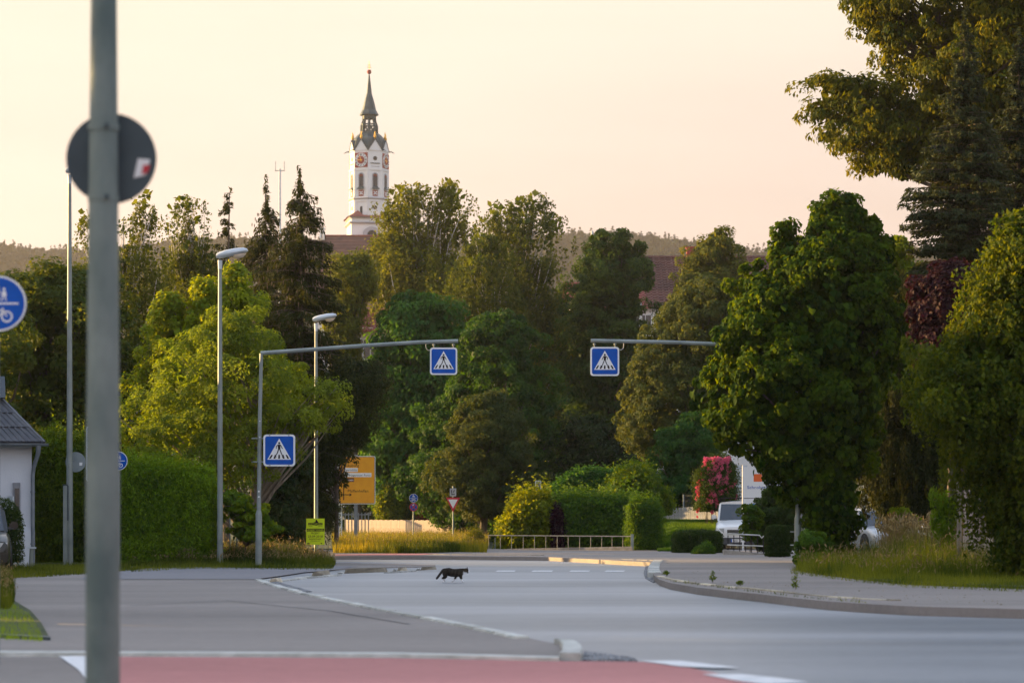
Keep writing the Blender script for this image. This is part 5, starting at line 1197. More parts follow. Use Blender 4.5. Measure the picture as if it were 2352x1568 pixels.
# --- grass
grass('bank_grass', 'tall wild grass on the bank around the lamp and crossing poles', [(300,1308),(330,1303),(450,1300),(620,1302),(765,1303),(770,1292),(700,1284),(290,1284)], LM['grass'], 46000, 0.25, 0.75, 0.05, 0.014, lean=0.45, seeds=(0.22, LM['dry'], 0.10, 'grass_seed_heads', 'brown seed heads over the bank grass', 0.22), hfun=lambda q: np.interp(q[:,0], [-10.5,-9,-7,-6.2,-5.6,-4.9,-4.4], [0.25,0.75,1.0,0.85,0.6,0.55,0.25])*np.interp(q[:,1], [61,62.2,63.2,65], [0.15,0.4,0.8,1.05])*(0.75+0.5*np.sin(q[:,0]*4.3+q[:,1])**2), tintc=0.3, seed=1)
grass('house_grass', 'short grass edge in front of the white house and lamp post', [(-60,1330),(100,1322),(200,1316),(300,1308),(300,1296),(-60,1300)], LM['grass'], 12000, 0.05, 0.22, 0.05, 0.014, seed=2, tintc=0.6)
grass('verge_grass', 'sunlit meadow grass on the verge around the direction sign', [(765,1268),(860,1268),(905,1269.5),(1050,1266),(1118,1267),(1118,1236),(765,1236)], LM['meadow'], 70000, 0.16, 0.60, 0.13, 0.018, lean=0.45, seeds=(0.10, LM['dry'], 0.07, 'verge_seed_heads', 'pale seed heads over the verge grass', 0.35), tintc=0.5, seed=3)
grass('verge_front_grass', 'darker green strip of grass along the front of the verge', [(900,1269.5),(950,1269),(1055,1266),(1055,1262),(900,1263)], LM['grass'], 12000, 0.15, 0.45, 0.13, 0.02, tintc=0.1, seed=4)
grass('roadside_grass', 'tall roadside grass and weeds in front of the right-hand birch', [(1828,1308),(1880,1317),(1960,1327),(2080,1340),(2352,1350),(2420,1352),(2420,1300),(1850,1288)], LM['roadside'], 64000, 0.14, 0.80, 0.13, 0.012, lean=0.5, seeds=(0.10, LM['dry'], 0.10, 'roadside_seed_heads', 'straw-coloured seed heads over the roadside grass', 0.2), hfun=lambda q: np.interp(q[:,0]/q[:,1]*F+CX, [1830,1900,1970,2050,2080,2150,2300], [0.5,0.55,0.68,0.85,1.2,1.15,0.9])*np.interp(q[:,1], [42,43.5,46,52,58], [0.25,0.6,0.9,1.05,1.1])*(0.7+0.6*np.sin(q[:,0]*3.3+q[:,1]*1.1)**2), tintc=0.45, seed=5)
grass('reed_grass', 'straw-coloured tall reeds leaning in the roadside grass', [(2025,1302),(2240,1304),(2240,1296),(2025,1294)], LM['dry'], 2600, 0.7, 1.25, 0.13, 0.02, seeds=(0.9, LM['dry'], 0.2, 'reed_plumes', 'pale brown plumes on the tall reeds', 0.22), seed=6)
grass('corner_grass', 'bright short grass in the lower left corner', [(-500,1464),(0,1463),(100,1468),(88,1440),(66,1410),(30,1388),(-20,1370),(-500,1380)], LM['thuja'], 26000, 0.03, 0.09, 0.05, 0.006, seed=7, tintc=1.0)
grass('corner_weeds', 'unmown grass at the left edge below the dark car', [(-60,1400),(22,1398),(34,1380),(26,1340),(12,1332),(-60,1332)], LM['grass'], 12000, 0.10, 0.42, 0.05, 0.009, seeds=(0.15, LM['dry'], 0.06, 'corner_seed_heads', 'small seed heads over the left edge grass', 0.25), seed=8)
def lawn_z(q):
    a, c, d, e = LAWN; t = np.clip((q[:,1]-84)/(101-84), 0, 1); u = np.clip((q[:,0]-a.x)/(c.x-a.x), 0, 1); s = t*t*(3-2*t)
    t2 = np.clip((q[:,1]-83)/(96-83), 0, 1); s2 = t2*t2*(3-2*t2)
    return (a.z+(e.z-a.z)*s)*(1-u) + (c.z+(d.z-c.z)*s2)*u - 0.02
grass('lawn_grass', 'mown lawn sloping up to the white picket fence', [(p.x, p.y) for p in LAWN], LM['hedge'], 40000, 0.05, 0.12, 0.13, 0.03, pix=False, tintc=0.3, seed=9, zfun=lawn_z)
grass('bank_edge_weeds', 'stray blades creeping over the pavement in front of the bank', [(300,1313),(450,1305),(620,1307),(760,1308),(760,1300),(300,1303)], LM['grass'], 1500, 0.03, 0.30, 0.03, 0.014, lean=0.9, seed=11, tintc=0.6)
grass('roadside_edge_weeds', 'stray blades creeping over the right pavement edge', [(1815,1316),(1960,1334),(2080,1347),(2352,1358),(2352,1348),(1960,1324),(1820,1304)], LM['roadside'], 2200, 0.03, 0.22, 0.12, 0.010, lean=0.9, seed=12, tintc=0.5)
grass('kerb_edge_weeds', 'thin line of weeds along the back of the right kerb', [(1540,1334),(1700,1354),(1830,1369),(1990,1383),(1990,1381),(1830,1366.5),(1700,1352),(1540,1332)], LM['roadside'], 260, 0.02, 0.10, 0.12, 0.012, lean=0.9, seed=13, tintc=0.3)
# weeds along the kerb
def weed(x, y, h, label):
    Y = Yof(y, 0.11); p = G(x, y, 0.11); r = empty('weed', p, label, 'plant')
    g = np.random.default_rng(int(x)); k = 60; t = g.random(k)
    P = np.stack([g.normal(0,0.012,k), g.normal(0,0.012,k), t*h],1); a = g.uniform(0,6.28,k)
    U = np.stack([np.cos(a), np.sin(a), np.full(k,0.9)],1); L = 0.07*(1.2-t)+0.02
    leafmesh('leaves', LM['shrub'], P+U*L[:,None]*0.4, unit(g.normal(size=(k,3))+np.array([[0,0,.8]])), U, L, L*0.25, g.random(k), r)
    MB().tube([(0,0,-0.01),(0.01,0,h*0.5),(0,0,h)], [0.006,0.005,0.002], 5).build('stem', M['bark_pale'], r)
weed(1637, 1339, 0.20, 'single upright weed on the right pavement edge, nearer the kerb corner')
weed(1827, 1353, 0.26, 'single tall weed on the right pavement edge below the crossing pole')
weed(1700, 1345, 0.07, 'tiny weed on the kerb between the two taller weeds')
weed(1530, 1323, 0.10, 'small weed at the rounded kerb corner on the right')
# --- far forest on the ridge: reads as one mass
def far_forest():
    g = np.random.default_rng(4); n = 5200
    P, U, Nn, L, W_, Tn = [], [], [], [], [], []
    con = g.random(n) < 0.38
    ys = 1449 - 520*g.random(n)**1.6; xs = g.uniform(-0.24, 0.24, n)*ys
    for i in range(n):
        x, y = xs[i], ys[i]; z = hill_h(x, y)
        tall = (15 if con[i] else 12.5)*g.uniform(0.8,1.15); r = tall*(0.17 if con[i] else 0.42); k = 36 if con[i] else 64
        if con[i]:
            t = g.random(k)**0.8; a = g.uniform(0,6.283,k); rr = r*(1-t)*g.uniform(.6,1.15,k)+0.15
            p = np.stack([x+rr*np.cos(a), y+rr*np.sin(a), z+tall*(0.1+0.9*t)],1); u = np.stack([np.cos(a),np.sin(a),np.full(k,-0.5)],1); l = (r*1.2*(1-t)+1.5)
            w_ = l*0.6
        else:
            d = unit(g.normal(size=(k,3))); p = np.array([x,y,z+tall*0.58]) + d*np.array([r,r,tall*0.42])*g.uniform(0.65,1.05,k)[:,None]; u = g.normal(size=(k,3)); l = np.full(k, tall*0.27)*g.uniform(.6,1.3,k); w_ = l*0.9
        P.append(p); U.append(u); L.append(l); W_.append(w_); Nn.append(unit(g.normal(size=(k,3))*0.5 + (p-np.array([x,y,z+tall*0.4]))/tall)); Tn.append(np.clip(g.normal(0.25 if con[i] else g.uniform(.3,.95), .1, k),0,1))
    o = leafmesh('forest', LM['forest'], np.concatenate(P), np.concatenate(Nn), np.concatenate(U), np.concatenate(L), np.concatenate(W_), np.concatenate(Tn), None)
    tag(o, 'hazy mixed forest of conifers and round crowns along the far ridge', 'forest', None, 'stuff')
far_forest()
# unseen trees added left of the frame to shade the road and near post
T('added_shade_tree', 'unseen tree added for shade outside the left edge of the picture, nearest the camera', 'tree', 25, [(-600,-3700,-2600),(0,-4400,-1700),(800,-4600,-1550),(1350,-4400,-1600)], -3000, LM['maple_dark'], leaf=0.32, n=24000, clump=0.7, r0=0.3, fill=2.0)
T('added_shade_tree', 'unseen tree added for shade outside the left edge of the picture, second from the camera', 'tree', 38, [(100,-2200,-1400),(500,-2500,-950),(900,-2500,-850),(1250,-2300,-900)], -1700, LM['maple_dark'], leaf=0.32, n=24000, clump=0.7, r0=0.3, fill=2.0)
T('added_shade_tree', 'unseen tree added for shade outside the left edge of the picture, behind the dark car', 'tree', 55, [(450,-1500,-800),(700,-1800,-680),(950,-1800,-640),(1200,-1700,-700)], -1200, LM['maple_dark'], leaf=0.32, n=24000, clump=0.7, r0=0.3, fill=2.0)

T('added_shade_tree', 'unseen tree added for shade outside the left edge of the picture, between the two others by the road', 'tree', 47, [(350,-1900,-1000),(600,-2100,-850),(950,-2100,-800),(1220,-1900,-850)], -1400, LM['maple_dark'], leaf=0.32, n=24000, clump=0.7, r0=0.3, fill=2.0)

# bits of leaf litter and grit on the right pavement, and worn seams in the asphalt
def litter():
    g = np.random.default_rng(8); n = 240
    xs = g.uniform(1520, 2300, n); ys = np.interp(xs, [1520,1700,1900,2100,2300], [1318,1345,1368,1380,1388]) - g.exponential(14, n)
    P = np.array([G(x, max(1292, y), 0.118) for x, y in zip(xs, ys)]); L = g.uniform(0.012, 0.035, n)
    o = leafmesh('leaf_litter', LM['dry'], P, unit(g.normal(size=(n,3))*0.3+np.array([[0,0,1.0]])), g.normal(size=(n,3)), L, L*0.6, g.random(n)*0.6, None)
    tag(o, 'dry leaf bits and grit scattered on the right pavement', 'litter', None, 'stuff')
litter()
def seam(pts, w_, dz):
    P = [Vector(G(x, y, dz)) for x, y in pts]; b = MB()
    for a, c in zip(P, P[1:]):
        n_ = max(1, int((c-a).length/1.5)); d = (c-a).normalized(); e = Vector((-d.y, d.x, 0)).normalized()*w_/2
        for i in range(n_):
            p, q = a.lerp(c, i/n_), a.lerp(c, (i+1)/n_); i0 = len(b.v)
            for v in (p-e, q-e, q+e, p+e): b.v.append((v.x, v.y, zg(v.y)+dz))
            b.f.append((i0, i0+1, i0+2, i0+3))
    o = b.build('asphalt_seam', M['seam']); o['kind'] = 'structure'
M['seam'] = mat('tar_seam', (0.05,0.05,0.055), (0.12,0.12,0.125), 0.7, 3, 4)
seam([(180,1332.5),(380,1332),(588,1332.5)], 0.05, 0.032)
seam([(300,1390),(520,1378),(760,1402),(940,1432)], 0.03, 0.026)
# ================================================================ STREET FURNITURE
def lamp(label, x, Y, ytop, r0, r1, head=1.0, group='street lamps'):
    p = B(x, Y); r = empty('street_lamp', p, label, 'street lamp', 0, group); h = Z(ytop, Y)-p.z
    MB().tube([(0,0,-0.05),(0,0,1.1),(0,0,h-0.12)], [r0, r0*0.95, r1], 16).build('pole', M['galv'], r, smooth=True)
    MB().tube([(0,0,h-0.25),(0,0,h-0.02)], [r1*1.05, r1*1.25], 12).build('collar', M['lampwhite'], r, smooth=True)
    MB().box((0,-r0*0.98,0.75),(0.07,0.02,0.28)).build('service_door', M['galv'], r)
    # cobra head: long drop-shaped housing rising to the right
    secs = []; L = 0.82*head
    for t, hw, up_, dn in ((0,0.05,0.05,0.07),(0.08,0.09,0.09,0.10),(0.3,0.13,0.12,0.10),(0.6,0.16,0.13,0.085),(0.85,0.15,0.11,0.06),(0.96,0.11,0.07,0.04),(1,0.05,0.02,0.02)):
        x_ = -0.10+L*t; zc = 0.10+0.13*t*head
        secs.append([(x_, hw*math.cos(R(a))*head, h+zc+(up_ if a < 180 else dn)*math.sin(R(a))*head*0.9) for a in range(0,360,30)])
    MB().loft(secs).build('lamp_head', M['lampwhite'], r, smooth=True)
    secs = []
    for t, hw, dn in ((0.50,0.03,0.01),(0.58,0.10,0.08),(0.72,0.12,0.12),(0.86,0.10,0.09),(0.95,0.03,0.01)):
        x_ = -0.10+L*t; zc = 0.10+0.13*t*head-0.06
        secs.append([(x_, hw*math.cos(R(a))*head, h+zc+dn*math.sin(R(a))*head) for a in range(180,361,20)])
    MB().loft(secs).build('lamp_bowl', M['lampglass'], r, smooth=True)
    return r
lamp('taller near street lamp with white head standing in the bank grass', 505.5, 62.5, 596, 0.078, 0.048, 1.0)
lamp('smaller far street lamp behind the crossing arm with a poster on its pole', 726, 70.5, 741, 0.062, 0.042, 0.85)
lamp('tall thin lamp post beside the white house, its top hidden by the round sign', 160, 62.5, 400, 0.092, 0.045, 1.0)

def zebra_sign(name, label, centre, size, mirror=False, lit=True, thick=0.09, group='pedestrian crossing signs', brackets='top'):
    """square blue pedestrian crossing sign, facing the camera"""
    r = empty(name, centre, label, 'road sign', 0, group); s = size
    flat('housing', [rrect(s, s, s*0.10)], M['galv'], r, 0.0, thick)
    b = MB(); b.slab(rrect(s*1.0, s*1.0, s*0.10), -0.006, 0.0); b.build('border', M['white'], r)
    b = MB(); b.slab(rrect(s*0.89, s*0.89, s*0.07), -0.010, -0.006); b.build('blue_field', M['blue'], r)
    k = s*0.89; b = MB(); b.slab([(-k*0.42,-k*0.325),(k*0.42,-k*0.325),(0,k*0.42)], -0.014, -0.010); b.build('triangle', M['white'], r)
    mx_ = -1 if mirror else 1; polys = []
    for i, (xb, xt) in enumerate(((-0.33,-0.25),(-0.17,-0.13),(-0.005,0.0),(0.16,0.13),(0.32,0.25))):
        w1 = 0.034; polys.append([(k*(xb-w1),-k*0.29),(k*(xb+w1),-k*0.29),(k*(xt+w1*0.8),-k*0.155),(k*(xt-w1*0.8),-k*0.155)])
    polys.append(circ(k*0.038, 0, k*0.258, 14))
    polys.append([(-k*0.055*mx_,k*0.205),(k*0.045*mx_,k*0.21),(k*0.04*mx_,k*0.04),(-k*0.04*mx_,k*0.04)])
    polys += [line((k*0.045*mx_,k*0.19),(k*0.08*mx_,k*0.13),k*0.026), line((k*0.075*mx_,k*0.14),(k*0.115*mx_,k*0.06),k*0.026),
              line((-k*0.05*mx_,k*0.19),(-k*0.11*mx_,k*0.14),k*0.026), line((-k*0.105*mx_,k*0.148),(-k*0.10*mx_,k*0.065),k*0.026)]
    polys += [line((k*0.018*mx_,k*0.05),(k*0.075*mx_,-k*0.10),k*0.034), line((k*0.07*mx_,-k*0.085),(k*0.125*mx_,-k*0.215),k*0.030),
              line((-k*0.018*mx_,k*0.05),(-k*0.065*mx_,-k*0.09),k*0.034), line((-k*0.06*mx_,-k*0.08),(-k*0.13*mx_,-k*0.20),k*0.030), line((-k*0.15*mx_,-k*0.20),(-k*0.10*mx_,-k*0.232),k*0.028), line((k*0.10*mx_,-k*0.235),(k*0.155*mx_,-k*0.205),k*0.028)]
    b = MB()
    for i, p in enumerate(polys): b.slab([tuple(q) for q in p], -0.0165-0.0002*(i%7), -0.014)
    b.build('pedestrian_symbol', M['black'], r)
    if brackets == 'top':
        for x_ in (-0.36, 0.36):
            b = MB(); b.tube([(x_*s,thick/2,s/2-0.01),(x_*s,thick/2,s/2+0.085)], 0.014, 8); b.lathe([(0.012,0),(0.035,0.01),(0.035,0.035),(0.012,0.05)], (x_*s,thick/2,s/2+0.05), 10); b.build('hanger', M['galv'], r)
        sg = 1 if mirror else -1
        b = MB(); b.tube([(sg*s*0.5,thick/2,s*0.42),(sg*s*0.56,thick/2,s*0.40),(sg*s*0.64,thick/2,s*0.46),(sg*s*0.66,thick/2,s*0.56),(sg*s*0.64,thick/2,s*0.70)], 0.008, 6); b.build('cable', M['kerb_pale'], r)
    else:
        b = MB()
        for z_ in (-0.36, 0.38): b.box((-s*0.62,thick*0.6,z_*s),(s*0.28,0.03,0.03)); b.tube([(-s*0.775,thick*0.6,z_*s-0.015),(-s*0.775,thick*0.6,z_*s+0.015)], 0.085, 12)
        b.build('bracket', M['galv'], r)
        b = MB(); 
        for x_, z_ in ((-.3,.47),(.3,.47),(-.3,-.47),(.3,-.47)): b.box((x_*s,-0.008,z_*s),(0.04,0.012,0.02))
        b.build('clip', M['galv'], r)
    return r
Yc_ = 61.0
# left crossing pole and whip arm
p = B(594, Yc_); cl = empty('crossing_pole', p, 'left grey pole with an arm over the road and a crossing sign at its side', 'pole', 0, 'crossing poles')
hz = lambda y: Z(y, Yc_)-p.z
MB().tube([(0,0,-0.05),(0.004,0,hz(1180)),(0.006,0,hz(1172))], [0.082,0.080,0.056], 16).build('pole_base', M['galv'], cl, smooth=True)
MB().tube([(0.006,0,hz(1174)),(0.03,0,hz(965)),(0.07,0,hz(812))], [0.056,0.05,0.044], 14).build('pole', M['galv'], cl, smooth=True)
MB().tube([(0.055,0,hz(811)),(1.2,0.0,hz(803.5)),(2.6,0,hz(794)),(4.0,0,hz(786)),(X(1052,Yc_)-p.x,0,hz(783))], [0.052,0.05,0.048,0.046,0.046], 14).build('arm', M['galv'], cl, smooth=True)
for q, z_ in ((0.02,0.0),(0.03,0.4)): MB().box((0.035,-0.052,hz(967)-z_),(0.03,0.02,0.03)).build('bolt', M['lampwhite'], cl)
for z_ in (1162.5,1150): MB().slab(circ(0.022,0.012,hz(z_-22),12), -0.062, -0.05).build('sticker', M['white'], cl)
zebra_sign('crossing_sign', 'pedestrian crossing sign fixed low at the side of the left pole', Vector((X(642,Yc_), Yc_-0.06, Z(1034,Yc_))), 0.80, False, thick=0.06, brackets='side')
zebra_sign('crossing_sign', 'left overhead crossing sign hanging from the tip of the left arm', Vector((X(1019,Yc_), Yc_-0.04, Z(829.5,Yc_))), 0.685, False)
p2 = B(1832, 60.8); cr_ = empty('crossing_pole', p2, 'right grey pole below the linden, its arm coming out of the leaves', 'pole', 0, 'crossing poles')
h2 = lambda y: Z(y, 60.8)-p2.z
MB().tube([(0,0,-0.05),(0,0,h2(1190)),(0,0,h2(1180))], [0.083,0.080,0.056], 16).build('pole_base', M['galv'], cr_, smooth=True)
MB().tube([(0,0,h2(1182)),(0,0,h2(796))], [0.056,0.046], 14).build('pole', M['galv'], cr_, smooth=True)
xt = X(1357, 60.8)-p2.x
MB().tube([(0,0,h2(798)),(xt*0.3,0,h2(792)),(xt*0.6,0,h2(786)),(xt,0,h2(782))], [0.052,0.05,0.047,0.045], 14).build('arm', M['galv'], cr_, smooth=True)
zebra_sign('crossing_sign', 'right overhead crossing sign with mirrored walker on the right arm', Vector((X(1389,60.8), 60.76, Z(830,60.8))), 0.725, True)

# shared path signs (pedestrians above, bicycle below)
def path_sign(parent, c, rad, thick=0.012, y=0.0):
    b = MB(); b.slab(circ(rad, c[0], c[1], 36), y, y+thick); plate = b.build('round_plate', M['sign_back2'], parent)
    b = MB(); b.slab(circ(rad*0.995, c[0], c[1], 36), y-0.003, y); b.build('rim', M['white'], plate)
    b = MB(); b.slab(circ(rad*0.93, c[0], c[1], 36), y-0.006, y-0.003); b.build('blue_disc', M['blue'], plate)
    k = rad; P = []
    P.append(line((c[0]-k*0.72,c[1]),(c[0]+k*0.72,c[1]),k*0.06))
    for ox, sc_ in ((-0.08,1.0),(0.20,0.68)):
        zb = 0.10
        P.append(circ(k*0.075*sc_, c[0]+k*ox, c[1]+k*(zb+0.62*sc_), 10))
        P.append([(c[0]+k*(ox-0.09*sc_),c[1]+k*(zb+0.52*sc_)),(c[0]+k*(ox+0.09*sc_),c[1]+k*(zb+0.52*sc_)),(c[0]+k*(ox+0.14*sc_),c[1]+k*(zb+0.24*sc_)),(c[0]+k*(ox-0.14*sc_),c[1]+k*(zb+0.24*sc_))])
        P.append(line((c[0]+k*(ox-0.05*sc_),c[1]+k*(zb+0.24*sc_)),(c[0]+k*(ox-0.11*sc_),c[1]+k*zb),k*0.06*sc_)); P.append(line((c[0]+k*(ox+0.05*sc_),c[1]+k*(zb+0.24*sc_)),(c[0]+k*(ox+0.11*sc_),c[1]+k*zb),k*0.06*sc_))
    b = MB()
    for q in P: b.slab([tuple(t) for t in q], y-0.009, y-0.006)
    for ox in (-0.30, 0.30):     # wheels as rings
        cc = (c[0]+k*ox, c[1]-k*0.47); o = circ(k*0.21, *cc, 20); i_ = circ(k*0.15, *cc, 20)
        for t in range(20): b.slab([o[t], o[(t+1)%20], i_[(t+1)%20], i_[t]], y-0.009, y-0.006)
    for a_, e_ in (((-.30,-.47),(-.14,-.24)),((-.14,-.24),(.18,-.24)),((.18,-.24),(.30,-.47)),((-.30,-.47),(0.0,-.47)),((0.0,-.47),(.18,-.24)),((-.14,-.24),(-.02,-.47)),((.18,-.24),(.14,-.15)),((-.2,-.18),(-.08,-.18))):
        b.slab(line((c[0]+k*a_[0],c[1]+k*a_[1]),(c[0]+k*e_[0],c[1]+k*e_[1]),k*0.045), y-0.009, y-0.006)
    b.build('walker_and_bicycle_symbol', M['white'], plate)
    return plate
r = empty('path_sign', B(-13, 18.5), 'large blurred blue path sign cut by the left edge', 'road sign')
MB().tube([(0,0.04,-0.05),(0,0.04,Z(625,18.5)-zg(18.5))], 0.03, 12).build('pole', M['galv_near'], r)
path_sign(r, (X(-3,18.5)-X(-13,18.5), Z(697,18.5)-zg(18.5)), 0.213)
# near lamp post with the back of a round sign
Yn = 13.0; pn = B(236, Yn); np_ = empty('street_lamp', pn, 'wide blurred near lamp post with the dark back of a round sign', 'street lamp')
zz = lambda y: Z(y, Yn)-pn.z
MB().tube([(0,0,-0.05),(0,0,zz(1568)),(0,0,zz(1100)),(0.004,0,zz(460)),(0.006,0,zz(0)),(0.02,0,7.6)], [0.096,0.092,0.090,0.079,0.069,0.05], 32).build('pole', M['galv_near'], np_, smooth=True)
MB().slab(circ(0.245, X(248,Yn)-pn.x, zz(358), 48), 0.105, 0.117).build('round_sign_back', M['sign_back'], np_)
for y_ in (293, 455): MB().tube([(0.004,0,zz(y_)-0.018),(0.004,0,zz(y_)+0.018)], 0.084, 24).build('clamp', M['galv_near'], np_); 
for y_ in (293, 455): MB().box((X(252,Yn)-pn.x,-0.088,zz(y_)),(0.02,0.02,0.02)).build('bolt', M['sign_back'], np_)
sx, sz = X(319,Yn)-pn.x, zz(382)
MB().slab([(sx-0.043,sz-0.05),(sx+0.02,sz-0.035),(sx+0.045,sz+0.05),(sx-0.02,sz+0.055)][::1], 0.098, 0.105).build('sticker', M['white'], np_)
MB().slab([(sx+0.0,sz-0.03),(sx+0.035,sz-0.02),(sx+0.045,sz+0.02),(sx+0.01,sz+0.02)], 0.094, 0.098).build('sticker', M['signred'], np_)
MB().box((0.5,0,7.65),(0.9,0.22,0.12)).build('lamp_head', M['lampwhite'], np_, bevel=0.04)
# signs around the thin lamp post by the house
r = empty('round_sign', Vector((X(165,62.2), 62.75, Z(1060,62.2))), 'grey back of a round sign with a white sticker on the thin lamp post', 'road sign')
MB().slab(circ(0.262,0,0,32), -0.02, -0.005).build('round_sign_back', M['sign_back2'], r); MB().slab([(0.10,-0.09),(0.17,-0.09),(0.18,-0.01),(0.10,-0.01)], -0.024, -0.02).build('sticker', M['white'], r)
MB().tube([(-0.05,-0.02,0.05),(-0.05,-0.30,0.05)], 0.012, 6).build('bracket', M['galv'], r)
r = empty('marker_post', B(150, 61.9), 'slim grey post with dark fittings left of the thin lamp post', 'post')
h_ = Z(1115,61.9)-zg(61.9); MB().box((0,0,h_/2),(0.10,0.06,h_)).build('post_body', M['galv'], r); MB().box((0.065,0,h_*0.55+0.5),(0.03,0.05,0.9)).build('fitting', M['sign_back'], r); MB().box((0,0,h_+0.02),(0.12,0.08,0.03)).build('cap', M['sign_back'], r)
r = empty('edge_on_sign', Vector((X(212,58), 58, zg(58))), 'rounded metal sign frame seen edge-on, mostly behind the near post', 'road sign')
MB().tube([(0.06,0.05,0),(0.06,0.05,Z(985,58)-zg(58))], 0.035, 10).build('pole', M['galv'], r)
MB().slab(rrect(0.26,1.32,0.06,0,Z(1042,58)-zg(58)), -0.02, 0.02).build('sign_plate', M['sign_back2'], r)
b = MB(); fr_ = rrect(0.26,1.32,0.06,0,Z(1042,58)-zg(58)); b.tube([(x,-0.02,z) for x, z in fr_]+[(fr_[0][0],-0.02,fr_[0][1])], 0.016, 6); b.build('frame', M['lampwhite'], r)
r = empty('path_sign', B(271, 59), 'small blue path sign half hidden behind the near post', 'road sign')
MB().tube([(0,0.04,-0.05),(0,0.04,Z(1035,59)-zg(59))], 0.03, 10).build('pole', M['galv'], r); path_sign(r, (0, Z(1058,59)-zg(59)), 0.235)

# no-stopping + path sign pair, yield sign, direction sign
Ys = 112.0; r = empty('path_sign', B(949, Ys), 'pole with a small blue path sign above a red-rimmed no-stopping sign', 'road sign')
MB().tube([(0,0.04,-0.05),(0.02,0.04,Z(1134,Ys)-zg(Ys))], 0.032, 10).build('pole', M['galv'], r)
path_sign(r, (0.02, Z(1143.5,Ys)-zg(Ys)), 0.205)
zc_ = Z(1164,Ys)-zg(Ys); rs = 0.195
pl = MB().slab(circ(rs,0.02,zc_,28), 0.0, 0.012).build('no_stopping_plate', M['signred'], r)
MB().slab(circ(rs*0.80,0.02,zc_,28), -0.004, 0.0).build('blue_disc', M['blue'], pl)
for i, a_ in enumerate((45,-45)): MB().slab(line((0.02-rs*0.75*math.cos(R(a_)), zc_-rs*0.75*math.sin(R(a_))),(0.02+rs*0.75*math.cos(R(a_)), zc_+rs*0.75*math.sin(R(a_))), rs*0.17), -0.008-0.002*i, -0.004).build('red_bar', M['signred'], pl)
MB().slab([(-0.03,zc_+0.06),(0.05,zc_+0.10),(0.05,zc_+0.14),(-0.03,zc_+0.12)], -0.014, -0.011).build('sticker', M['white'], pl)
Ys = 104.0; r = empty('yield_sign', B(1040.5, Ys), 'red and white yield sign on a pole under a small square plate', 'road sign')
MB().tube([(0,0.04,-0.05),(0,0.04,Z(1116,Ys)-zg(Ys))], 0.032, 10).build('pole', M['galv'], r)
za, zb_ = Z(1142,Ys)-zg(Ys), Z(1176,Ys)-zg(Ys); hw = 0.30
pl = MB().slab([(-hw,za),(hw,za),(0,zb_)], 0.0, 0.012).build('triangle_plate', M['signred'], r)
MB().slab([(-hw*0.66,za-0.085),(hw*0.66,za-0.085),(0,zb_+0.17)], -0.004, 0.0).build('white_field', M['white'], pl)
zt_ = Z(1130,Ys)-zg(Ys); pl = MB().slab([(-0.14,zt_-0.17),(0.14,zt_-0.17),(0.14,zt_+0.17),(-0.14,zt_+0.17)], 0.0, 0.012).build('square_plate', M['fencegrey'], r)
b = MB(); b.slab(line((-0.08,zt_-0.09),(0.08,zt_-0.09),0.03), -0.004, 0); b.slab(line((-0.06,zt_+0.10),(-0.06,zt_-0.04),0.03), -0.005, 0); b.slab(line((0.06,zt_+0.10),(0.02,zt_+0.0),0.03), -0.0045, 0); b.build('symbol', M['black'], pl)
Yd = 104.0; r = empty('direction_sign', B(817, Yd), 'large yellow town direction sign partly covered by spruce twigs', 'road sign'); bx_ = X(817,Yd)
ax, bx2 = X(777,Yd)-bx_, X(862,Yd)-bx_; z0, z1 = Z(1157,Yd)-zg(Yd), Z(1047,Yd)-zg(Yd); w_, h_ = bx2-ax, z1-z0; mxx, mz = (ax+bx2)/2, (z0+z1)/2
MB().slab(rrect(w_,h_,0.06,mxx,mz), 0.0, 0.04).build('panel', M['white'], r)
b = MB(); b.slab(rrect(w_-0.05,h_-0.05,0.05,mxx,mz), -0.004, 0.0); b.build('black_line', M['black'], r)
b = MB(); b.slab(rrect(w_-0.08,h_-0.08,0.045,mxx,mz), -0.008, -0.004); b.build('yellow_field', M['yellow'], r)
sc_ = Yd/F
def zx(y): return Z(y,Yd)-zg(Yd)
def xx(x): return X(x,Yd)-bx_
text('Neuburg', 6.5*sc_, xx(792), zx(1071.5), -0.009, M['black'], r, 'LEFT')
for (xa, xb, yt_, yb_, m_, tx_, tm) in ((790,822,1074,1083,'white','Sportst\u00e4tte','black'),(790,853,1085.5,1095,'white','GI. Hagenauer Forst','black'),(790,813.5,1097,1106,'brownsign','Museen','white')):
    MB().slab([(xx(xa),zx(yb_)),(xx(xb),zx(yb_)),(xx(xb),zx(yt_)),(xx(xa),zx(yt_))], -0.012, -0.008).build('name_plate', M[m_], r)
    text(tx_, 5.0*sc_, xx((xa+xb)/2), zx(yb_-2.1), -0.013, M[tm], r, 'CENTER', w=(xb-xa-4)*sc_)
text('Pfaffenhofen', 6.2*sc_, xx(799), zx(1129.8), -0.009, M['black'], r, 'LEFT', w=47*sc_)
b = MB(); b.slab(line((xx(789.5),zx(1148)),(xx(789.5),zx(1114)),2.0*sc_), -0.011, -0.008); b.slab(line((xx(790),zx(1135.5)),(xx(803),zx(1135.5)),1.8*sc_), -0.0113, -0.008); b.slab([(xx(803),zx(1132)),(xx(808.5),zx(1135.5)),(xx(803),zx(1139))], -0.0116, -0.008); b.build('arrow_diagram', M['black'], r)
MB().box((0.0,0.10,(z0+0.3)/2+0.1),(0.15,0.12,z0+0.6)).build('sign_post', M['zinc'], r)
MB().box((0.0,0.03,z1+0.03),(0.16,0.06,0.05)).build('clamp', M['galv'], r)
for k in (0.0, 0.14):
    MB().box((ax+0.02+k*0.7,0.1+k,1.35),(0.045,0.045,2.9)).build('lattice_leg', M['lampwhite'], r)
b = MB()
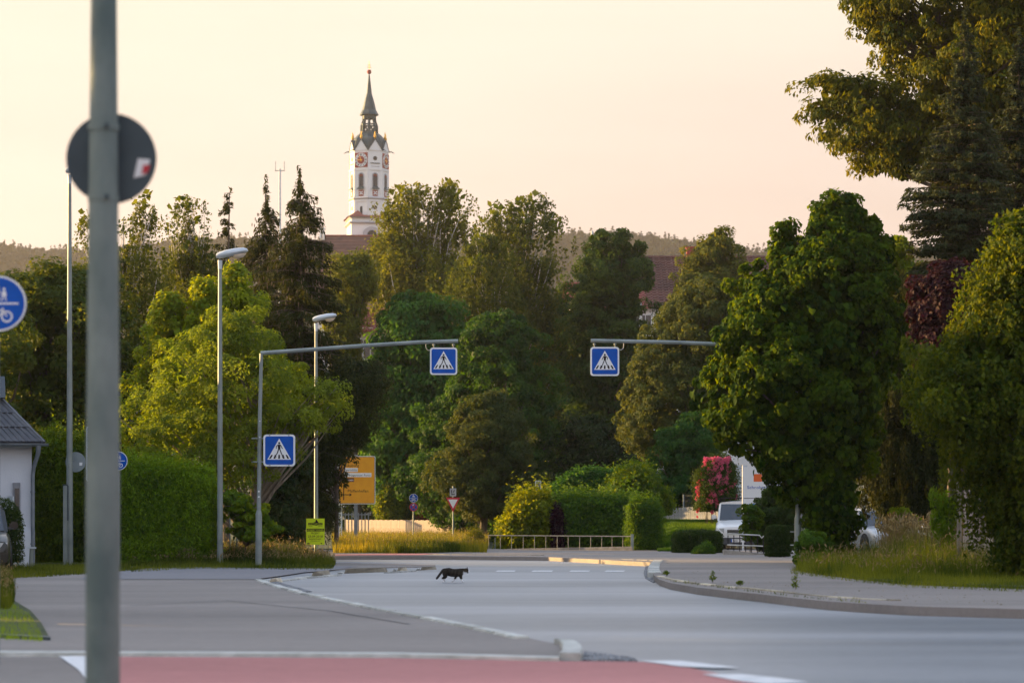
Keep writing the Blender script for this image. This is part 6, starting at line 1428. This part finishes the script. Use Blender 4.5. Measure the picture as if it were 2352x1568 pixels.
for i in range(14): b.tube([(ax+0.02,0.1,0.15+i*0.2),(ax+0.118,0.24,0.25+i*0.2)], 0.010, 4)
b.build('lattice_bracing', M['lampwhite'], r)
# poster board strapped to the far lamp
Yp = 70.3; pp = Vector((X(725,Yp), Yp-0.1, Z(1220,Yp))); r = empty('poster_board', pp, 'neon yellow concert poster tied to the far street lamp', 'poster'); sc_ = Yp/F
W_, H_ = 42*sc_, 60*sc_
MB().slab([(-W_/2,-H_/2),(W_/2,-H_/2),(W_/2,H_/2),(-W_/2,H_/2)], 0.0, 0.012).build('board', M['neon'], r)
def pz(y): return (1220-y)*sc_
b = MB(); b.slab([(-W_*0.47,pz(1219.5)),(W_*0.48,pz(1219.5)),(W_*0.48,pz(1213.2)),(-W_*0.47,pz(1213.2))], -0.002, 0.0); b.slab(rrect(W_*0.78,5.0*sc_,0.01,0,pz(1202.5)), -0.002, 0); b.slab([(-0.06,pz(1205)),(0.05,pz(1206)),(0.10,pz(1200)),(0.02,pz(1191)),(0.0,pz(1198)),(-0.05,pz(1199))], -0.0015, 0); b.build('print_blocks', M['black'], r)
text('ELECTRIFYING', 3.2*sc_, 0, pz(1204.0), -0.004, M['neon'], r, w=W_*0.72)
text('HERBERT PIXNER', 4.3*sc_, 0, pz(1218.6), -0.004, M['neon'], r, w=W_*0.90)
for s_, h_, y_, w2, x_ in (('TOUR',2.4,1209,0.22,-0.27),('2018',2.4,1209,0.22,0.27),('PROJEKT',4.2,1225.5,0.46,0),('23.09.2018',4.6,1233.2,0.80,0),('INGOLSTADT',3.6,1239,0.66,0),('Kulturzentrum neun',1.8,1242.5,0.46,0)):
    text(s_, h_*sc_, x_*W_, pz(y_), -0.002, M['black'], r, w=w2*W_)
b = MB(); b.slab([(-W_*.46,pz(1248.5)),(-W_*.30,pz(1248.5)),(-W_*.33,pz(1246)),(-W_*.46,pz(1246.5))], -0.002, 0); b.slab(rrect(W_*.07,2*sc_,0.003,W_*.33,pz(1247.2)), -0.002, 0); b.build('small_logos', M['black'], r)
# info stele above the hedge
Yq = 93; r = empty('info_sign', B(1236, Yq), 'narrow grey framed sign with an arched mark sticking out of the hedge top', 'sign'); s_ = Yq/F; zq = lambda y: Z(y,Yq)-zg(Yq)
MB().tube([(0,0.03,0),(0,0.03,zq(1140))], 0.03, 8).build('pole', M['galv'], r)
MB().slab(rrect(14*s_,42*s_,0.04,0,zq(1124)), 0.0, 0.03).build('plate', M['lampwhite'], r)
MB().slab(rrect(11*s_,38*s_,0.03,0,zq(1124)), -0.003, 0.0).build('field', M['sign_back2'], r)
b = MB(); o = [(-4*s_,zq(1132)),(4*s_,zq(1132)),(4*s_,zq(1118)),(2.4*s_,zq(1112)),(0,zq(1109)),(-2.4*s_,zq(1112)),(-4*s_,zq(1118))]; b.slab(o, -0.006, -0.003); b.build('arched_mark', M['sign_back'], r)
MB().slab([(-2.2*s_,zq(1128)),(2.2*s_,zq(1128)),(2.2*s_,zq(1118)),(0,zq(1113)),(-2.2*s_,zq(1118))], -0.009, -0.006).build('field', M['fencegrey'], r)
MB().slab(circ(9*s_,-9*s_,zq(1134),20), 0.035, 0.047).build('round_sign_back', M['sign_back2'], r)
# company boards
Yw = 86.0; sw = Yw/F; r = empty('company_board', B(1735, Yw), 'white company board with blue lettering behind the van', 'sign'); cx_ = X(1735,Yw); xw = lambda x: X(x,Yw)-cx_; zw = lambda y: Z(y,Yw)-zg(Yw)
MB().slab([(xw(1708),zw(1143)),(xw(1800),zw(1143)),(xw(1800),zw(1072)),(xw(1708),zw(1072))], 0.0, 0.05).build('upper_panel', M['white'], r)
MB().slab([(xw(1708),zw(1190)),(xw(1800),zw(1190)),(xw(1800),zw(1145)),(xw(1708),zw(1145))], 0.0, 0.05).build('lower_panel', M['white'], r)
text('Schrobenhausen', 7.2*sw, xw(1716), zw(1122), -0.003, M['blue'], r, 'LEFT', w=78*sw)
MB().slab([(xw(1731),zw(1105.5)),(xw(1750),zw(1105.5)),(xw(1750),zw(1088)),(xw(1731),zw(1088))], -0.004, 0.0).build('orange_mark', mat('orange_print', (0.75,0.13,0.02), None, 0.5), r)
MB().slab([(xw(1719.5),zw(1171)),(xw(1745),zw(1171)),(xw(1745),zw(1156)),(xw(1719.5),zw(1156))], -0.004, 0.0).build('blue_box', mat('board_blue', (0.01,0.17,0.42), None, 0.5), r)
text('E', 9.5*sw, xw(1726), zw(1168.5), -0.006, M['white'], r)
MB().slab([(xw(1721),zw(1182)),(xw(1760),zw(1182)),(xw(1760),zw(1178)),(xw(1721),zw(1178))], -0.003, 0.0).build('grey_line', M['fencegrey'], r)
for x_ in (1706.5, 1800): MB().tube([(xw(x_),0.02,0),(xw(x_),0.02,zw(1068))], 0.03, 8).build('sign_post', M['white'], r)
r = empty('white_banner', B(1698, 96), 'plain white tall panel right of the rose bush', 'sign'); MB().slab([(-0.11,0.9),(0.32,0.9),(0.32,Z(1068,96)-zg(96)),(-0.11,Z(1068,96)-zg(96))], 0.0, 0.04).build('panel', M['lampwhite'], r)
for x_ in (-0.08,0.28): MB().tube([(x_,0.05,0),(x_,0.05,1.5)], 0.025, 6).build('sign_post', M['galv'], r)
r = empty('metal_panels', B(528, 66), 'pair of thin grey posts with wire in front of the hedge end', 'fence')
for x_ in (0.0,0.19): MB().box((x_,0,0.85),(0.035,0.03,1.7)).build('fence_post', M['galv'], r)
b = MB()
for i in range(9): b.tube([(0,0,0.1+i*0.19),(0.19,0,0.1+i*0.19)], 0.004, 3)
b.build('wires', M['galv'], r)

# ================================================================ VEHICLES
def paint(name, c, rough=0.3): return mat(name, c, None, rough, coat=0.6)
M['vanwhite'] = paint('van_white', (0.72,0.74,0.76)); M['silver'] = mat('silver_paint', (0.45,0.48,0.52), None, 0.3, metal=0.4, coat=0.5); M['darkpaint'] = mat('dark_paint', (0.010,0.011,0.009), None, 0.3, metal=0.0, coat=0.3)
M['tyre'] = mat('tyre', (0.02,0.02,0.02), (0.03,0.03,0.03), 0.9, 20, 3); M['rim'] = mat('wheel_rim', (0.35,0.36,0.37), None, 0.4, metal=0.7); M['plastic'] = mat('dark_plastic', (0.05,0.055,0.065), (0.07,0.075,0.085), 0.6, 8, 3)
M['headglass'] = mat('headlight_glass', (0.45,0.48,0.50), None, 0.1, spec=0.9); M['grille'] = mat('grille', (0.012,0.012,0.015), None, 0.5); M['windscreen'] = mat('windscreen', (0.025,0.035,0.05), None, 0.06, spec=0.9)
def wheel(parent, x, y, r=0.31, w=0.2):
    o = bpy.data.objects.new('wheel', None); COL.objects.link(o); o.parent = parent; o.location = (x, y, r)
    s = 1 if x > 0 else -1
    b = MB(); n = 24; pr = [(r*0.62,-w/2),(r*0.92,-w/2),(r,-w*0.35),(r,w*0.35),(r*0.92,w/2),(r*0.62,w/2)]
    secs = [[(px_, rr*math.cos(2*math.pi*k/n), rr*math.sin(2*math.pi*k/n)) for rr, px_ in pr] for k in range(n+1)]
    b.loft(secs, cap=False); b.build('tyre', M['tyre'], o, smooth=True)
    b = MB(); b.tube([(-w*0.3,0,0),(w*0.3,0,0)], r*0.63, 20)
    for k in range(5): a = 2*math.pi*k/5; b.box((s*w*0.36, math.cos(a)*r*0.33, math.sin(a)*r*0.33), (0.03, 0.09, r*0.55), rx=a+math.pi/2)
    b.build('rim', M['rim'], o)
    return o
def car(name, label, cat, loc, rz, L, W, H, belt, hood, wb, cabf, cabr, paintm, van=False, plate='ND AE 84', group=None):
    """local frame: front looks to -y; x across; built by lofting sections along y"""
    r = empty(name, loc, label, cat, rz, group); hw = W/2
    y0 = -L/2
    # side profile: (y, z_top_of_body, half width)
    def sec(y, zb, zt, w_, rnd=0.10):
        wb_ = w_*0.96
        return [(-wb_,y,zb),(-w_,y,zb+0.12),(-w_*1.0,y,(zb+zt)/2+0.05),(-w_*0.985,y,zt-rnd),(-w_*0.90,y,zt-0.02),(-w_*0.5,y,zt+0.015),(0,y,zt+0.03),(w_*0.5,y,zt+0.015),(w_*0.90,y,zt-0.02),(w_*0.985,y,zt-rnd),(w_*1.0,y,(zb+zt)/2+0.05),(w_,y,zb+0.12),(wb_,y,zb)]
    ya, yb = y0+cabf*L, y0+cabr*L           # windscreen foot, rear of cabin foot
    secs = [sec(y0+0.0,0.32,hood-0.28,hw*0.80), sec(y0+0.07,0.24,hood-0.12,hw*0.93), sec(y0+0.30,0.22,hood-0.02,hw*0.98), sec(y0+0.75,0.21,hood+0.05,hw), sec(ya,0.21,belt-0.02,hw), sec(0,0.21,belt,hw), sec(yb-0.1,0.21,belt+0.02,hw), sec(L/2-0.25,0.24,belt+0.0,hw*0.98), sec(L/2-0.05,0.30,belt-0.05,hw*0.93), sec(L/2,0.38,belt-0.2,hw*0.86)]
    b = MB(); b.loft(secs); b.build('body', paintm, r, smooth=True, bevel=0)
    rw = hw*(0.84 if not van else 0.88)
    wl_ = 0.50 if not van else 0.42          # windscreen run
    yt0, yt1 = ya+wl_+0.05, (yb-0.38 if not van else L/2-0.12)
    yb2 = yb if not van else L/2-0.06
    lo = [(-hw*0.95,ya,belt-0.06),(hw*0.95,ya,belt-0.06),(hw*0.95,yb2,belt-0.04),(-hw*0.95,yb2,belt-0.04)]
    hi = [(-rw,yt0,H-0.07),(rw,yt0,H-0.07),(rw,yt1,H-0.06),(-rw,yt1,H-0.06)]
    b = MB(); b.quadbox(lo+hi); cabin = b.build('cabin', paintm, r, bevel=0.03)
    b = MB(); secs = []
    for t in np.linspace(0,1,6):
        y = yt0-0.02 + (yt1-yt0+0.04)*t; z = H-0.075 + 0.05*math.sin(math.pi*min(1,max(0.12,t*0.9+0.1))); secs.append([(-rw-0.01,y,H-0.12),(-rw*0.95,y,z-0.02),(-rw*0.5,y,z+0.02),(0,y,z+0.035),(rw*0.5,y,z+0.02),(rw*0.95,y,z-0.02),(rw+0.01,y,H-0.12)])
    b.loft(secs, closed=True); b.build('roof', paintm, r, smooth=True)
    lo, hi = [Vector(p) for p in lo], [Vector(p) for p in hi]
    def pane(name_, A, Bq, C, Dq, u0, u1, v0, v1, m_, off=0.012, par=None):
        A, Bq, C, Dq = map(Vector, (A,Bq,C,Dq)); n = (Bq-A).cross(Dq-A).normalized()
        cc = sum((A,Bq,C,Dq), Vector())/4
        if n.dot(cc-Vector((0,0.0,cc.z))) < 0: n = -n
        f = lambda u, v: (A.lerp(Bq,u)).lerp(Dq.lerp(C,u), v)
        q = [f(u0,v0), f(u1,v0), f(u1,v1), f(u0,v1)]; MB().quadbox([p+n*0.001 for p in q]+[p+n*off for p in q]).build(name_, m_, par or r)
    pane('windscreen', lo[0],lo[1],hi[1],hi[0], 0.05,0.95,0.07,0.93, M['windscreen'])
    pane('rear_window', lo[3],lo[2],hi[2],hi[3], 0.10,0.90,0.15,0.88, M['windscreen'])
    for s, (A,Bq,C,Dq) in ((1,(lo[1],lo[2],hi[2],hi[1])),(-1,(lo[0],lo[3],hi[3],hi[0]))):
        for u0, u1 in ((0.08,0.36),(0.39,0.66),(0.69,0.93)):
            if van and u0 > 0.5: continue
            pane('side_window', A,Bq,C,Dq,u0,u1,0.14,0.86,M['windscreen'])
    # front details
    zf = hood-0.30
    b = MB(); b.box((0,y0+0.0,0.36),(W*0.90,0.16,0.26)); b.build('bumper', M['plastic'] if van else paintm, r, bevel=0.04)
    b = MB(); b.box((0,y0-0.01,zf+0.02),(W*0.46,0.06,0.16)); g = b.build('grille', M['grille'], r)
    b = MB()
    for i in range(3): b.box((0,y0-0.045,zf-0.03+i*0.05),(W*0.44,0.012,0.012))
    b.build('grille_bar', M['rim'], g)
    for s in (-1,1):
        b = MB(); secs = [[(s*hw*(0.60+0.30*t), y0+0.02+0.10*t+dy, zf+0.05+dz) for dy, dz in ((-0.03,-0.08),(-0.045,0.0),(-0.03,0.09),(0.05,0.10),(0.05,-0.08))] for t in (0,0.5,1)]; b.loft(secs); b.build('headlight', M['headglass'], r, smooth=True)
        b = MB(); b.box((s*(hw+0.08), ya+0.18, belt+0.10),(0.19,0.10,0.17)); b.build('mirror', M['vanwhite'] if van else paintm, r, bevel=0.035)
        b = MB(); b.box((s*(hw+0.02), ya+0.18, belt+0.04),(0.12,0.05,0.05)); b.build('mirror_arm', M['plastic'], r)
        b = MB(); b.box((s*hw*0.86, L/2-0.01, belt-0.20),(0.14,0.05,0.26)); b.build('tail_light', M['signred'], r, bevel=0.01)
        for f in (0.30,): b = MB(); b.box((s*(hw+0.004), 0.25, 0.45),(0.02,1.8,0.05)); b.build('side_strip', M['plastic'], r)
        for yw_ in (-wb/2-0.02, wb/2): 
            MB().tube([(s*(hw-0.24),yw_,0.31),(s*(hw+0.006),yw_,0.31)], 0.37, 20).build('wheel_arch', M['grille'], r); wheel(r, s*(hw-0.07), yw_)
    b = MB(); b.slab([(-0.26,0.33),(0.26,0.33),(0.26,0.44),(-0.26,0.44)], y0-0.095, y0-0.085); pl = b.build('number_plate', M['white'], r)
    b = MB(); b.slab([(-0.26,0.33),(-0.22,0.33),(-0.22,0.44),(-0.26,0.44)], y0-0.098, y0-0.095); b.build('plate_band', M['blue'], pl)
    if plate: text(plate, 0.07, 0.02, 0.35, y0-0.097, M['black'], pl, w=0.42)
    b = MB(); b.tube([(-0.5,ya+0.05,belt+0.0),(0.05,ya+0.10,belt+0.05)], 0.008, 5); b.tube([(0.1,ya+0.05,belt+0.0),(0.62,ya+0.10,belt+0.05)], 0.008, 5); b.build('wipers', M['black'], r)
    return r
v = car('van', 'white delivery van with roof rack facing the camera beside the box hedge', 'van', Vector((X(1714,88), 88+2.1, zg(88)+0.05)), R(-8), 4.2, 1.72, 1.82, 1.12, 0.98, 2.57, 0.22, 0.9, M['vanwhite'], van=True, plate='ND 291')
for y_ in (-0.6,0.5,1.5): MB().box((0,y_,1.93),(1.5,0.05,0.04)).build('roof_rack_bar', M['black'], v)
for x_ in (-0.7,0.7): MB().tube([(x_,-0.8,1.93),(x_,1.7,1.93)], 0.02, 6).build('roof_rack_rail', M['black'], v); 
for x_ in (-0.7,0.7):
    for y_ in (-0.6,1.5): MB().box((x_,y_,1.86),(0.05,0.05,0.12)).build('rack_foot', M['black'], v)
car('silver_car', 'silver car half hidden by tall grass under the juniper', 'car', Vector((X(2030,76), 78, zg(76)+0.1)), R(14), 4.3, 1.74, 1.46, 0.92, 0.80, 2.55, 0.27, 0.93, M['silver'], plate=None)
car('dark_car', 'dark car cut by the left edge with only mirror and fender visible', 'car', Vector((-12.12, 54.0, zg(52)+0.02)), R(13), 4.5, 1.74, 1.52, 0.94, 0.84, 2.65, 0.27, 0.93, M['darkpaint'], plate=None)
# flatbed truck behind the silver car
r = empty('flatbed_truck', B(2015, 88), 'white flatbed truck with grey drop sides behind the silver car', 'truck', R(60)); 
MB().box((0,0.9,1.15),(2.0,3.6,0.10)).build('load_bed', M['zinc'], r)
for x_ in (-1.0,1.0): MB().box((x_,0.9,1.4),(0.05,3.6,0.42)).build('drop_side', M['greytrim'], r, bevel=0.01)
MB().box((0,2.7,1.4),(2.0,0.05,0.42)).build('tailboard', M['greytrim'], r)
for y_ in (-0.85,0.9,2.65):
    for x_ in (-1.03,1.03): MB().box((x_,y_,1.42),(0.06,0.08,0.55)).build('side_post', M['galv'], r)
b = MB(); b.loft([[(-0.95,y,0.45),(0.95,y,0.45),(0.95,y,1.2),(w_,y,zt2),(-w_,y,zt2),(-0.95,y,1.2)] for y, w_, zt2 in ((-2.85,0.8,1.25),(-2.75,0.85,1.35),(-2.35,0.85,2.05),(-1.1,0.85,2.1),(-1.05,0.85,2.08))]); cb = b.build('cab', M['vanwhite'], r)
for s in (-1,1): MB().box((s*0.92,-1.75,1.62),(0.04,0.9,0.5)).build('side_window', M['windscreen'], r)
MB().box((0,-0.1,0.8),(0.7,5.2,0.22)).build('chassis', M['black'], r)
for s in (-1,1):
    for y_ in (-2.0,1.6): wheel(r, s*0.88, y_, 0.36, 0.22)

# ================================================================ THE CAT
def cat():
    k = 1/2464.0; cx0, cz0 = 1150, 1245
    Yt = Yof(1337.5); org = G(X0:=1036, 1337.5)
    r = empty('cat', Vector((X(1038,Yt), Yt, zg(Yt)+0.004)), 'dark tabby cat with white paws walking across the road', 'cat')
    def P(x, z, y=0.0): return ((x-cx0)*k, y, (cz0-z)*k)
    V, E, Rd = [], [], []
    def add(p, rad, par=None, ry=None):
        V.append(p); Rd.append((rad*k, (ry or rad)*k)); i = len(V)-1
        if par is not None: E.append((par, i))
        return i
    a = add(P(860,725), 175); root_i = a                      # pelvis
    t0 = add(P(745,665), 75, a); t1 = add(P(650,790), 66, t0); t2 = add(P(560,910), 62, t1); t3 = add(P(470,1035), 60, t2); t4 = add(P(410,1095), 44, t3)
    b1 = add(P(980,750), 215, a); b2 = add(P(1180,800), 205, b1); b3 = add(P(1370,800), 212, b2); b4 = add(P(1530,765), 190, b3)
    n1 = add(P(1660,705), 135, b4); n2 = add(P(1745,698), 118, n1); hd = add(P(1835,695), 145, n2); mz = add(P(1905,738), 92, hd); ms = add(P(1955,755), 50, mz)
    # hind legs (near, far)
    for y_, pts in ((-0.045, ((830,880,125),(840,985,85),(720,1035,58),(705,1120,46),(722,1200,40),(780,1218,32))), (0.045, ((830,880,110),(880,980,80),(775,1065,52),(795,1130,44),(830,1200,36),(880,1218,28)))):
        p_ = a
        for x, z, rd in pts: p_ = add(P(x, z, y_), rd, p_)
    # fore legs: near one forward on the ground, far one lifted and bent back
    for y_, pts in ((-0.035, ((1560,900,100),(1565,1010,70),(1600,1110,48),(1625,1190,42),(1695,1216,34))), (0.035, ((1420,940,90),(1310,1020,62),(1270,1110,48),(1215,1180,40),(1125,1198,34)))):
        p_ = b4 if y_ < 0 else b4
        for x, z, rd in pts: p_ = add(P(x, z, y_), rd, p_)
    me = bpy.data.meshes.new('body'); me.from_pydata(V, E, []); o = bpy.data.objects.new('tmp', me); COL.objects.link(o)
    o.modifiers.new('skin', 'SKIN').use_smooth_shade = True
    for i, sv in enumerate(me.skin_vertices[0].data):
        rx, ry = Rd[i]; sv.radius = (rx, rx) ; sv.use_root = (i == root_i)
    ss = o.modifiers.new('sub', 'SUBSURF'); ss.levels = 2; ss.render_levels = 2
    dg = bpy.context.evaluated_depsgraph_get(); dg.update(); m2 = bpy.data.meshes.new_from_object(o.evaluated_get(dg)); bpy.data.objects.remove(o)
    # flatten sideways (a cat is narrower than it is deep)
    for v in m2.vertices: v.co.y *= 0.78 if abs(v.co.y) > 0.0 else 1
    for p_ in m2.polygons: p_.use_smooth = True
    # coat: dark tabby with grey-brown flank, white paws, chin and bib
    m = bpy.data.materials.new('tabby_coat'); m.use_nodes = True; n = m.node_tree.nodes; l = m.node_tree.links; pb = n['Principled BSDF']; pb.inputs['Roughness'].default_value = 0.85; pb.inputs['Specular IOR Level'].default_value = 0.15
    at = n.new('ShaderNodeAttribute'); at.attribute_name = 'coat'; l.new(at.outputs['Color'], pb.inputs['Base Color'])
    ca = m2.color_attributes.new('coat', 'FLOAT_COLOR', 'POINT')
    for i, v in enumerate(m2.vertices):
        x, z = v.co.x/k + cx0, cz0 - v.co.z/k
        c = np.array([0.022,0.018,0.014])
        if 1000 < x < 1700 and z < 1050: c = c + np.array([0.030,0.024,0.014])*max(0, math.sin((x+z*0.25)/26.0))*(1-abs(z-800)/330)
        if x < 720: c = c + np.array([0.05,0.045,0.04])*(math.sin((z+x*-0.6)/17.0) > 0.35)
        if 1700 < x < 1860 and z < 760: c = np.array([0.045,0.034,0.020])
        white = (z > 1085 and x > 640) or (x > 1915) or (x > 1690 and z > 745 and x < 1860 and z > 745 + (x-1690)*0.1) 
        if white: c = np.array([0.86,0.86,0.88])
        ca.data[i].color = (*c, 1)
    m2.materials.clear(); m2.materials.append(m)
    body = link('body', m2, r)
    dk = mat('cat_dark_fur', (0.03,0.022,0.016), None, 0.9); pk = mat('cat_inner_ear', (0.35,0.12,0.09), None, 0.8); ey = mat('cat_eye', (0.35,0.33,0.05), None, 0.1)
    for y_ in (-0.020, 0.020):
        p0, p1, p2 = Vector(P(1795,630,y_)), Vector(P(1880,640,y_)), Vector(P(1865,528,y_*1.25)); e_ = Vector((0,0.010,0))
        b = MB(); b.loft([[tuple(p0-e_), tuple(p0+e_), tuple(p1+e_), tuple(p1-e_)], [tuple((p0+p2)/2-e_*.7), tuple((p0+p2)/2+e_*.7), tuple((p1+p2)/2+e_*.7), tuple((p1+p2)/2-e_*.7)], [tuple(p2-e_*.1), tuple(p2+e_*.1), tuple(p2+e_*.1+Vector((0.002,0,0))), tuple(p2-e_*.1+Vector((0.002,0,0)))]]); ear = b.build('ear', dk, r)
        q = MB(); q.lathe([(0.001,-0.004),(0.004,0),(0.001,0.004)], P(1885,690,y_*0.95), 8); q.build('eye', ey, r, smooth=True)
    MB().lathe([(0.001,-0.003),(0.004,0),(0.001,0.003)], P(1975,745), 8).build('nose', pk, r, smooth=True)
    b = MB(); g = random.Random(2)
    for s in (-1,1):
        for i in range(4): p_ = Vector(P(1945,770,0.008*s)); b.tube([p_, p_+Vector((0.02,0.03*s,-0.006+0.005*i))], 0.0004, 3)
    b.build('whiskers', M['white'], r)
cat()

# ================================================================ AIR
hz_ = MB().box((0, 500, 92), (3100, 3600, 196)).build('haze', None); hz_['kind'] = 'stuff'
mh = bpy.data.materials.new('haze'); mh.use_nodes = True; t = mh.node_tree; t.nodes.remove(t.nodes['Principled BSDF'])
pv = t.nodes.new('ShaderNodeVolumePrincipled'); pv.inputs['Color'].default_value = (0.9,0.88,0.92,1); pv.inputs['Density'].default_value = 0.00013; pv.inputs['Anisotropy'].default_value = 0.3
t.links.new(pv.outputs[0], t.nodes['Material Output'].inputs['Volume']); hz_.data.materials.clear(); hz_.data.materials.append(mh)
